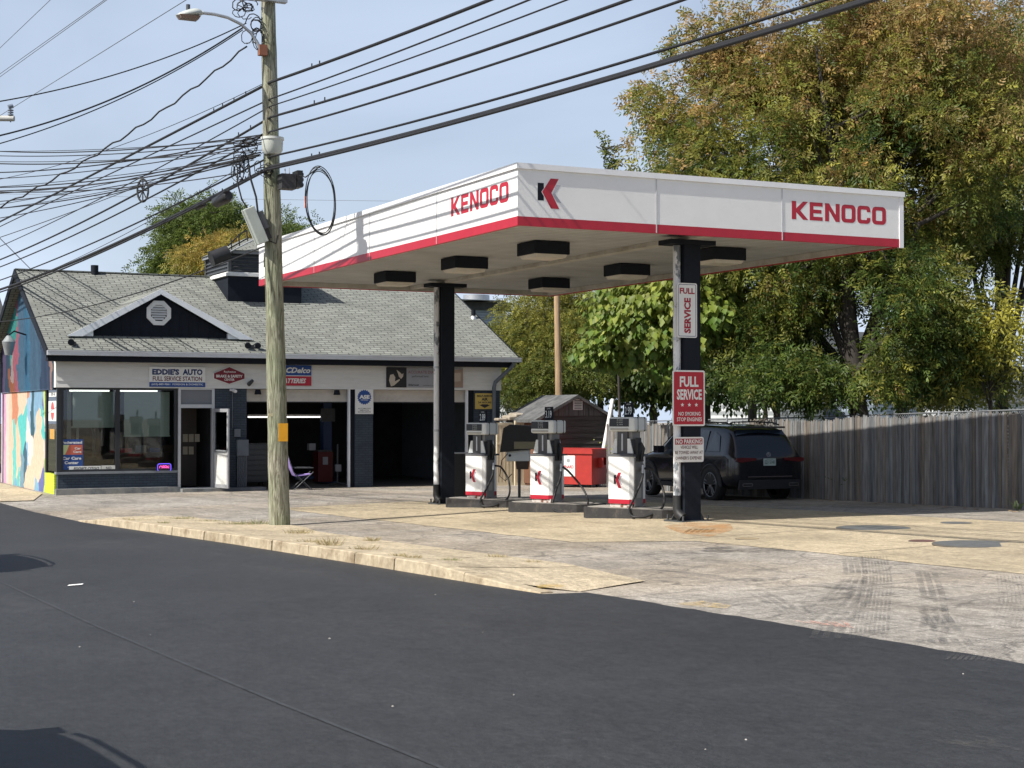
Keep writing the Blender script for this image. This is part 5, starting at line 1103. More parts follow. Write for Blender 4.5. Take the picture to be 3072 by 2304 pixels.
    for s in (-1, 1):
        mb = MB(); mb.prism([(s*.36,.915),(s*.74,.875),(s*.84,.90),(s*.84,.965),(s*.74,.98),(s*.36,.965)], ((0,0,0),(0,-1,0),(0,0,1)), .0, .06)
        l = mb.build('tail_lamp', TL, t, local=True); 
        MB().prism(rrect(s*.58-.13, s*.58+.13, .36, .43, .03), ((-.03,0,0),(0,-1,0),(0,0,1)), .0, .03).build('exhaust_trim', CHR, t, local=True)
        MB().prism(rrect(s*.58-.11, s*.58+.11, .375, .415, .018), ((-.031,0,0),(0,-1,0),(0,0,1)), .03, .032).build('exhaust_opening', RUBBER, t, local=True)
        MB().box(4.40, 4.60, s*.55, s*.84, .72, .84, top=(.03,.02)).build('headlight', CG, t, local=True)
    MB().box(-.035, .02, -.78, .78, .30, .50, top=(.0,.03)).build('bumper', CPL, t, local=True)
    MB().box(-.045, -.02, -.55, .55, .56, .575).build('chrome_strip', M('dull_strip', (.25,.2,.2), .3, .6), t, local=True)
    fr = (Vector((-.006, .155, .80)), (0,-1,0), (0,0,1))
    pl = MB().prism(rrect(0,.31,0,.155,.01), fr, 0, .012).build('number_plate', M('plate_green_white', (.42,.5,.46), .5), t, local=True)
    mb = MB(); put_text(mb, '521 5140', fr, .03, .28, .035, .115, .0135, .01); put_text(mb, 'NEW HAMPSHIRE', fr, .07, .24, .125, .145, .0135); mb.build('plate_text', M('plate_dark_green', (.03,.09,.06), .5), pl, local=True)
    o = MB(); R0 = [(-.02, .045*math.cos(R(a)), 1.035+.045*math.sin(R(a))) for a in range(0, 361, 20)]
    o.tube([(.03, p_[1], p_[2]) for p_ in R0], .006, 6); c_ = (.03, 0, 1.035)
    for a in (90, 210, 330): o.tube([c_, (.03, .043*math.cos(R(a)), 1.035+.043*math.sin(R(a)))], .005, 5)
    o.build('badge', CHR, t, local=True)
    for x in (.92, 3.75):
        for s in (-1, 1):
            MB().prism([(x+.43*math.cos(R(a)), .37+.43*math.sin(R(a))) for a in range(0, 181, 12)], ((0, s*.9, 0), (1,0,0), (0,0,1)), -.03 , .0).build('wheel_arch_liner', RUBBER, t, local=True)
            mb = MB(); pts = [(x+.43*math.cos(R(a)), s*.915, .37+.43*math.sin(R(a))) for a in range(-8, 189, 12)]; mb.tube(pts, .032, 6); mb.build('wheel_arch', CPL, t, local=True)
            wh = bpy.data.objects.new('wheel', None); C.objects.link(wh); wh.parent = t; wh.location = (x, s*.82, .37)
            # tyre: lathe about Y
            prof = [(.26,-.11),(.335,-.115),(.368,-.09),(.372,0),(.368,.09),(.335,.115),(.26,.11)]
            n = 36; vs = []
            for k in range(n): a = 2*math.pi*k/n; vs += [(r_*math.cos(a), y_, r_*math.sin(a)) for r_, y_ in prof]
            fs = [(k*7+j, k*7+j+1, ((k+1)%n)*7+j+1, ((k+1)%n)*7+j) for k in range(n) for j in range(6)]
            MB().add(vs, fs, smooth=True).build('tyre', CT, wh, local=True)
            mb = MB()
            ro = [(.262*math.cos(R(a)), s*.10, .262*math.sin(R(a))) for a in range(0, 361, 15)]; mb.tube(ro, .014, 6)
            for k in range(5):
                for d_ in (-.16, .16):
                    a = 2*math.pi*k/5+.3; mb.tube([(.05*math.cos(a+d_*2), s*.09, .05*math.sin(a+d_*2)), (.255*math.cos(a+d_), s*.105, .255*math.sin(a+d_))], .013, 6)
            mb.tube([(0, s*.07, 0), (0, s*.105, 0)], .06, 14)
            mb.build('rim', CRM, wh, local=True)
            MB().tube([(0, s*.02, 0), (0, s*.05, 0)], .255, 24).build('brake_disc', RUBBER, wh, local=True)
    return t
RL_ = onG(2152, 1498.5)
car = make_suv('glossy black sport utility car parked in the canopy shade, seen from behind', 'car')
hd_ = R(90-2.5)                                               # its nose points along +Y, turned 4 degrees
ax = Vector((math.cos(hd_), math.sin(hd_))); nrm = Vector((-math.sin(hd_), math.cos(hd_)))
o2 = Vector((RL_.x, RL_.y)) - ax*.92 - nrm*.9 + Vector((-.3,-.2))
car.location = (o2.x, o2.y, zg(RL_.x+.9, RL_.y+1.2)); car.rotation_euler.z = hd_
# ------------------------------------------------------------------ stockade fence
PK = M('picket_wood', (.5,.5,.5), .9, var=.45, scale=2.5, stretch=(6,6,.6), bump=.6, bscale=18, attr='tint', dark=(.07,.06,.05), dscale=2, dlo=.6, dhi=.78)
fe = thing('picket_fence', 'tall weathered grey stockade fence along the back of the lot', 'fence', (22.3, 30.8, zg(22,30)))
mb = MB(); y = 14.0; rng = random.Random(4)
fx = lambda y: 21.0 + .065*(y-22)
u = Vector((.065, 1, 0)).normalized(); nn_ = Vector((1, -.065, 0)).normalized()
while y < 38.9:
    x = fx(y); g = zg(x, y); h = 1.75+.03*math.sin(y*1.7)+rng.uniform(-.035,.03); wd = rng.uniform(.075,.093); tl = rng.uniform(-.006,.006)
    b_ = rng.uniform(.62, 1.25); wm = rng.uniform(-.02,.02); col = (.18*b_+wm, .172*b_, .162*b_-wm)
    o = Vector((x, y, g)); of = nn_*rng.uniform(-.008,.008)
    P = [(0,0),(wd,0),(wd,h-.055),(wd*.66,h),(wd*.34,h),(0,h-.055)]
    vs = [o+of+u*(a+tl*c/h*2)+Vector((0,0,c)) for a, c in P] + [o+of+nn_*.02+u*(a+tl*c/h*2)+Vector((0,0,c)) for a, c in P]
    mb.add(vs, [(0,1,2,3,4,5)[::-1], (6,7,8,9,10,11)] + [(i,(i+1)%6,6+(i+1)%6,6+i) for i in range(6)], 0, col)
    y += (wd+rng.choice((.005,.006,.008,.010,.015)))*.984
mb.build('pickets', PK, fe, tint=True)
mb = MB()
for z in (.35, 1.0, 1.55):
    a, b_ = Vector((fx(14), 14, zg(20,14)+z)), Vector((fx(38.9), 38.9, zg(23,38.9)+z)); mid = Vector((fx(28), 28, zg(22,28)+z))
    for p, q in ((a, mid), (mid, b_)): p, q = p+nn_*.05, q+nn_*.05; mb.add([p, q, q+Vector((0,0,.08)), p+Vector((0,0,.08)), p+nn_*.05, q+nn_*.05, q+nn_*.05+Vector((0,0,.08)), p+nn_*.05+Vector((0,0,.08))], [(0,1,2,3),(4,7,6,5),(3,2,6,7),(0,4,5,1)])
    mb.build('rail', WOOD, fe); mb = MB()
for k in range(10): y = 14.5+k*2.6; x = fx(y)+.12; MB().box(x, x+.1, y, y+.1, zg(x,y), zg(x,y)+1.75).build('fence_post', WOOD, fe)
# chain-link fence standing behind it
cl = thing('chain_link_fence', 'galvanised chain-link fence showing above the wooden fence', 'fence', (27, 34, zg(27,34)))
pts = [Vector((23.2+.065*(y-22), y, zg(24,y))) for y in range(12, 50, 3)]
for p in pts: MB().cyl((p.x, p.y), .03, p.z, p.z+1.9, 8).build('post', GALV, cl)
MB().tube([p+Vector((0,0,1.85)) for p in pts], .018, 6).build('top_rail', M('dull_galv', (.2,.21,.22), .6, .4), cl)
m, N, L, b = node_mat('chain_mesh'); out = N['Material Output']; t_ = N.new('ShaderNodeTexCoord'); sp_ = N.new('ShaderNodeSeparateXYZ'); L.new(t_.outputs['Object'], sp_.inputs[0])
b.inputs['Base Color'].default_value = (.4,.42,.44,1); b.inputs['Metallic'].default_value = .5
def wave(sgn):
    a = N.new('ShaderNodeMath'); a.operation = 'ADD' if sgn > 0 else 'SUBTRACT'; L.new(sp_.outputs['Y'], a.inputs[0]); L.new(sp_.outputs['Z'], a.inputs[1])
    c = N.new('ShaderNodeMath'); c.operation = 'MULTIPLY'; c.inputs[1].default_value = 14.; L.new(a.outputs[0], c.inputs[0])
    f = N.new('ShaderNodeMath'); f.operation = 'FRACT'; L.new(c.outputs[0], f.inputs[0]); g_ = N.new('ShaderNodeMath'); g_.operation = 'LESS_THAN'; g_.inputs[1].default_value = .1; L.new(f.outputs[0], g_.inputs[0]); return g_
mx_ = N.new('ShaderNodeMath'); mx_.operation = 'MAXIMUM'; L.new(wave(1).outputs[0], mx_.inputs[0]); L.new(wave(-1).outputs[0], mx_.inputs[1])
tr_ = N.new('ShaderNodeBsdfTransparent'); ms_ = N.new('ShaderNodeMixShader'); L.new(mx_.outputs[0], ms_.inputs[0]); L.new(tr_.outputs[0], ms_.inputs[1]); L.new(b.outputs[0], ms_.inputs[2]); L.new(ms_.outputs[0], out.inputs[0])
mb = MB()
for p, q in zip(pts, pts[1:]): mb.add([p, q, q+Vector((0,0,1.85)), p+Vector((0,0,1.85))], [(0,1,2,3)])
mb.build('wire_mesh', m, cl)
# purple folding chair by the left bay
p = onY(893, 1466, FY-.9); g = zg(p.x, p.y); PU = M('purple_canvas', (.36,.26,.62), .8, var=.15)
t = thing('folding_chair', 'purple canvas folding chair in front of the left bay, half behind the utility pole', 'chair', (onY(904,1450,FY-.9).x, FY-.9, g), R(80))
MB().add([(-.25,-.25,.45),(.25,-.25,.45),(.25,.2,.40),(-.25,.2,.40),(-.25,-.25,.43),(.25,-.25,.43),(.25,.2,.38),(-.25,.2,.38)], [(0,1,2,3),(7,6,5,4),(0,4,5,1),(1,5,6,2),(2,6,7,3),(3,7,4,0)]).build('seat', PU, t, local=True)
MB().add([(-.26,.2,.40),(.26,.2,.40),(.27,.36,.75),(.22,.4,.98),(-.22,.4,.98),(-.27,.36,.75)]+[(-.26,.22,.40),(.26,.22,.40),(.27,.38,.75),(.22,.42,.98),(-.22,.42,.98),(-.27,.38,.75)], [(0,1,2,3,4,5),(11,10,9,8,7,6)]+[(i,6+i,6+(i+1)%6,(i+1)%6) for i in range(6)]).build('backrest', PU, t, local=True)
for s in (-1, 1):
    MB().tube([(s*.27,.25,0),(s*.27,-.3,.5)], .013, 6).build('leg', DKGREY, t, local=True); MB().tube([(s*.27,-.28,0),(s*.27,.25,.5),(s*.26,.4,.95)], .013, 6).build('leg', DKGREY, t, local=True)
    MB().bbox(s*.27-.03, s*.27+.03, -.3, .22, .60, .63, .01).build('armrest', DKGREY, t, local=True)
# ================================================================== utility pole
PX, PY = 8.80, 27.1
gp = zg(PX, PY)
m, N, L, b = node_mat('pole_wood'); t = N.new('ShaderNodeTexCoord')
mp = N.new('ShaderNodeMapping'); mp.inputs['Scale'].default_value = (1,1,.09); L.new(t.outputs['Object'], mp.inputs[0])
z = N.new('ShaderNodeTexNoise'); z.inputs['Scale'].default_value = 16; z.inputs['Detail'].default_value = 9; z.inputs['Roughness'].default_value = .65; z.inputs['Distortion'].default_value = 2.2; L.new(mp.outputs[0], z.inputs['Vector'])
cr = N.new('ShaderNodeValToRGB'); e = cr.color_ramp.elements; e[0].position = .36; e[0].color = (.085,.07,.05,1); e[1].position = .58; e[1].color = (.36,.345,.275,1); q = e.new(.46); q.color = (.20,.19,.14,1); L.new(z.outputs['Fac'], cr.inputs[0])
z2 = N.new('ShaderNodeTexNoise'); z2.inputs['Scale'].default_value = 1.3; z2.inputs['Detail'].default_value = 5; L.new(t.outputs['Object'], z2.inputs['Vector'])
r = N.new('ShaderNodeMapRange'); r.inputs['From Min'].default_value = .35; r.inputs['From Max'].default_value = .65; L.new(z2.outputs['Fac'], r.inputs[0])
mx = N.new('ShaderNodeMixRGB'); mx.blend_type = 'MULTIPLY'; mx.inputs[2].default_value = (.78,.90,.72,1); L.new(r.outputs[0], mx.inputs[0]); L.new(cr.outputs[0], mx.inputs[1]); L.new(mx.outputs[0], b.inputs['Base Color']); b.inputs['Roughness'].default_value = .9
bu = N.new('ShaderNodeBump'); bu.inputs['Strength'].default_value = 1; bu.inputs['Distance'].default_value = .03; L.new(z.outputs['Fac'], bu.inputs['Height']); L.new(bu.outputs[0], b.inputs['Normal']); m_pole = m
up_ = thing('utility_pole', 'tall greenish wooden utility pole on the sidewalk edge carrying boxes and cables', 'utility pole', (PX, PY, gp))
HP = 11.6
def pole_at(z): f = (z-gp)/HP; return Vector((PX-.30*f, PY, z))
zs_ = [gp-.1+HP*k/40 for k in range(41)]
rng = random.Random(8)
MB().tube([pole_at(z)+Vector((rng.uniform(-.004,.004),0,0)) for z in zs_], [.185-.075*k/40+rng.uniform(-.003,.004) for k in range(41)], 28).build('pole', m_pole, up_)
def pz(py): return onY(815, py, PY).z
def pr(z): return .185-.075*(z-gp)/HP
# crossarm above the frame
MB().box(PX-1.5, PX+1.0, PY-.2, PY-.1, 10.3, 10.42).build('crossarm', WOOD, up_)
for dx in (-1.35,-.7,.8): MB().cyl((PX+dx-.1, PY-.15), .05, 10.42, 10.62, 10).build('insulator', M('porcelain', (.3,.3,.32), .3), up_)
ztop = pz(8); MB().box(pole_at(ztop).x-.28, pole_at(ztop).x+.28, PY-.24, PY-.1, ztop+.0, ztop+.07).build('top_bracket', GALV, up_)
# street lamp
t = thing('street_lamp', 'grey cobra-head street lamp on a curved arm near the top of the utility pole', 'street lamp', pole_at(pz(160)))
a = onY(778,150,PY-.05); pts = [onY(*q, PY-.15) for q in ((781,155),(770,125),(750,95),(720,68),(680,48),(640,38),(605,34))]
MB().tube(pts, .028, 8).build('arm', GALV, t); q = onY(782,146,PY-.12); MB().box(q.x-.06, q.x+.08, PY-.2, PY-.08, q.z-.1, q.z+.08).build('clamp', M('rust_clamp', (.25,.10,.06), .8), t)
h0, h1 = onY(604,36,PY-.15), onY(523,42,PY-.15)
v = MB(); n = 9; rs = [.05,.10,.125,.13,.125,.11,.09,.06,.02]
vs = []
for k in range(n):
    c = h0.lerp(h1, k/(n-1)); r_ = rs[k]
    for j in range(12): a = 2*math.pi*j/12; vs.append((c.x, c.y+r_*1.25*math.cos(a), c.z+(r_*.75 if math.sin(a) > 0 else r_*.35)*math.sin(a)))
MB().add(vs, [(k*12+j, k*12+(j+1)%12, (k+1)*12+(j+1)%12, (k+1)*12+j) for k in range(n-1) for j in range(12)] + [tuple(range(12)), tuple((n-1)*12+j for j in range(11,-1,-1))], smooth=True).build('head', M('lamp_grey', (.45,.48,.46), .4), t)
c = h0.lerp(h1, .5); MB().box(c.x-.16, c.x+.14, c.y-.1, c.y+.1, c.z-.085, c.z-.03, top=(-.03,-.03)).build('lens', M('amber_lens', (.22,.15,.12), .3), t); MB().cyl((c.x-.02, c.y), .035, c.z+.08, c.z+.17, 10).build('photocell', DKGREY, t)
# equipment on the pole
def gear_(name, label, cat='pole equipment'): return thing(name, label, cat, pole_at(pz(800)))
zz = pz(436); c = pole_at(zz); t = thing('antenna_box', 'pale rounded plastic housing strapped round the utility pole above the black cables', 'housing', c)
MB().tube([(c.x-.02, PY-.13, zz-.17), (c.x-.02, PY-.13, zz-.1), (c.x-.02, PY-.13, zz+.08)], [.13,.18,.19], 18).build('body', M('pale_green_plastic', (.48,.51,.46), .5), t); MB().tube([(c.x-.02, PY-.13, zz+.081), (c.x-.02, PY-.13, zz+.125)], .205, 18).build('lid_flange', M('pale_flange', (.52,.54,.5), .5), t)
a, b_ = onY(838, 541, PY-.35), onY(900, 537, PY-.35); t = thing('terminal_box', 'black ribbed cable terminal hanging from the cables just right of the pole', 'terminal', a)
MB().box(a.x, b_.x-.11, PY-.46, PY-.22, a.z-.14, a.z+.12).build('body', M('ribbed_black', (.035,.034,.036), .6, var=.3, scale=20), t)
mb = MB().box(b_.x-.1, b_.x, PY-.48, PY-.2, b_.z-.15, b_.z+.14)
for i in range(2):
    for j in range(3): mb.tube([(b_.x-.01, PY-.41+i*.14, b_.z-.1+j*.09), (b_.x+.03, PY-.41+i*.14, b_.z-.1+j*.09)], .03, 8)
mb.build('end_cap', RUBBER, t); MB().tube([(a.x+.1,PY-.35,a.z+.12),(a.x+.1,PY-.33,a.z+.22)], .01, 5).tube([(b_.x-.2,PY-.35,a.z+.12),(b_.x-.2,PY-.33,a.z+.24)], .01, 5).build('hanger', GALV, t)
# tilted grey power box left of the pole
a = onY(764, 676, PY-.1); t = thing('power_supply_box', 'pale green metal box hanging tilted at the left of the utility pole', 'box', a); t.rotation_euler.y = R(-24)
t.rotation_euler.y = R(-24)
MB().bbox(-.11,.09,-.12,.08,-.33,.33,.015).build('box', M('pale_green_metal', (.42,.46,.42), .5, var=.1), t, local=True); MB().bbox(.095,.2,-.1,.05,-.12,.2,.01).build('battery_case', DKGREY, t, local=True); MB().box(.1,.17,-.09,.03,-.3,-.13).build('cable_bundle', RUBBER, t, local=True)
def sag(p, q, s, n=14): return [p.lerp(q, k/n)-Vector((0,0,s*4*(k/n)*(1-k/n))) for k in range(n+1)]
MB().tube([(-.02,-.03,.33),(-.05,-.03,.5),(.0,-.02,.8),(.12,0,1.05)], .014, 6).tube([(.13,-.03,.2),(.2,-.05,.45),(.25,-.02,.8),(.32,0,1.0)], .018, 6).tube([(.1,0,-.3),(.2,-.08,-.42),(.3,-.05,-.3)], .01, 5).build('feed_cable', RUBBER, t, local=True)
for px0, py0, px1, py1, nm, lb, mt in ((836,1270,863,1324,'reflector_plate','orange-yellow reflector plate nailed to the utility pole',M('orange_plate', (.75,.36,.015), .5)),(808,1240,824,1249,'small_tag','small pale tag nailed to the left side of the utility pole',M('cream_tag', (.6,.55,.35), .6))):
    zz0, zz1 = onY(850,py1,PY-.17).z, onY(850,py0,PY-.17).z; xa, xb = onY(px0,1300,PY-.17).x, onY(px1,1300,PY-.17).x
    t = MB().box(xa, xb, PY-.185 if nm != 'small_tag' else PY-.12, PY-.175 if nm != 'small_tag' else PY-.11, zz0, zz1).build(nm, mt, at=(xa, PY-.18, zz0)); tag(t, lb, 'plate')
# ------------------------------------------------------------------ wires along the street
WO = {}
K_ = -.05                                                   # the line of poles leans with the kerb
def planept(px, py, dxo=0.):
    # vertical plane through the pole along the street
    r_ = (px-1536)/F; k = (r_*CS+SN)/(-r_*SN+CS); Y = (PX+dxo-.1+.05*PY)/(k+.05); return atd(px, py, dY(px, Y))
def street_wire(label, py0, right, left, rad, mat=CABLE, name='overhead_cable', dx=-.15, extra=None):
    """One cable: past the pole at row py0, out of the picture at `right` and `left` (photo pixels), level spans beyond."""
    a = onY(800, py0, PY); a = Vector((PX+dx-.1, PY-.22, a.z)); pts = []
    for side, ex in ((1, right), (0, left)):
        if ex is None: continue
        e = planept(*ex, dx); S = abs(e.y-a.y); Lg = 40.
        if side and S > 34: Lg = S+8
        if not side: Lg = 46.
        # z = z0 - c s (L - s)
        c = (a.z-e.z)/(S*(Lg-S)) if abs(Lg-S) > 2 else 0.; c = max(-.002, min(.004, c)); tilt = ((e.z-a.z)+c*S*(Lg-S))/S
        seg = []
        for k in range(1, 37):
            s = Lg*k/36; f = s; d = -1 if side else 1
            seg.append(Vector((a.x-.05*(d*s), a.y+d*s, a.z+tilt*s-c*s*(Lg-s))))
        pts = (pts + [a] + seg) if not side and pts == [] else (seg[::-1] + [a] if side else pts + seg)
    o = MB().tube(pts, rad, 8).build(name, mat, at=a); tag(o, label, 'cable', 'cables strung along the street')
    WO[id(pts)] = o
    return pts
w1_ = street_wire('thick lashed cable meeting the pole highest, below the lamp arm', 250, (1458,0), (0,663), .026)
w2_ = street_wire('cable second below the lamp arm where it passes the pole', 300, (1577,0), (0,678), .014)
w3_ = street_wire('thin cable third below the lamp arm, leaving to the upper right', 322, (1690,0), (0,738), .012)
w4_ = street_wire('thick cable fourth below the lamp arm, carrying the wheel-shaped loop at left', 355, (1875,0), (0,778), .022)
w5_ = street_wire('slack cable reaching the pole just above the pale housing', 398, (2040,0), (0,800), .018)
w6_ = street_wire('single dark cable just above the thick bundle below the pale housing', 473, (2465,0), (0,840), .018)
w7_ = street_wire('heavy black cable bundle, lowest of the cables passing the pole', 505, (2598,0), (0,868), .036)
w8_ = street_wire('black cable lashed just under the heavy lowest bundle', 514, (2640,-10), (0,876), .022, dx=-.22)
for k, (r_, l_) in enumerate((((139,0),(0,134)), ((300,0),(0,214)), ((307,0),(0,223)), ((545,0),(0,341)))):
    lb = ('thin grey wire crossing the top left corner of the sky', 'thin grey wire, upper one of the close pair at top left', 'thin grey wire, lower one of the close pair at top left', 'thin grey wire descending to the insulator at the left edge')[k]
    A_, B_ = planept(*r_, -.8), planept(*l_, -.8); d = (B_-A_).normalized()
    tag(MB().tube([A_-d*14+Vector((0,0,0)), A_, B_, B_+d*16], .0075, 6).build('power_wire', CABLEG, at=A_), lb, 'wire', 'power wires high on the left')
# drops and span wires leaving to the left
def drop(label, s_, e_, dep, sg, rad, mat=CABLE, wig=0., ds=None, name='service_cable', over=1.25):
    d0 = (PX*SN+PY*CS) if ds is None else ds; A_ = atd(*s_, d0); B_ = atd(*e_, dep); B2 = A_.lerp(B_, over); pts = sag(A_, B2, sg, 40)
    if wig:
        for k, p in enumerate(pts): p.z += wig*math.sin(k*1.9)
    o = MB().tube(pts, rad, 6).build(name, mat, at=A_); tag(o, label, 'cable', 'thin cables leaving the pole to the left'); return pts
drop('twisted service cable, topmost of three leaving the lamp arm to the left', (735,65), (0,268), 24, .25, .011)
drop('twisted service cable, middle one of three leaving the lamp arm to the left', (730,75), (0,360), 25, .35, .015)
drop('twisted service cable, lowest of three leaving the lamp arm to the left', (725,85), (0,390), 25, .30, .010)
drop('wavy twisted cable running steeply from under the lamp arm to the left edge', (738,135), (0,586), 30, .30, .015, wig=.03)
rows = [((788,398),(0,700)),((776,455),(0,640)),((786,405),(0,498)),((770,440),(0,602)),((700,520),(0,560)),((785,402),(0,436)),((785,412),(0,443)),((785,418),(0,452)),((785,425),(0,470)),((785,448),(0,473)),((785,430),(0,521)),((780,455),(0,543)),((780,460),(0,549)),((780,465),(0,563)),((765,470),(0,607)),((760,478),(0,615)),((760,470),(0,589)),((775,462),(0,552))]
desc = ['topmost','second','third','fourth','fifth','sixth','seventh','eighth','ninth','tenth','eleventh','twelfth','thirteenth','fourteenth','fifteenth','sixteenth','seventeenth','last']
for k, (a, b_) in enumerate(rows): drop('dark cable, %s in the fan from the pale housing to the left edge' % desc[k], a, b_, 30+((k*7)%9), .10+.05*(k%3), .007+.003*(k%3))
drop('thin cable slanting from the highest thick cable down to the left edge', (792,245), (0,508), 34, .3, .006)
drop('thin straight wire under the wheel-shaped loop, falling to the left', (788,455), (190,780), 38, .15, .006)
drop('thin grey wire crossing the sky behind the pole at roof height', (2700,606), (0,576), 80, .2, .008, CABLEG, ds=70, over=1.1)
drop('short dark guy wire in the lower left of the sky', (95,812), (0,717), 40, .0, .010, ds=44, over=1.5)
drop('thin service wire dropping to the left end of the garage roof', (800,735), (0,938), 40, .35, .012)
# snowshoe, splice cases and coils
def on_w(pts, px):
    best = None
    for a, b_ in zip(pts, pts[1:]):
        for k in range(10):
            p = a.lerp(b_, k/10); r_ = p.x*CS-p.y*SN; d = p.x*SN+p.y*CS
            if d > 1:
                e = abs(1536+F*r_/d-px)
                if best is None or e < best[0]: best = (e, p, (b_-a).normalized())
    return best[1], best[2]
p, dr = on_w(w4_, 425); t = thing('cable_loop', 'wheel-shaped cable storage loop hanging on a cable at the left', 'cable loop', p)
mb = MB(); d_ = p.x*SN+p.y*CS; rr = 34/F*d_
ex = Vector((CS,-SN,0))*.6; ring = [p+ex*rr*math.cos(R(a))*.8+Vector((0,0,1))*rr*math.sin(R(a)) for a in range(0, 361, 12)]
mb.tube(ring, .022, 8)
MB().tube([p-Vector((0,0,rr)), p+Vector((0,0,rr))], .014, 6).tube([p-ex*rr*.8, p+ex*rr*.8], .014, 6).tube([ring[4],ring[19]], .012, 6).tube([ring[11],ring[26]], .012, 6).build('spokes', RUBBER, t)
mb.build('ring', M('ring_black', (.05,.05,.05), .5), t)
def case(px, wpts, l, r_, label, dz=-.0):
    p, dr = on_w(wpts, px); t = thing('splice_case', label, 'splice case', p); q = p+Vector((0,0,dz))
    MB().tube([q-dr*l/2, q-dr*l*.42, q+dr*l*.42, q+dr*l/2], [r_*.7,r_,r_,r_*.7], 14).build('case', M('splice_black', (.022,.022,.024), .45), t); MB().tube([q-dr*l*.1-Vector((0,0,-r_)), q-dr*l*.1], .02, 6).build('strap', GALV, t)
case(663, w7_, .75, .11, 'black cylindrical splice case on the lowest bundle in front of the tree', -.13)
case(600, w7_, .5, .05, 'slim black splice on the lowest bundle left of the bigger case', -.06)
a = onY(622, 775, 46.0); b_ = onY(700, 742, 46.0); t = thing('exhaust_fan', 'black drum with strut frame beside the roof ventilator', 'fan', a)
q0, q1 = onY(634,776,46.), onY(683,757,46.)
MB().tube([q0, q1], .22, 18).tube([q0-(q1-q0)*.04, q0], .24, 18).build('drum', MATS['splice_black'], t)
MB().tube([q1, onY(765,716,46.)], .025, 6).build('white_strut', GALV, t)
mb = MB().tube([q1+Vector((0,0,.1)), onY(745,712,46.3)], .02, 6).tube([q1+Vector((0,.0,.2)), onY(720,700,46.3), onY(740,690,46.3)], .02, 6)
for px in (695, 718, 742): mb.tube([onY(px,760-(px-695)*.8,46.2), onY(px-4,712-(px-695)*.5,46.2)], .018, 6)
mb.build('strut_frame', CABLE, t)
# the hanging coil right of the pole
p, dr = on_w(w7_, 955); d_ = p.x*SN+p.y*CS; t = thing('cable_coil', 'large oval coil of spare black cable hanging under the bundle right of the pole', 'cable coil', p)
cc = atd(960, 597, d_); hx_, hz_ = 45/F*d_, 101/F*d_; rt = Vector((CS,-SN,0))
for k, (sx_, sz_, off) in enumerate(((1,1,0),(.97,.985,-.02),(.94,.97,.02),(.99,.955,.01))):
    ring = [cc+rt*hx_*sx_*math.cos(R(a))*(1+.04*math.sin(R(a*2)))+Vector((0,0,1))*hz_*sz_*math.sin(R(a))+rt*(-.04*math.sin(R(a))) + Vector((off,off,-.02*k)) for a in range(0, 361, 10)]
    MB().tube(ring, .0075, 6).build('loop', CABLE, t)
MB().tube([cc+Vector((0,0,hz_)), atd(915,530,d_), atd(895,525,d_)], .012, 6).build('tail', CABLE, t); q = atd(914,602,d_); MB().box(q.x-.012, q.x+.012, q.y-.03, q.y+.01, q.z-.11, q.z+.08).build('pink_tag', M('pink_tag', (.6,.25,.2), .6), t)
# snarls of thin wire at the pole
def snarl(px, py, wpx, hpx, n, label, seed):
    rg = random.Random(seed); d_ = PX*SN+PY*CS-.25; t = None; mb = MB()
    for _ in range(n):
        c = [px+rg.uniform(-wpx,wpx)*.5, py+rg.uniform(-hpx,hpx)*.5]; a0 = rg.uniform(0,6); P = []
        rx, rz = rg.uniform(.2,.6)*wpx, rg.uniform(.2,.6)*hpx; turns = rg.uniform(.7,1.5)
        for k in range(16): a = a0+turns*6.28*k/15; P.append(atd(c[0]+rx*math.cos(a)+rg.uniform(-2,2), c[1]+rz*math.sin(a)+rg.uniform(-2,2), d_+rg.uniform(-.05,.05)))
        mb.tube(P, rg.uniform(.006,.011), 5)
    o = mb.build('wire_tangle', CABLE, at=atd(px, py, d_)); tag(o, label, 'wire tangle')
snarl(735, 22, 60, 34, 7, 'tangle of black wire loops at the top left of the pole', 1)
snarl(755, 90, 40, 60, 7, 'tangle of black wires where the lamp arm meets the pole', 2)
snarl(722, 490, 34, 70, 9, 'hanging tangle of thin wires left of the pole below the pale housing', 3)
snarl(760, 430, 60, 30, 7, 'bunch of wires tied off left of the pale housing', 4)
snarl(790, 500, 40, 40, 4, 'short wire loops at the clamp of the lowest bundle', 5)
for w_ in (w1_, w4_, w7_):
    for px in (640, 668, 700, 735, 930, 960):
        p, dr = on_w(w_, px + (13 if w_ is w4_ else 0)); MB().tube([p+Vector((0,0,-.02)), p+Vector((0,0,.07))], .012, 5).build('clip', CABLE, WO[id(w_)])
# far pole's crossarm at the left edge
p = atd(0, 352, 50); t = thing('far_crossarm', 'grey crossarm with ribbed insulator at the left edge of the photo', 'crossarm', p, R(26))
far = atd(-60, 352, 50)
MB().tube([(far.x, far.y, zg(0,60)), (far.x, far.y, far.z+1.0)], .15, 12).build('far_pole', WOOD, t)
MB().tube([far, atd(38,353,50)], .09, 8).build('arm', M('pale_arm', (.42,.42,.40), .8), t); q = atd(27,345,50)
mb = MB().tube([q+Vector((0,0,-.2)), q+Vector((0,0,.28))], .02, 6)
for k in range(3): mb.tube([q+Vector((0,0,.02+k*.07)), q+Vector((0,0,.05+k*.07))], .09, 10)
mb.tube([q+Vector((-.07,0,.27)), q+Vector((.07,0,.32))], .07, 8)
mb.build('insulator', M('insulator_blue_grey', (.16,.19,.24), .4), t)
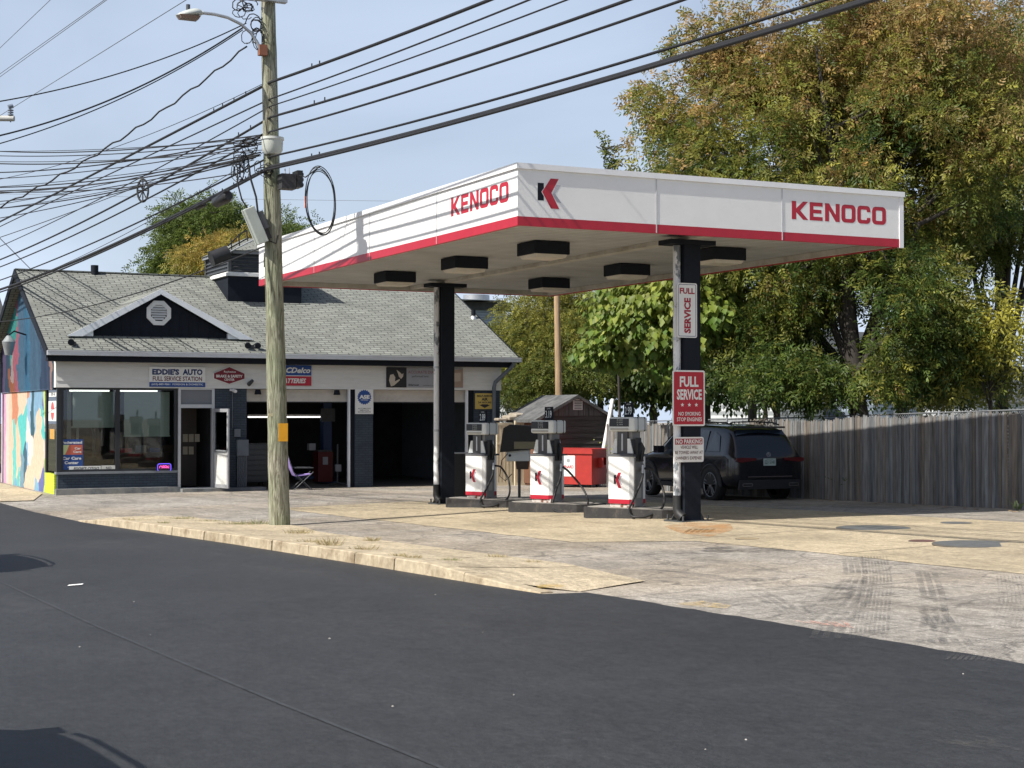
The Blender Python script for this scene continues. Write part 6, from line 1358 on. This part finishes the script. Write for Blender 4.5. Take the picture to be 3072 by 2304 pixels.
# bare wooden pole behind the shed, second trunk-like pole and thin white mast behind the fence
def simple_pole(px, pyb, pyt, d, wpx, mat, name, label):
    a, b_ = atd(px, pyb, d), atd(px-6, pyt, d); g = zg(a.x, a.y); o = MB().tube([(a.x, a.y, g), a, b_], [wpx/F*d/2*1.1, wpx/F*d/2, wpx/F*d/2*.82], 14).build(name, mat, at=(a.x, a.y, g)); return tag(o, label, 'pole')
simple_pole(1676, 1180, 840, 52, 21, M('bare_wood', (.36,.25,.15), .85, var=.35, scale=4, stretch=(5,5,.4)), 'bare_wooden_pole', 'bare honey-coloured wooden pole rising behind the shed')
simple_pole(2257, 1255, 870, 41, 27, M('bark_grey_pole', (.10,.095,.085), .9, var=.35, scale=4, stretch=(5,5,.4), bump=.5), 'dark_pole', 'dark grey wooden pole behind the fence and the black car')
simple_pole(2278, 1255, 1110, 41.5, 6, WHT, 'white_mast', 'thin white metal mast next to the dark pole behind the fence')
simple_pole(2297, 1255, 1100, 43, 14, M('tan_pole', (.30,.25,.15), .85, var=.3), 'tan_post', 'tan wooden post right of the white mast behind the fence')
# ================================================================== trees and plants
def leaf_mat(name, trans=.42):
    m, N, L, b = node_mat(name); out = N['Material Output']
    a = N.new('ShaderNodeAttribute'); a.attribute_name = 'tint'
    L.new(a.outputs['Color'], b.inputs['Base Color']); b.inputs['Roughness'].default_value = .5; b.inputs['Specular IOR Level'].default_value = .35
    t = N.new('ShaderNodeBsdfTranslucent'); g = N.new('ShaderNodeGamma'); g.inputs[1].default_value = .8; L.new(a.outputs['Color'], g.inputs[0]); L.new(g.outputs[0], t.inputs[0])
    ms = N.new('ShaderNodeMixShader'); ms.inputs[0].default_value = trans; L.new(b.outputs[0], ms.inputs[1]); L.new(t.outputs[0], ms.inputs[2]); L.new(ms.outputs[0], out.inputs[0]); return m
LEAF = leaf_mat('leaf')
BARK = M('bark', (.045,.039,.034), .9, var=.4, scale=5, stretch=(4,4,.5), bump=.8, bscale=14)
NR = np.random.default_rng(11)
def unit(v): return v/np.maximum(np.linalg.norm(v, axis=-1, keepdims=True), 1e-9)
def leaves_mesh(name, P, D, Nn, ln, wd, col, parent=None, at=(0,0,0)):
    """P base, D direction, Nn normal, all (n,3); one folded leaf = 4 vertices, 2 triangles."""
    n = len(P); S = unit(np.cross(D, Nn)); ln = ln[:, None]; wd = wd[:, None]
    V = np.empty((n, 4, 3), np.float32); at = np.array(at, dtype=np.float64); P = P-at
    V[:, 0] = P; V[:, 1] = P + D*ln*.45 + S*wd*.5 + Nn*wd*.16; V[:, 2] = P + D*ln; V[:, 3] = P + D*ln*.45 - S*wd*.5 + Nn*wd*.16
    me = bpy.data.meshes.new(name); me.vertices.add(n*4); me.vertices.foreach_set('co', V.ravel())
    idx = np.arange(n)[:, None]*4 + np.array([[0,1,2,0,2,3]]); me.loops.add(n*6); me.loops.foreach_set('vertex_index', idx.ravel().astype(np.int32))
    me.polygons.add(n*2); me.polygons.foreach_set('loop_start', (np.arange(n*2)*3).astype(np.int32)); me.polygons.foreach_set('loop_total', np.full(n*2, 3, np.int32))
    me.update(); me.validate()
    ca = me.color_attributes.new('tint', 'FLOAT_COLOR', 'POINT'); c4 = np.ones((n, 4, 4), np.float32); c4[:, :, :3] = col[:, None, :]; ca.data.foreach_set('color', c4.ravel())
    me.materials.append(LEAF); o = bpy.data.objects.new(name, me); C.objects.link(o)
    if parent: o.parent = parent
    else: o.location = tuple(at)
    return o
def crown_points(lobes, ncl, flat=.8, shell=.55):
    """cluster centres spread through lobes (centre, radius); most of them near the outside"""
    vol = np.array([l[1]**2.2 for l in lobes]); pick = NR.choice(len(lobes), ncl, p=vol/vol.sum())
    u_ = unit(NR.normal(size=(ncl, 3))); r_ = (shell+(1-shell)*NR.random(ncl)**.6)[:, None]
    c = np.array([lobes[i][0] for i in pick]); R_ = np.array([lobes[i][1] for i in pick])[:, None]
    return c + u_*r_*R_*np.array([1, 1, flat]), u_
def tree(name, label, cat, base, lobes, ncl, per, crad, leaf, palette, trunk_r, group=None, kind='compound', limbs=14, droop=.5, shell=.5, fork=.35, gaps=0.):
    base = Vector(base); t = thing(name, label, cat, base, 0, group); at = np.array(base)
    cc, out_ = crown_points(lobes, ncl, shell=shell)
    if gaps:                                               # airy windows in the crown
        keep = np.array([noise.noise(Vector(p)*.42+Vector((3.1,7,1))) > -gaps for p in cc]); cc, out_ = cc[keep], out_[keep]
    top = max(l[0][2]+l[1]*.5 for l in lobes); cen = np.array([l[0] for l in lobes]).mean(0)
    # wood
    mb = MB(); zc = min(l[0][2] for l in lobes); zf = base.z + (zc-base.z)*fork + .8
    tp = [Vector((base.x, base.y, base.z-.2)), Vector((base.x+.05, base.y, base.z+.3)), Vector((base.x, base.y+.04, lerp(base.z, zf, .6))), Vector((lerp(base.x, cen[0], .15), lerp(base.y, cen[1], .15), zf)), Vector((lerp(base.x, cen[0], .5), lerp(base.y, cen[1], .5), lerp(zf, top, .45))), Vector((cen[0], cen[1], lerp(zf, top, .85)))]
    mb.tube(tp, [trunk_r*1.35, trunk_r*1.08, trunk_r, trunk_r*.9, trunk_r*.5, trunk_r*.12], 14); mb.build('trunk', BARK, t)
    mb = MB(); idx = NR.choice(len(cc), min(limbs*4, len(cc)), replace=False); heads = []
    for k, i in enumerate(idx):
        tgt = Vector(cc[i])
        if k < limbs or not heads:
            f = NR.random()*.8; s0 = tp[3].lerp(tp[5], f); r0 = trunk_r*lerp(.5, .15, f)
        else:
            s0, r0 = min(heads, key=lambda h: (h[0]-tgt).length)
            r0 *= .7
        mid = s0.lerp(tgt, .5)+Vector((NR.normal()*.25, NR.normal()*.25, .12*(tgt-s0).length)); q = s0.lerp(tgt, .8)+Vector((NR.normal()*.2, NR.normal()*.2, .1))
        mb.tube([s0, s0.lerp(mid, .5)+Vector((0,0,.1)), mid, q, tgt], [r0, r0*.75, r0*.5, max(.012, r0*.28), .008], 6)
        heads.append((mid, max(.02, r0*.5)))
    mb.build('limbs', BARK, t)
    n = len(cc); lt = NR.random(n)
    cp = np.repeat(np.arange(n), per); m = len(cp)
    off = unit(NR.normal(size=(m, 3)))*(NR.random(m)**.45)[:, None]*crad*np.array([1.1, 1.1, .7])*(0.75+.5*lt[cp])[:, None]
    P0 = cc[cp]+off
    ctr = np.array([lobes[0][0]]).mean(0)
    D0 = unit(unit(off)*.9 + out_[cp]*.5 + NR.normal(size=(m, 3))*.4 + np.array([0, 0, -droop]))
    pal = np.array(palette); zmin, zmax = P0[:, 2].min(), P0[:, 2].max()
    hz = (P0[:, 2]-zmin)/(zmax-zmin)
    # colour: each cluster leans to one palette entry; higher and outer clusters turn first
    w_ = np.clip(hz*.95 + NR.normal(size=n)[cp]*.20 + NR.normal(size=m)*.10, 0, .999)*(len(pal)-1)
    i0 = w_.astype(int); f_ = (w_-i0)[:, None]; col = pal[i0]*(1-f_)+pal[i0+1]*f_
    col = col*(.72+.56*NR.random((m, 1)))*(.8+.4*lt[cp])[:, None]
    if kind == 'compound':
        K = 7; rach = leaf*2.6; rep = np.repeat(np.arange(m), K); j = np.tile(np.arange(K), m)
        side = np.where(j == K-1, 0, np.where(j % 2 == 0, 1, -1)); tt = np.where(j == K-1, 1., (j//2+1)/3.4)
        up0 = unit(np.cross(D0, unit(NR.normal(size=(m, 3)))));
        S = unit(np.cross(D0, up0))[rep]; Dr = D0[rep]; P = P0[rep] + Dr*(tt*rach)[:, None] + np.array([0,0,-1])*(tt**2*rach*.22)[:, None]
        D = unit(Dr*.6 + S*side[:, None]*.9 + np.array([0,0,-.3]) + NR.normal(size=(m*K, 3))*.15); Nn = unit(up0[rep]+NR.normal(size=(m*K, 3))*.3)
        Nn = unit(Nn - D*(Nn*D).sum(1, keepdims=True)); ln = leaf*(.75+.5*NR.random(m*K)); wd = ln*.36; cl = col[rep]*(.88+.24*NR.random((m*K, 1)))
    else:
        P = P0; D = unit(D0+np.array([0,0,-droop])); Nn = unit(out_[cp]+NR.normal(size=(m, 3))*.55+np.array([-.5,-.4,.5])); Nn = unit(Nn-D*(Nn*D).sum(1, keepdims=True)); ln = leaf*(.7+.6*NR.random(m)); wd = ln*(.82 if kind == 'heart' else .6); cl = col
    leaves_mesh('foliage', P, D, Nn, ln, wd, np.clip(cl, .004, .9).astype(np.float32), t, at)
    return t
def L3(px, py, d, rpx, dd=0.): p = atd(px, py, d+dd); return (np.array(p), rpx/F*d)
G0, G1, OL, YG, OR, BR, YL = (.042,.078,.016), (.105,.145,.025), (.18,.18,.036), (.31,.29,.05), (.42,.25,.08), (.31,.21,.085), (.48,.45,.07)
def gbase(px, d): p = atd(px, 1300, d); return (p.x, p.y, zg(p.x, p.y))
big = [L3(2300,420,40,270), L3(2090,560,39,200), L3(2010,640,40,130), L3(2500,190,41,330), L3(2270,230,41,180), L3(2800,170,40,320), L3(2420,650,38.5,330), L3(2760,480,39,330), L3(2270,900,42,200), L3(2600,940,38,300), L3(2400,1010,38.5,150), L3(2620,1080,37.5,140), L3(2450,1120,37.5,90), L3(2780,1010,38,200), L3(2300,760,42,300), L3(2060,720,41,160), L3(2600,600,44,300), L3(2140,120,41,100), L3(2030,330,40.5,105), L3(1975,470,40,100), L3(1960,610,40,100), L3(2450,1000,37.2,130), L3(2560,1070,37,110), L3(2700,1080,37,120), L3(2290,1090,38,100), L3(2820,1040,37.5,100), L3(2620,880,36.8,190), L3(2240,1030,39,110)] + [L3(2500+k*37, 930+(k*61)%190, 36.6, 75) for k in range(6)] + [L3(2560,1000,36.4,120), L3(2480,900,36.8,130), L3(2330,1130,37,80), L3(2420,1150,37,70), L3(2500,1120,36.6,70), L3(2720,1140,37,85), L3(2800,1130,37,80), L3(2680,1010,36.6,110), L3(2640,1070,36.5,80)]
tree('maple_tree', 'big broad tree turning orange at the top, its trunk behind the wooden fence', 'tree', gbase(2594, 38), big, 1650, 46, .52, .125, [G0, G1, G0, G1, OL, G1, YG, OL, BR, OL, OR, BR], .24, limbs=26, droop=.3, shell=.4, gaps=.22, fork=.5)
right = [L3(3080,250,44,300), L3(3100,560,43,260), L3(2880,690,43,150), L3(2960,330,46,250), L3(2880,1130,42,75), L3(3010,1150,42,80)]
tree('maple_tree', 'leafy tree with brownish top at the right edge of the photo', 'tree', gbase(3010, 43), right, 520, 44, .60, .125, [G0, G1, G1, OL, G1, OL, BR, BR], .2, limbs=18, droop=.3, shell=.3, gaps=.24)
sum_ = [L3(2960,950,37,80), L3(3000,1010,37,70), L3(2940,1060,37,60), L3(3040,1130,37,70), L3(2890,1140,37,60)]
tree('sumac_tree', 'light green young tree with drooping compound leaves in the gap at the right', 'tree', gbase(2975, 37), sum_, 34, 18, .4, .15, [G1, OL, YG, YL, YG], .05, limbs=8, droop=.5, shell=.1)
cat = [L3(1850,930,39.5,95), L3(1960,940,39,120), L3(2060,900,39,110), L3(1830,1040,39.5,70), L3(1900,1010,39,80), L3(2040,1010,39,90), L3(2130,960,39,80), L3(2000,850,40,80), L3(1890,870,40,90), L3(2020,1110,39,60), L3(2140,890,39.5,80)]
tree('catalpa_tree', 'bright yellow-green tree with large heart-shaped leaves behind the pumps', 'tree', gbase(2130, 40), cat, 270, 26, .42, .20, [G1, (.09,.17,.025), (.14,.20,.032), (.20,.255,.042), (.29,.31,.06), (.17,.22,.04)], .13, kind='heart', limbs=14, droop=.9, shell=.3)
mid = [L3(1560,960,58,80), L3(1640,930,58,90), L3(1720,920,58,90), L3(1530,1060,58,80), L3(1610,1040,57,100), L3(1700,1020,57,100), L3(1760,960,58,80), L3(1560,1150,57,80), L3(1650,1130,56,90), L3(1740,1110,56,90), L3(1510,1200,56,50), L3(1620,1210,56,60)]
tree('locust_tree', 'olive and gold tree filling the space between the garage roof and the bare pole', 'tree', gbase(1620, 57), mid, 460, 36, .55, .10, [G0, G1, OL, G1, OL, YG, OL], .16, limbs=20, droop=.4, shell=.3, gaps=.3)
# darker trees further back, each its own
for px, py, d, r_, lb in ((1800,1080,62,130,'dark green tree behind the red dumpster, under the bright catalpa'),(1960,1110,58,120,'dark tree just left of the signposted column, behind the catalpa'),(2120,1080,60,150,'dark tree behind the black car, right of the signposted column'),(2330,1080,66,150,'dark tree low behind the big tree, left of its trunk'),(2700,1100,70,130,'distant dark tree low behind the big tree, right of its trunk')):
    lb_ = [L3(px,py,d,r_), L3(px-r_*.5,py+r_*.4,d,r_*.6), L3(px+r_*.5,py+r_*.35,d,r_*.65), L3(px+r_*.1,py-r_*.6,d,r_*.6)]
    tree('background_tree', lb, 'tree', gbase(px, d), lb_, 110, 60, .8, .20, [G0, G0, G1, G0, OL, OL], .16, 'trees far behind the lot', kind='oval', limbs=8, droop=.4, shell=.3)
lt = [L3(600,700,66,110), L3(540,740,66,90), L3(690,690,66,100), L3(560,660,67,70), L3(640,640,66,80), L3(510,800,66,70), L3(620,800,66,110), L3(760,720,68,90), L3(840,680,70,60)]
tree('ash_tree', 'green tree rising behind the garage roof left of the utility pole', 'tree', gbase(640, 66), lt, 260, 36, .6, .13, [G0, G1, G1, (.09,.13,.03), G1], .18, limbs=18, droop=.2, shell=.3)
lt = [L3(660,770,62,80), L3(720,740,62,60), L3(590,790,62,60), L3(690,820,62,70)]
tree('golden_tree', 'small golden-brown tree in front of the green one behind the roof ventilator', 'tree', gbase(670, 62), lt, 110, 36, .5, .11, [OL, OL, YG, (.33,.24,.06), (.38,.26,.05)], .1, limbs=10, droop=.2, shell=.3)
sp = [L3(1812,420,46,14), L3(1822,452,46,18), L3(1835,488,46,20), L3(1806,402,46,10)]
tree('leader_shoot', 'single upright leafy shoot against the sky above the canopy', 'tree', gbase(1860, 46), sp, 26, 14, .16, .10, [G1, G1, OL], .04, kind='oval', limbs=4, droop=.1, shell=.1)
for px, d, lb in ((880, 92, 'tiny distant treetop peeping over the canopy left of the coil'),):
    tree('far_tree', lb, 'tree', gbase(px, d), [L3(px,700,d,28), L3(px+60,725,d,16)], 30, 40, .5, .2, [G0, G1], .1, kind='oval', limbs=5, shell=.2)
# houses glimpsed behind the leaves
SD = brick_mat('house_siding', (.55,.57,.58), (.53,.55,.57), (.28,.30,.31), 30, .16, .02, 'XZ', .7, .5)
SDB = brick_mat('house_siding_blue', (.30,.36,.44), (.29,.35,.42), (.16,.19,.24), 30, .16, .02, 'XZ', .7, .5)
HRF = M('dark_roof', (.06,.065,.07), .9, var=.3, scale=3)
def house(px0, px1, d, zt_, label, mat, flat=False, cat='house', name='house', ze2=None):
    a, b_ = atd(px0, 1200, d), atd(px1, 1200, d); y = (a.y+b_.y)/2; g = zg(a.x, a.y); h = thing(name, label, cat, (a.x, y, g))
    MB().box(a.x, b_.x, y, y+9, g-.3, zt_).build('wall', mat, h)
    if flat: MB().box(a.x-.3, b_.x+.3, y-.3, y+9.3, zt_, zt_+.5).build('roof', HRF, h)
    else:
        mb = MB(); ym = y+4.5; mb.add([(a.x-.4,y-.5,zt_-.2),(b_.x+.4,y-.5,zt_-.2),(b_.x+.4,ym,zt_+2.6),(a.x-.4,ym,zt_+2.6),(a.x-.4,y+9.5,zt_-.2),(b_.x+.4,y+9.5,zt_-.2)], [(0,1,2,3),(3,2,5,4),(0,3,4),(1,5,2),(0,4,5,1)]); mb.build('roof', HRF, h)
    k = a.x+1.2
    while k < b_.x-1.5:
        for z0 in ((g+1.1, g+3.9) if zt_ > 4.4 else (g+1.1,)):
            w_ = MB().box(k, k+.95, y-.07, y-.002, z0, z0+1.45).build('window', WHT, h); MB().box(k+.09, k+.86, y-.08, y-.0705, z0+.09, z0+.69).box(k+.09, k+.86, y-.08, y-.0705, z0+.77, z0+1.36).build('pane', M('dark_pane', (.03,.04,.05), .1, spec=.7), w_)
        k += 2.6
    return h
house(1490, 1800, 78, 2.9, 'white clapboard house seen in scraps through the olive and gold tree', SD)
house(2310, 2500, 74, 3.4, 'pale house between the dark pole and the big trunk, over the fence', SD)
house(2590, 2800, 78, 3.2, 'pale blue-grey house just right of the big trunk, over the fence', SDB)
h = house(1380, 1530, 98, 7.9, 'grey flat-roofed building with metal roof plant behind the right end of the garage roof', SDB, True, 'building', 'commercial_building')
q = atd(1450, 905, 96); MB().box(q.x-1.6, q.x+1.6, q.y, q.y+2.4, 8.4, q.z+.1).build('rooftop_unit', GALV, h); MB().cyl((q.x, q.y+1), .8, q.z+.1, q.z+.45, 16).build('round_fan', GALV, h)
h = house(2860, 3300, 118, 2.6, 'low white building with red roof edge far beyond the fence at right', SD)
a = atd(-140, 1200, 60); h = house(-260, 12, 58, 4.3, 'dark blue-grey clapboard house at the extreme left edge', brick_mat('navy_siding', (.05,.08,.14), (.045,.07,.12), (.02,.03,.05), 30, .16, .02, 'XZ', .7, .5))
# ------------------------------------------------------------------ weeds, ferns and litter
def tuft(x, y, z, r_, h, n, cols, label, name='grass_tuft', cat='weed', group='dry weeds growing along the sidewalk'):
    a = NR.random(n)*6.28; rr = NR.random(n)*r_; P = np.stack([x+rr*np.cos(a), y+rr*np.sin(a), np.full(n, z)], 1)
    D = unit(np.stack([np.cos(a)*(.3+NR.random(n)), np.sin(a)*(.3+NR.random(n)), .5+NR.random(n)*.9], 1)); Nn = unit(np.cross(D, unit(NR.normal(size=(n,3))))); ln = h*(.4+.8*NR.random(n)); wd = ln*.035+.003
    c = np.array(cols)[NR.integers(len(cols), size=n)]*(.7+.6*NR.random((n,1))); o = leaves_mesh(name, P, D, Nn, ln, wd, c.astype(np.float32), None, (x, y, z)); return tag(o, label, cat, group)
DRY = [(.52,.43,.24), (.42,.34,.17), (.32,.28,.12), (.26,.20,.10)]; GRN = [(.16,.19,.06), (.24,.25,.09), (.12,.15,.05)]
s1 = lambda x, y: (200+x/1.4747, 1450+y/1.4747)
W_ = [(270,166,.10,.10,'dry','at the far left end of the sidewalk'),(430,188,.10,.08,'grn','beside the kerb left of the pole'),(520,147,.25,.10,'grn','at the back edge near the garage apron'),(760,172,.35,.12,'grn','in a wide patch left of the pole foot'),(850,170,.3,.16,'grn','close against the left of the pole foot'),(1030,214,.22,.14,'dry','just right of the pole foot'),(1350,243,.10,.14,'dry','on the back edge of the sidewalk'),(1080,275,.18,.10,'dry','in a low patch near the middle of the kerb'),(1170,292,.14,.20,'dry','standing tallest on the kerb'),(1320,308,.18,.12,'dry','sprawling by the kerb right of the tallest one'),(1470,345,.10,.09,'dry','small and pale by the kerb'),(1530,352,.10,.10,'dry','second small pale one by the kerb'),(1700,352,.14,.08,'grn','flat green one near the right end of the walk'),(1900,312,.12,.09,'dry','on the far back edge toward the right'),(2060,335,.10,.07,'dry','last one on the back edge at right'),(300,175,.3,.05,'dry','flat and brown near the left tip'),(640,158,.3,.07,'grn','low strip at the lot edge left of the pole')]
for x, y, r_, h, k, wh in W_:
    p = onG(*s1(x, y), .06); tuft(p.x, p.y, zg(p.x,p.y)+max(0.01, walk_up(p.x,p.y)-.01), r_, h*.75, int(60+r_*420), DRY if k == 'dry' else GRN+DRY[:1], ('dry straw-coloured' if k == 'dry' else 'green')+' weed tuft '+wh)
def fern(px, py, h, n, label, cols, seed, lean=(0,0), name='fern', cat='plant', up=0., dpt=None):
    p = onG(px, py) if dpt is None else atd(px, py, dpt); g = zg(p.x, p.y)+up; Pl, Dl, Nl, ll = [], [], [], []; rg = np.random.default_rng(seed)
    for k in range(n):
        a = rg.random()*6.28; o = np.array([p.x, p.y, g]); d = unit(np.array([np.cos(a)*.45+lean[0], np.sin(a)*.45+lean[1], 1.])); l = h*(.6+.5*rg.random())
        for s in range(14):
            t_ = s/14; q = o+d*l*t_+np.array([np.cos(a), np.sin(a), -.4])*l*.45*t_**2
            sd_ = unit(np.cross(d, np.array([np.cos(a), np.sin(a), .3])))
            for sg_ in (-1, 1): Pl.append(q); Dl.append(unit(sd_*sg_+d*.4-np.array([0,0,.25]))); Nl.append(unit(np.array([np.cos(a),np.sin(a),.8]))); ll.append(h*.22*(1-t_*.7)*(1 if t_ > .15 else .4))
    P, D, Nn, ln = map(np.array, (Pl, Dl, Nl, ll)); Nn = unit(Nn-D*(Nn*D).sum(1, keepdims=True)); c = np.array(cols)[rg.integers(len(cols), size=len(P))]*(.7+.6*rg.random((len(P),1)))
    return tag(leaves_mesh(name, P, D, Nn, ln, ln*.3, c.astype(np.float32), None, (p.x, p.y, g)), label, cat)
FG = [(.06,.10,.03),(.09,.13,.04),(.05,.08,.025)]
fern(2465, 1492, .85, 9, 'green fern-like weed at the foot of the fence right beside the car', FG, 1, (-.1,-.1))
fern(2560, 1499, .8, 11, 'spreading green fern-like weed at the foot of the fence, further right from the car', FG, 2, (-.15,-.1))
fern(2500, 1496, .4, 8, 'low leafy weed between the two ferns at the fence', FG, 3)
fern(3050, 1533, .35, 8, 'small weed at the fence foot by the right edge of the photo', FG, 4)
fern(1950, 1470, 1.75, 10, 'tall yellow-green fern-leaved shoot standing left of the rusty hoist', [(.20,.24,.05),(.26,.28,.07),(.14,.18,.04)], 5, (0,0), 'sumac_shoot')
fern(2440, 1492, .5, 7, 'small pale weed against the fence near the car bumper', FG, 6)
q = onG(2432, 1496); tag(MB().tube([(q.x,q.y,q.z),(q.x-.02,q.y,q.z+.62)], .022, 6).build('white_stake', WHT, at=q), 'thin white stake standing at the fence right behind the car bumper', 'stake')
rg = random.Random(21)
for k in range(30):
    px = rg.uniform(2080, 2360) if k < 14 else rg.uniform(2350, 3060); p = onG(px, 1478+rg.uniform(-4, 4) if k < 14 else lerp(1492, 1534, (px-2380)/690)+rg.uniform(1, 6))
    o = MB().add([(-.05,-.03,0),(.04,-.04,.012),(.06,.03,.004),(-.03,.04,.015)], [(0,1,2,3)]).build('fallen_leaf', M('fallen_leaf', (.28,.18,.09), .9, var=.4), local=True, at=(p.x, p.y, p.z+.012)); o.rotation_euler.z = rg.uniform(0,6); tag(o, 'dry brown leaf fallen on the lot near the fence', 'leaf', 'fallen leaves along the fence')
# vehicles just out of the picture at left that throw their shadows onto the road
for (x, y, hd, lb) in ((-.45, 9.3, -88, 'black car just out of the photo throwing the shadow at lower left'), (1.75, 20.6, 92, 'black car just out of the photo throwing the small shadow at the left edge')):
    c2 = copy_tree(car); c2['label'] = lb; c2['category'] = 'car'; c2.location = (x, y, zg(x, y)+.006); c2.rotation_euler.z = R(hd)
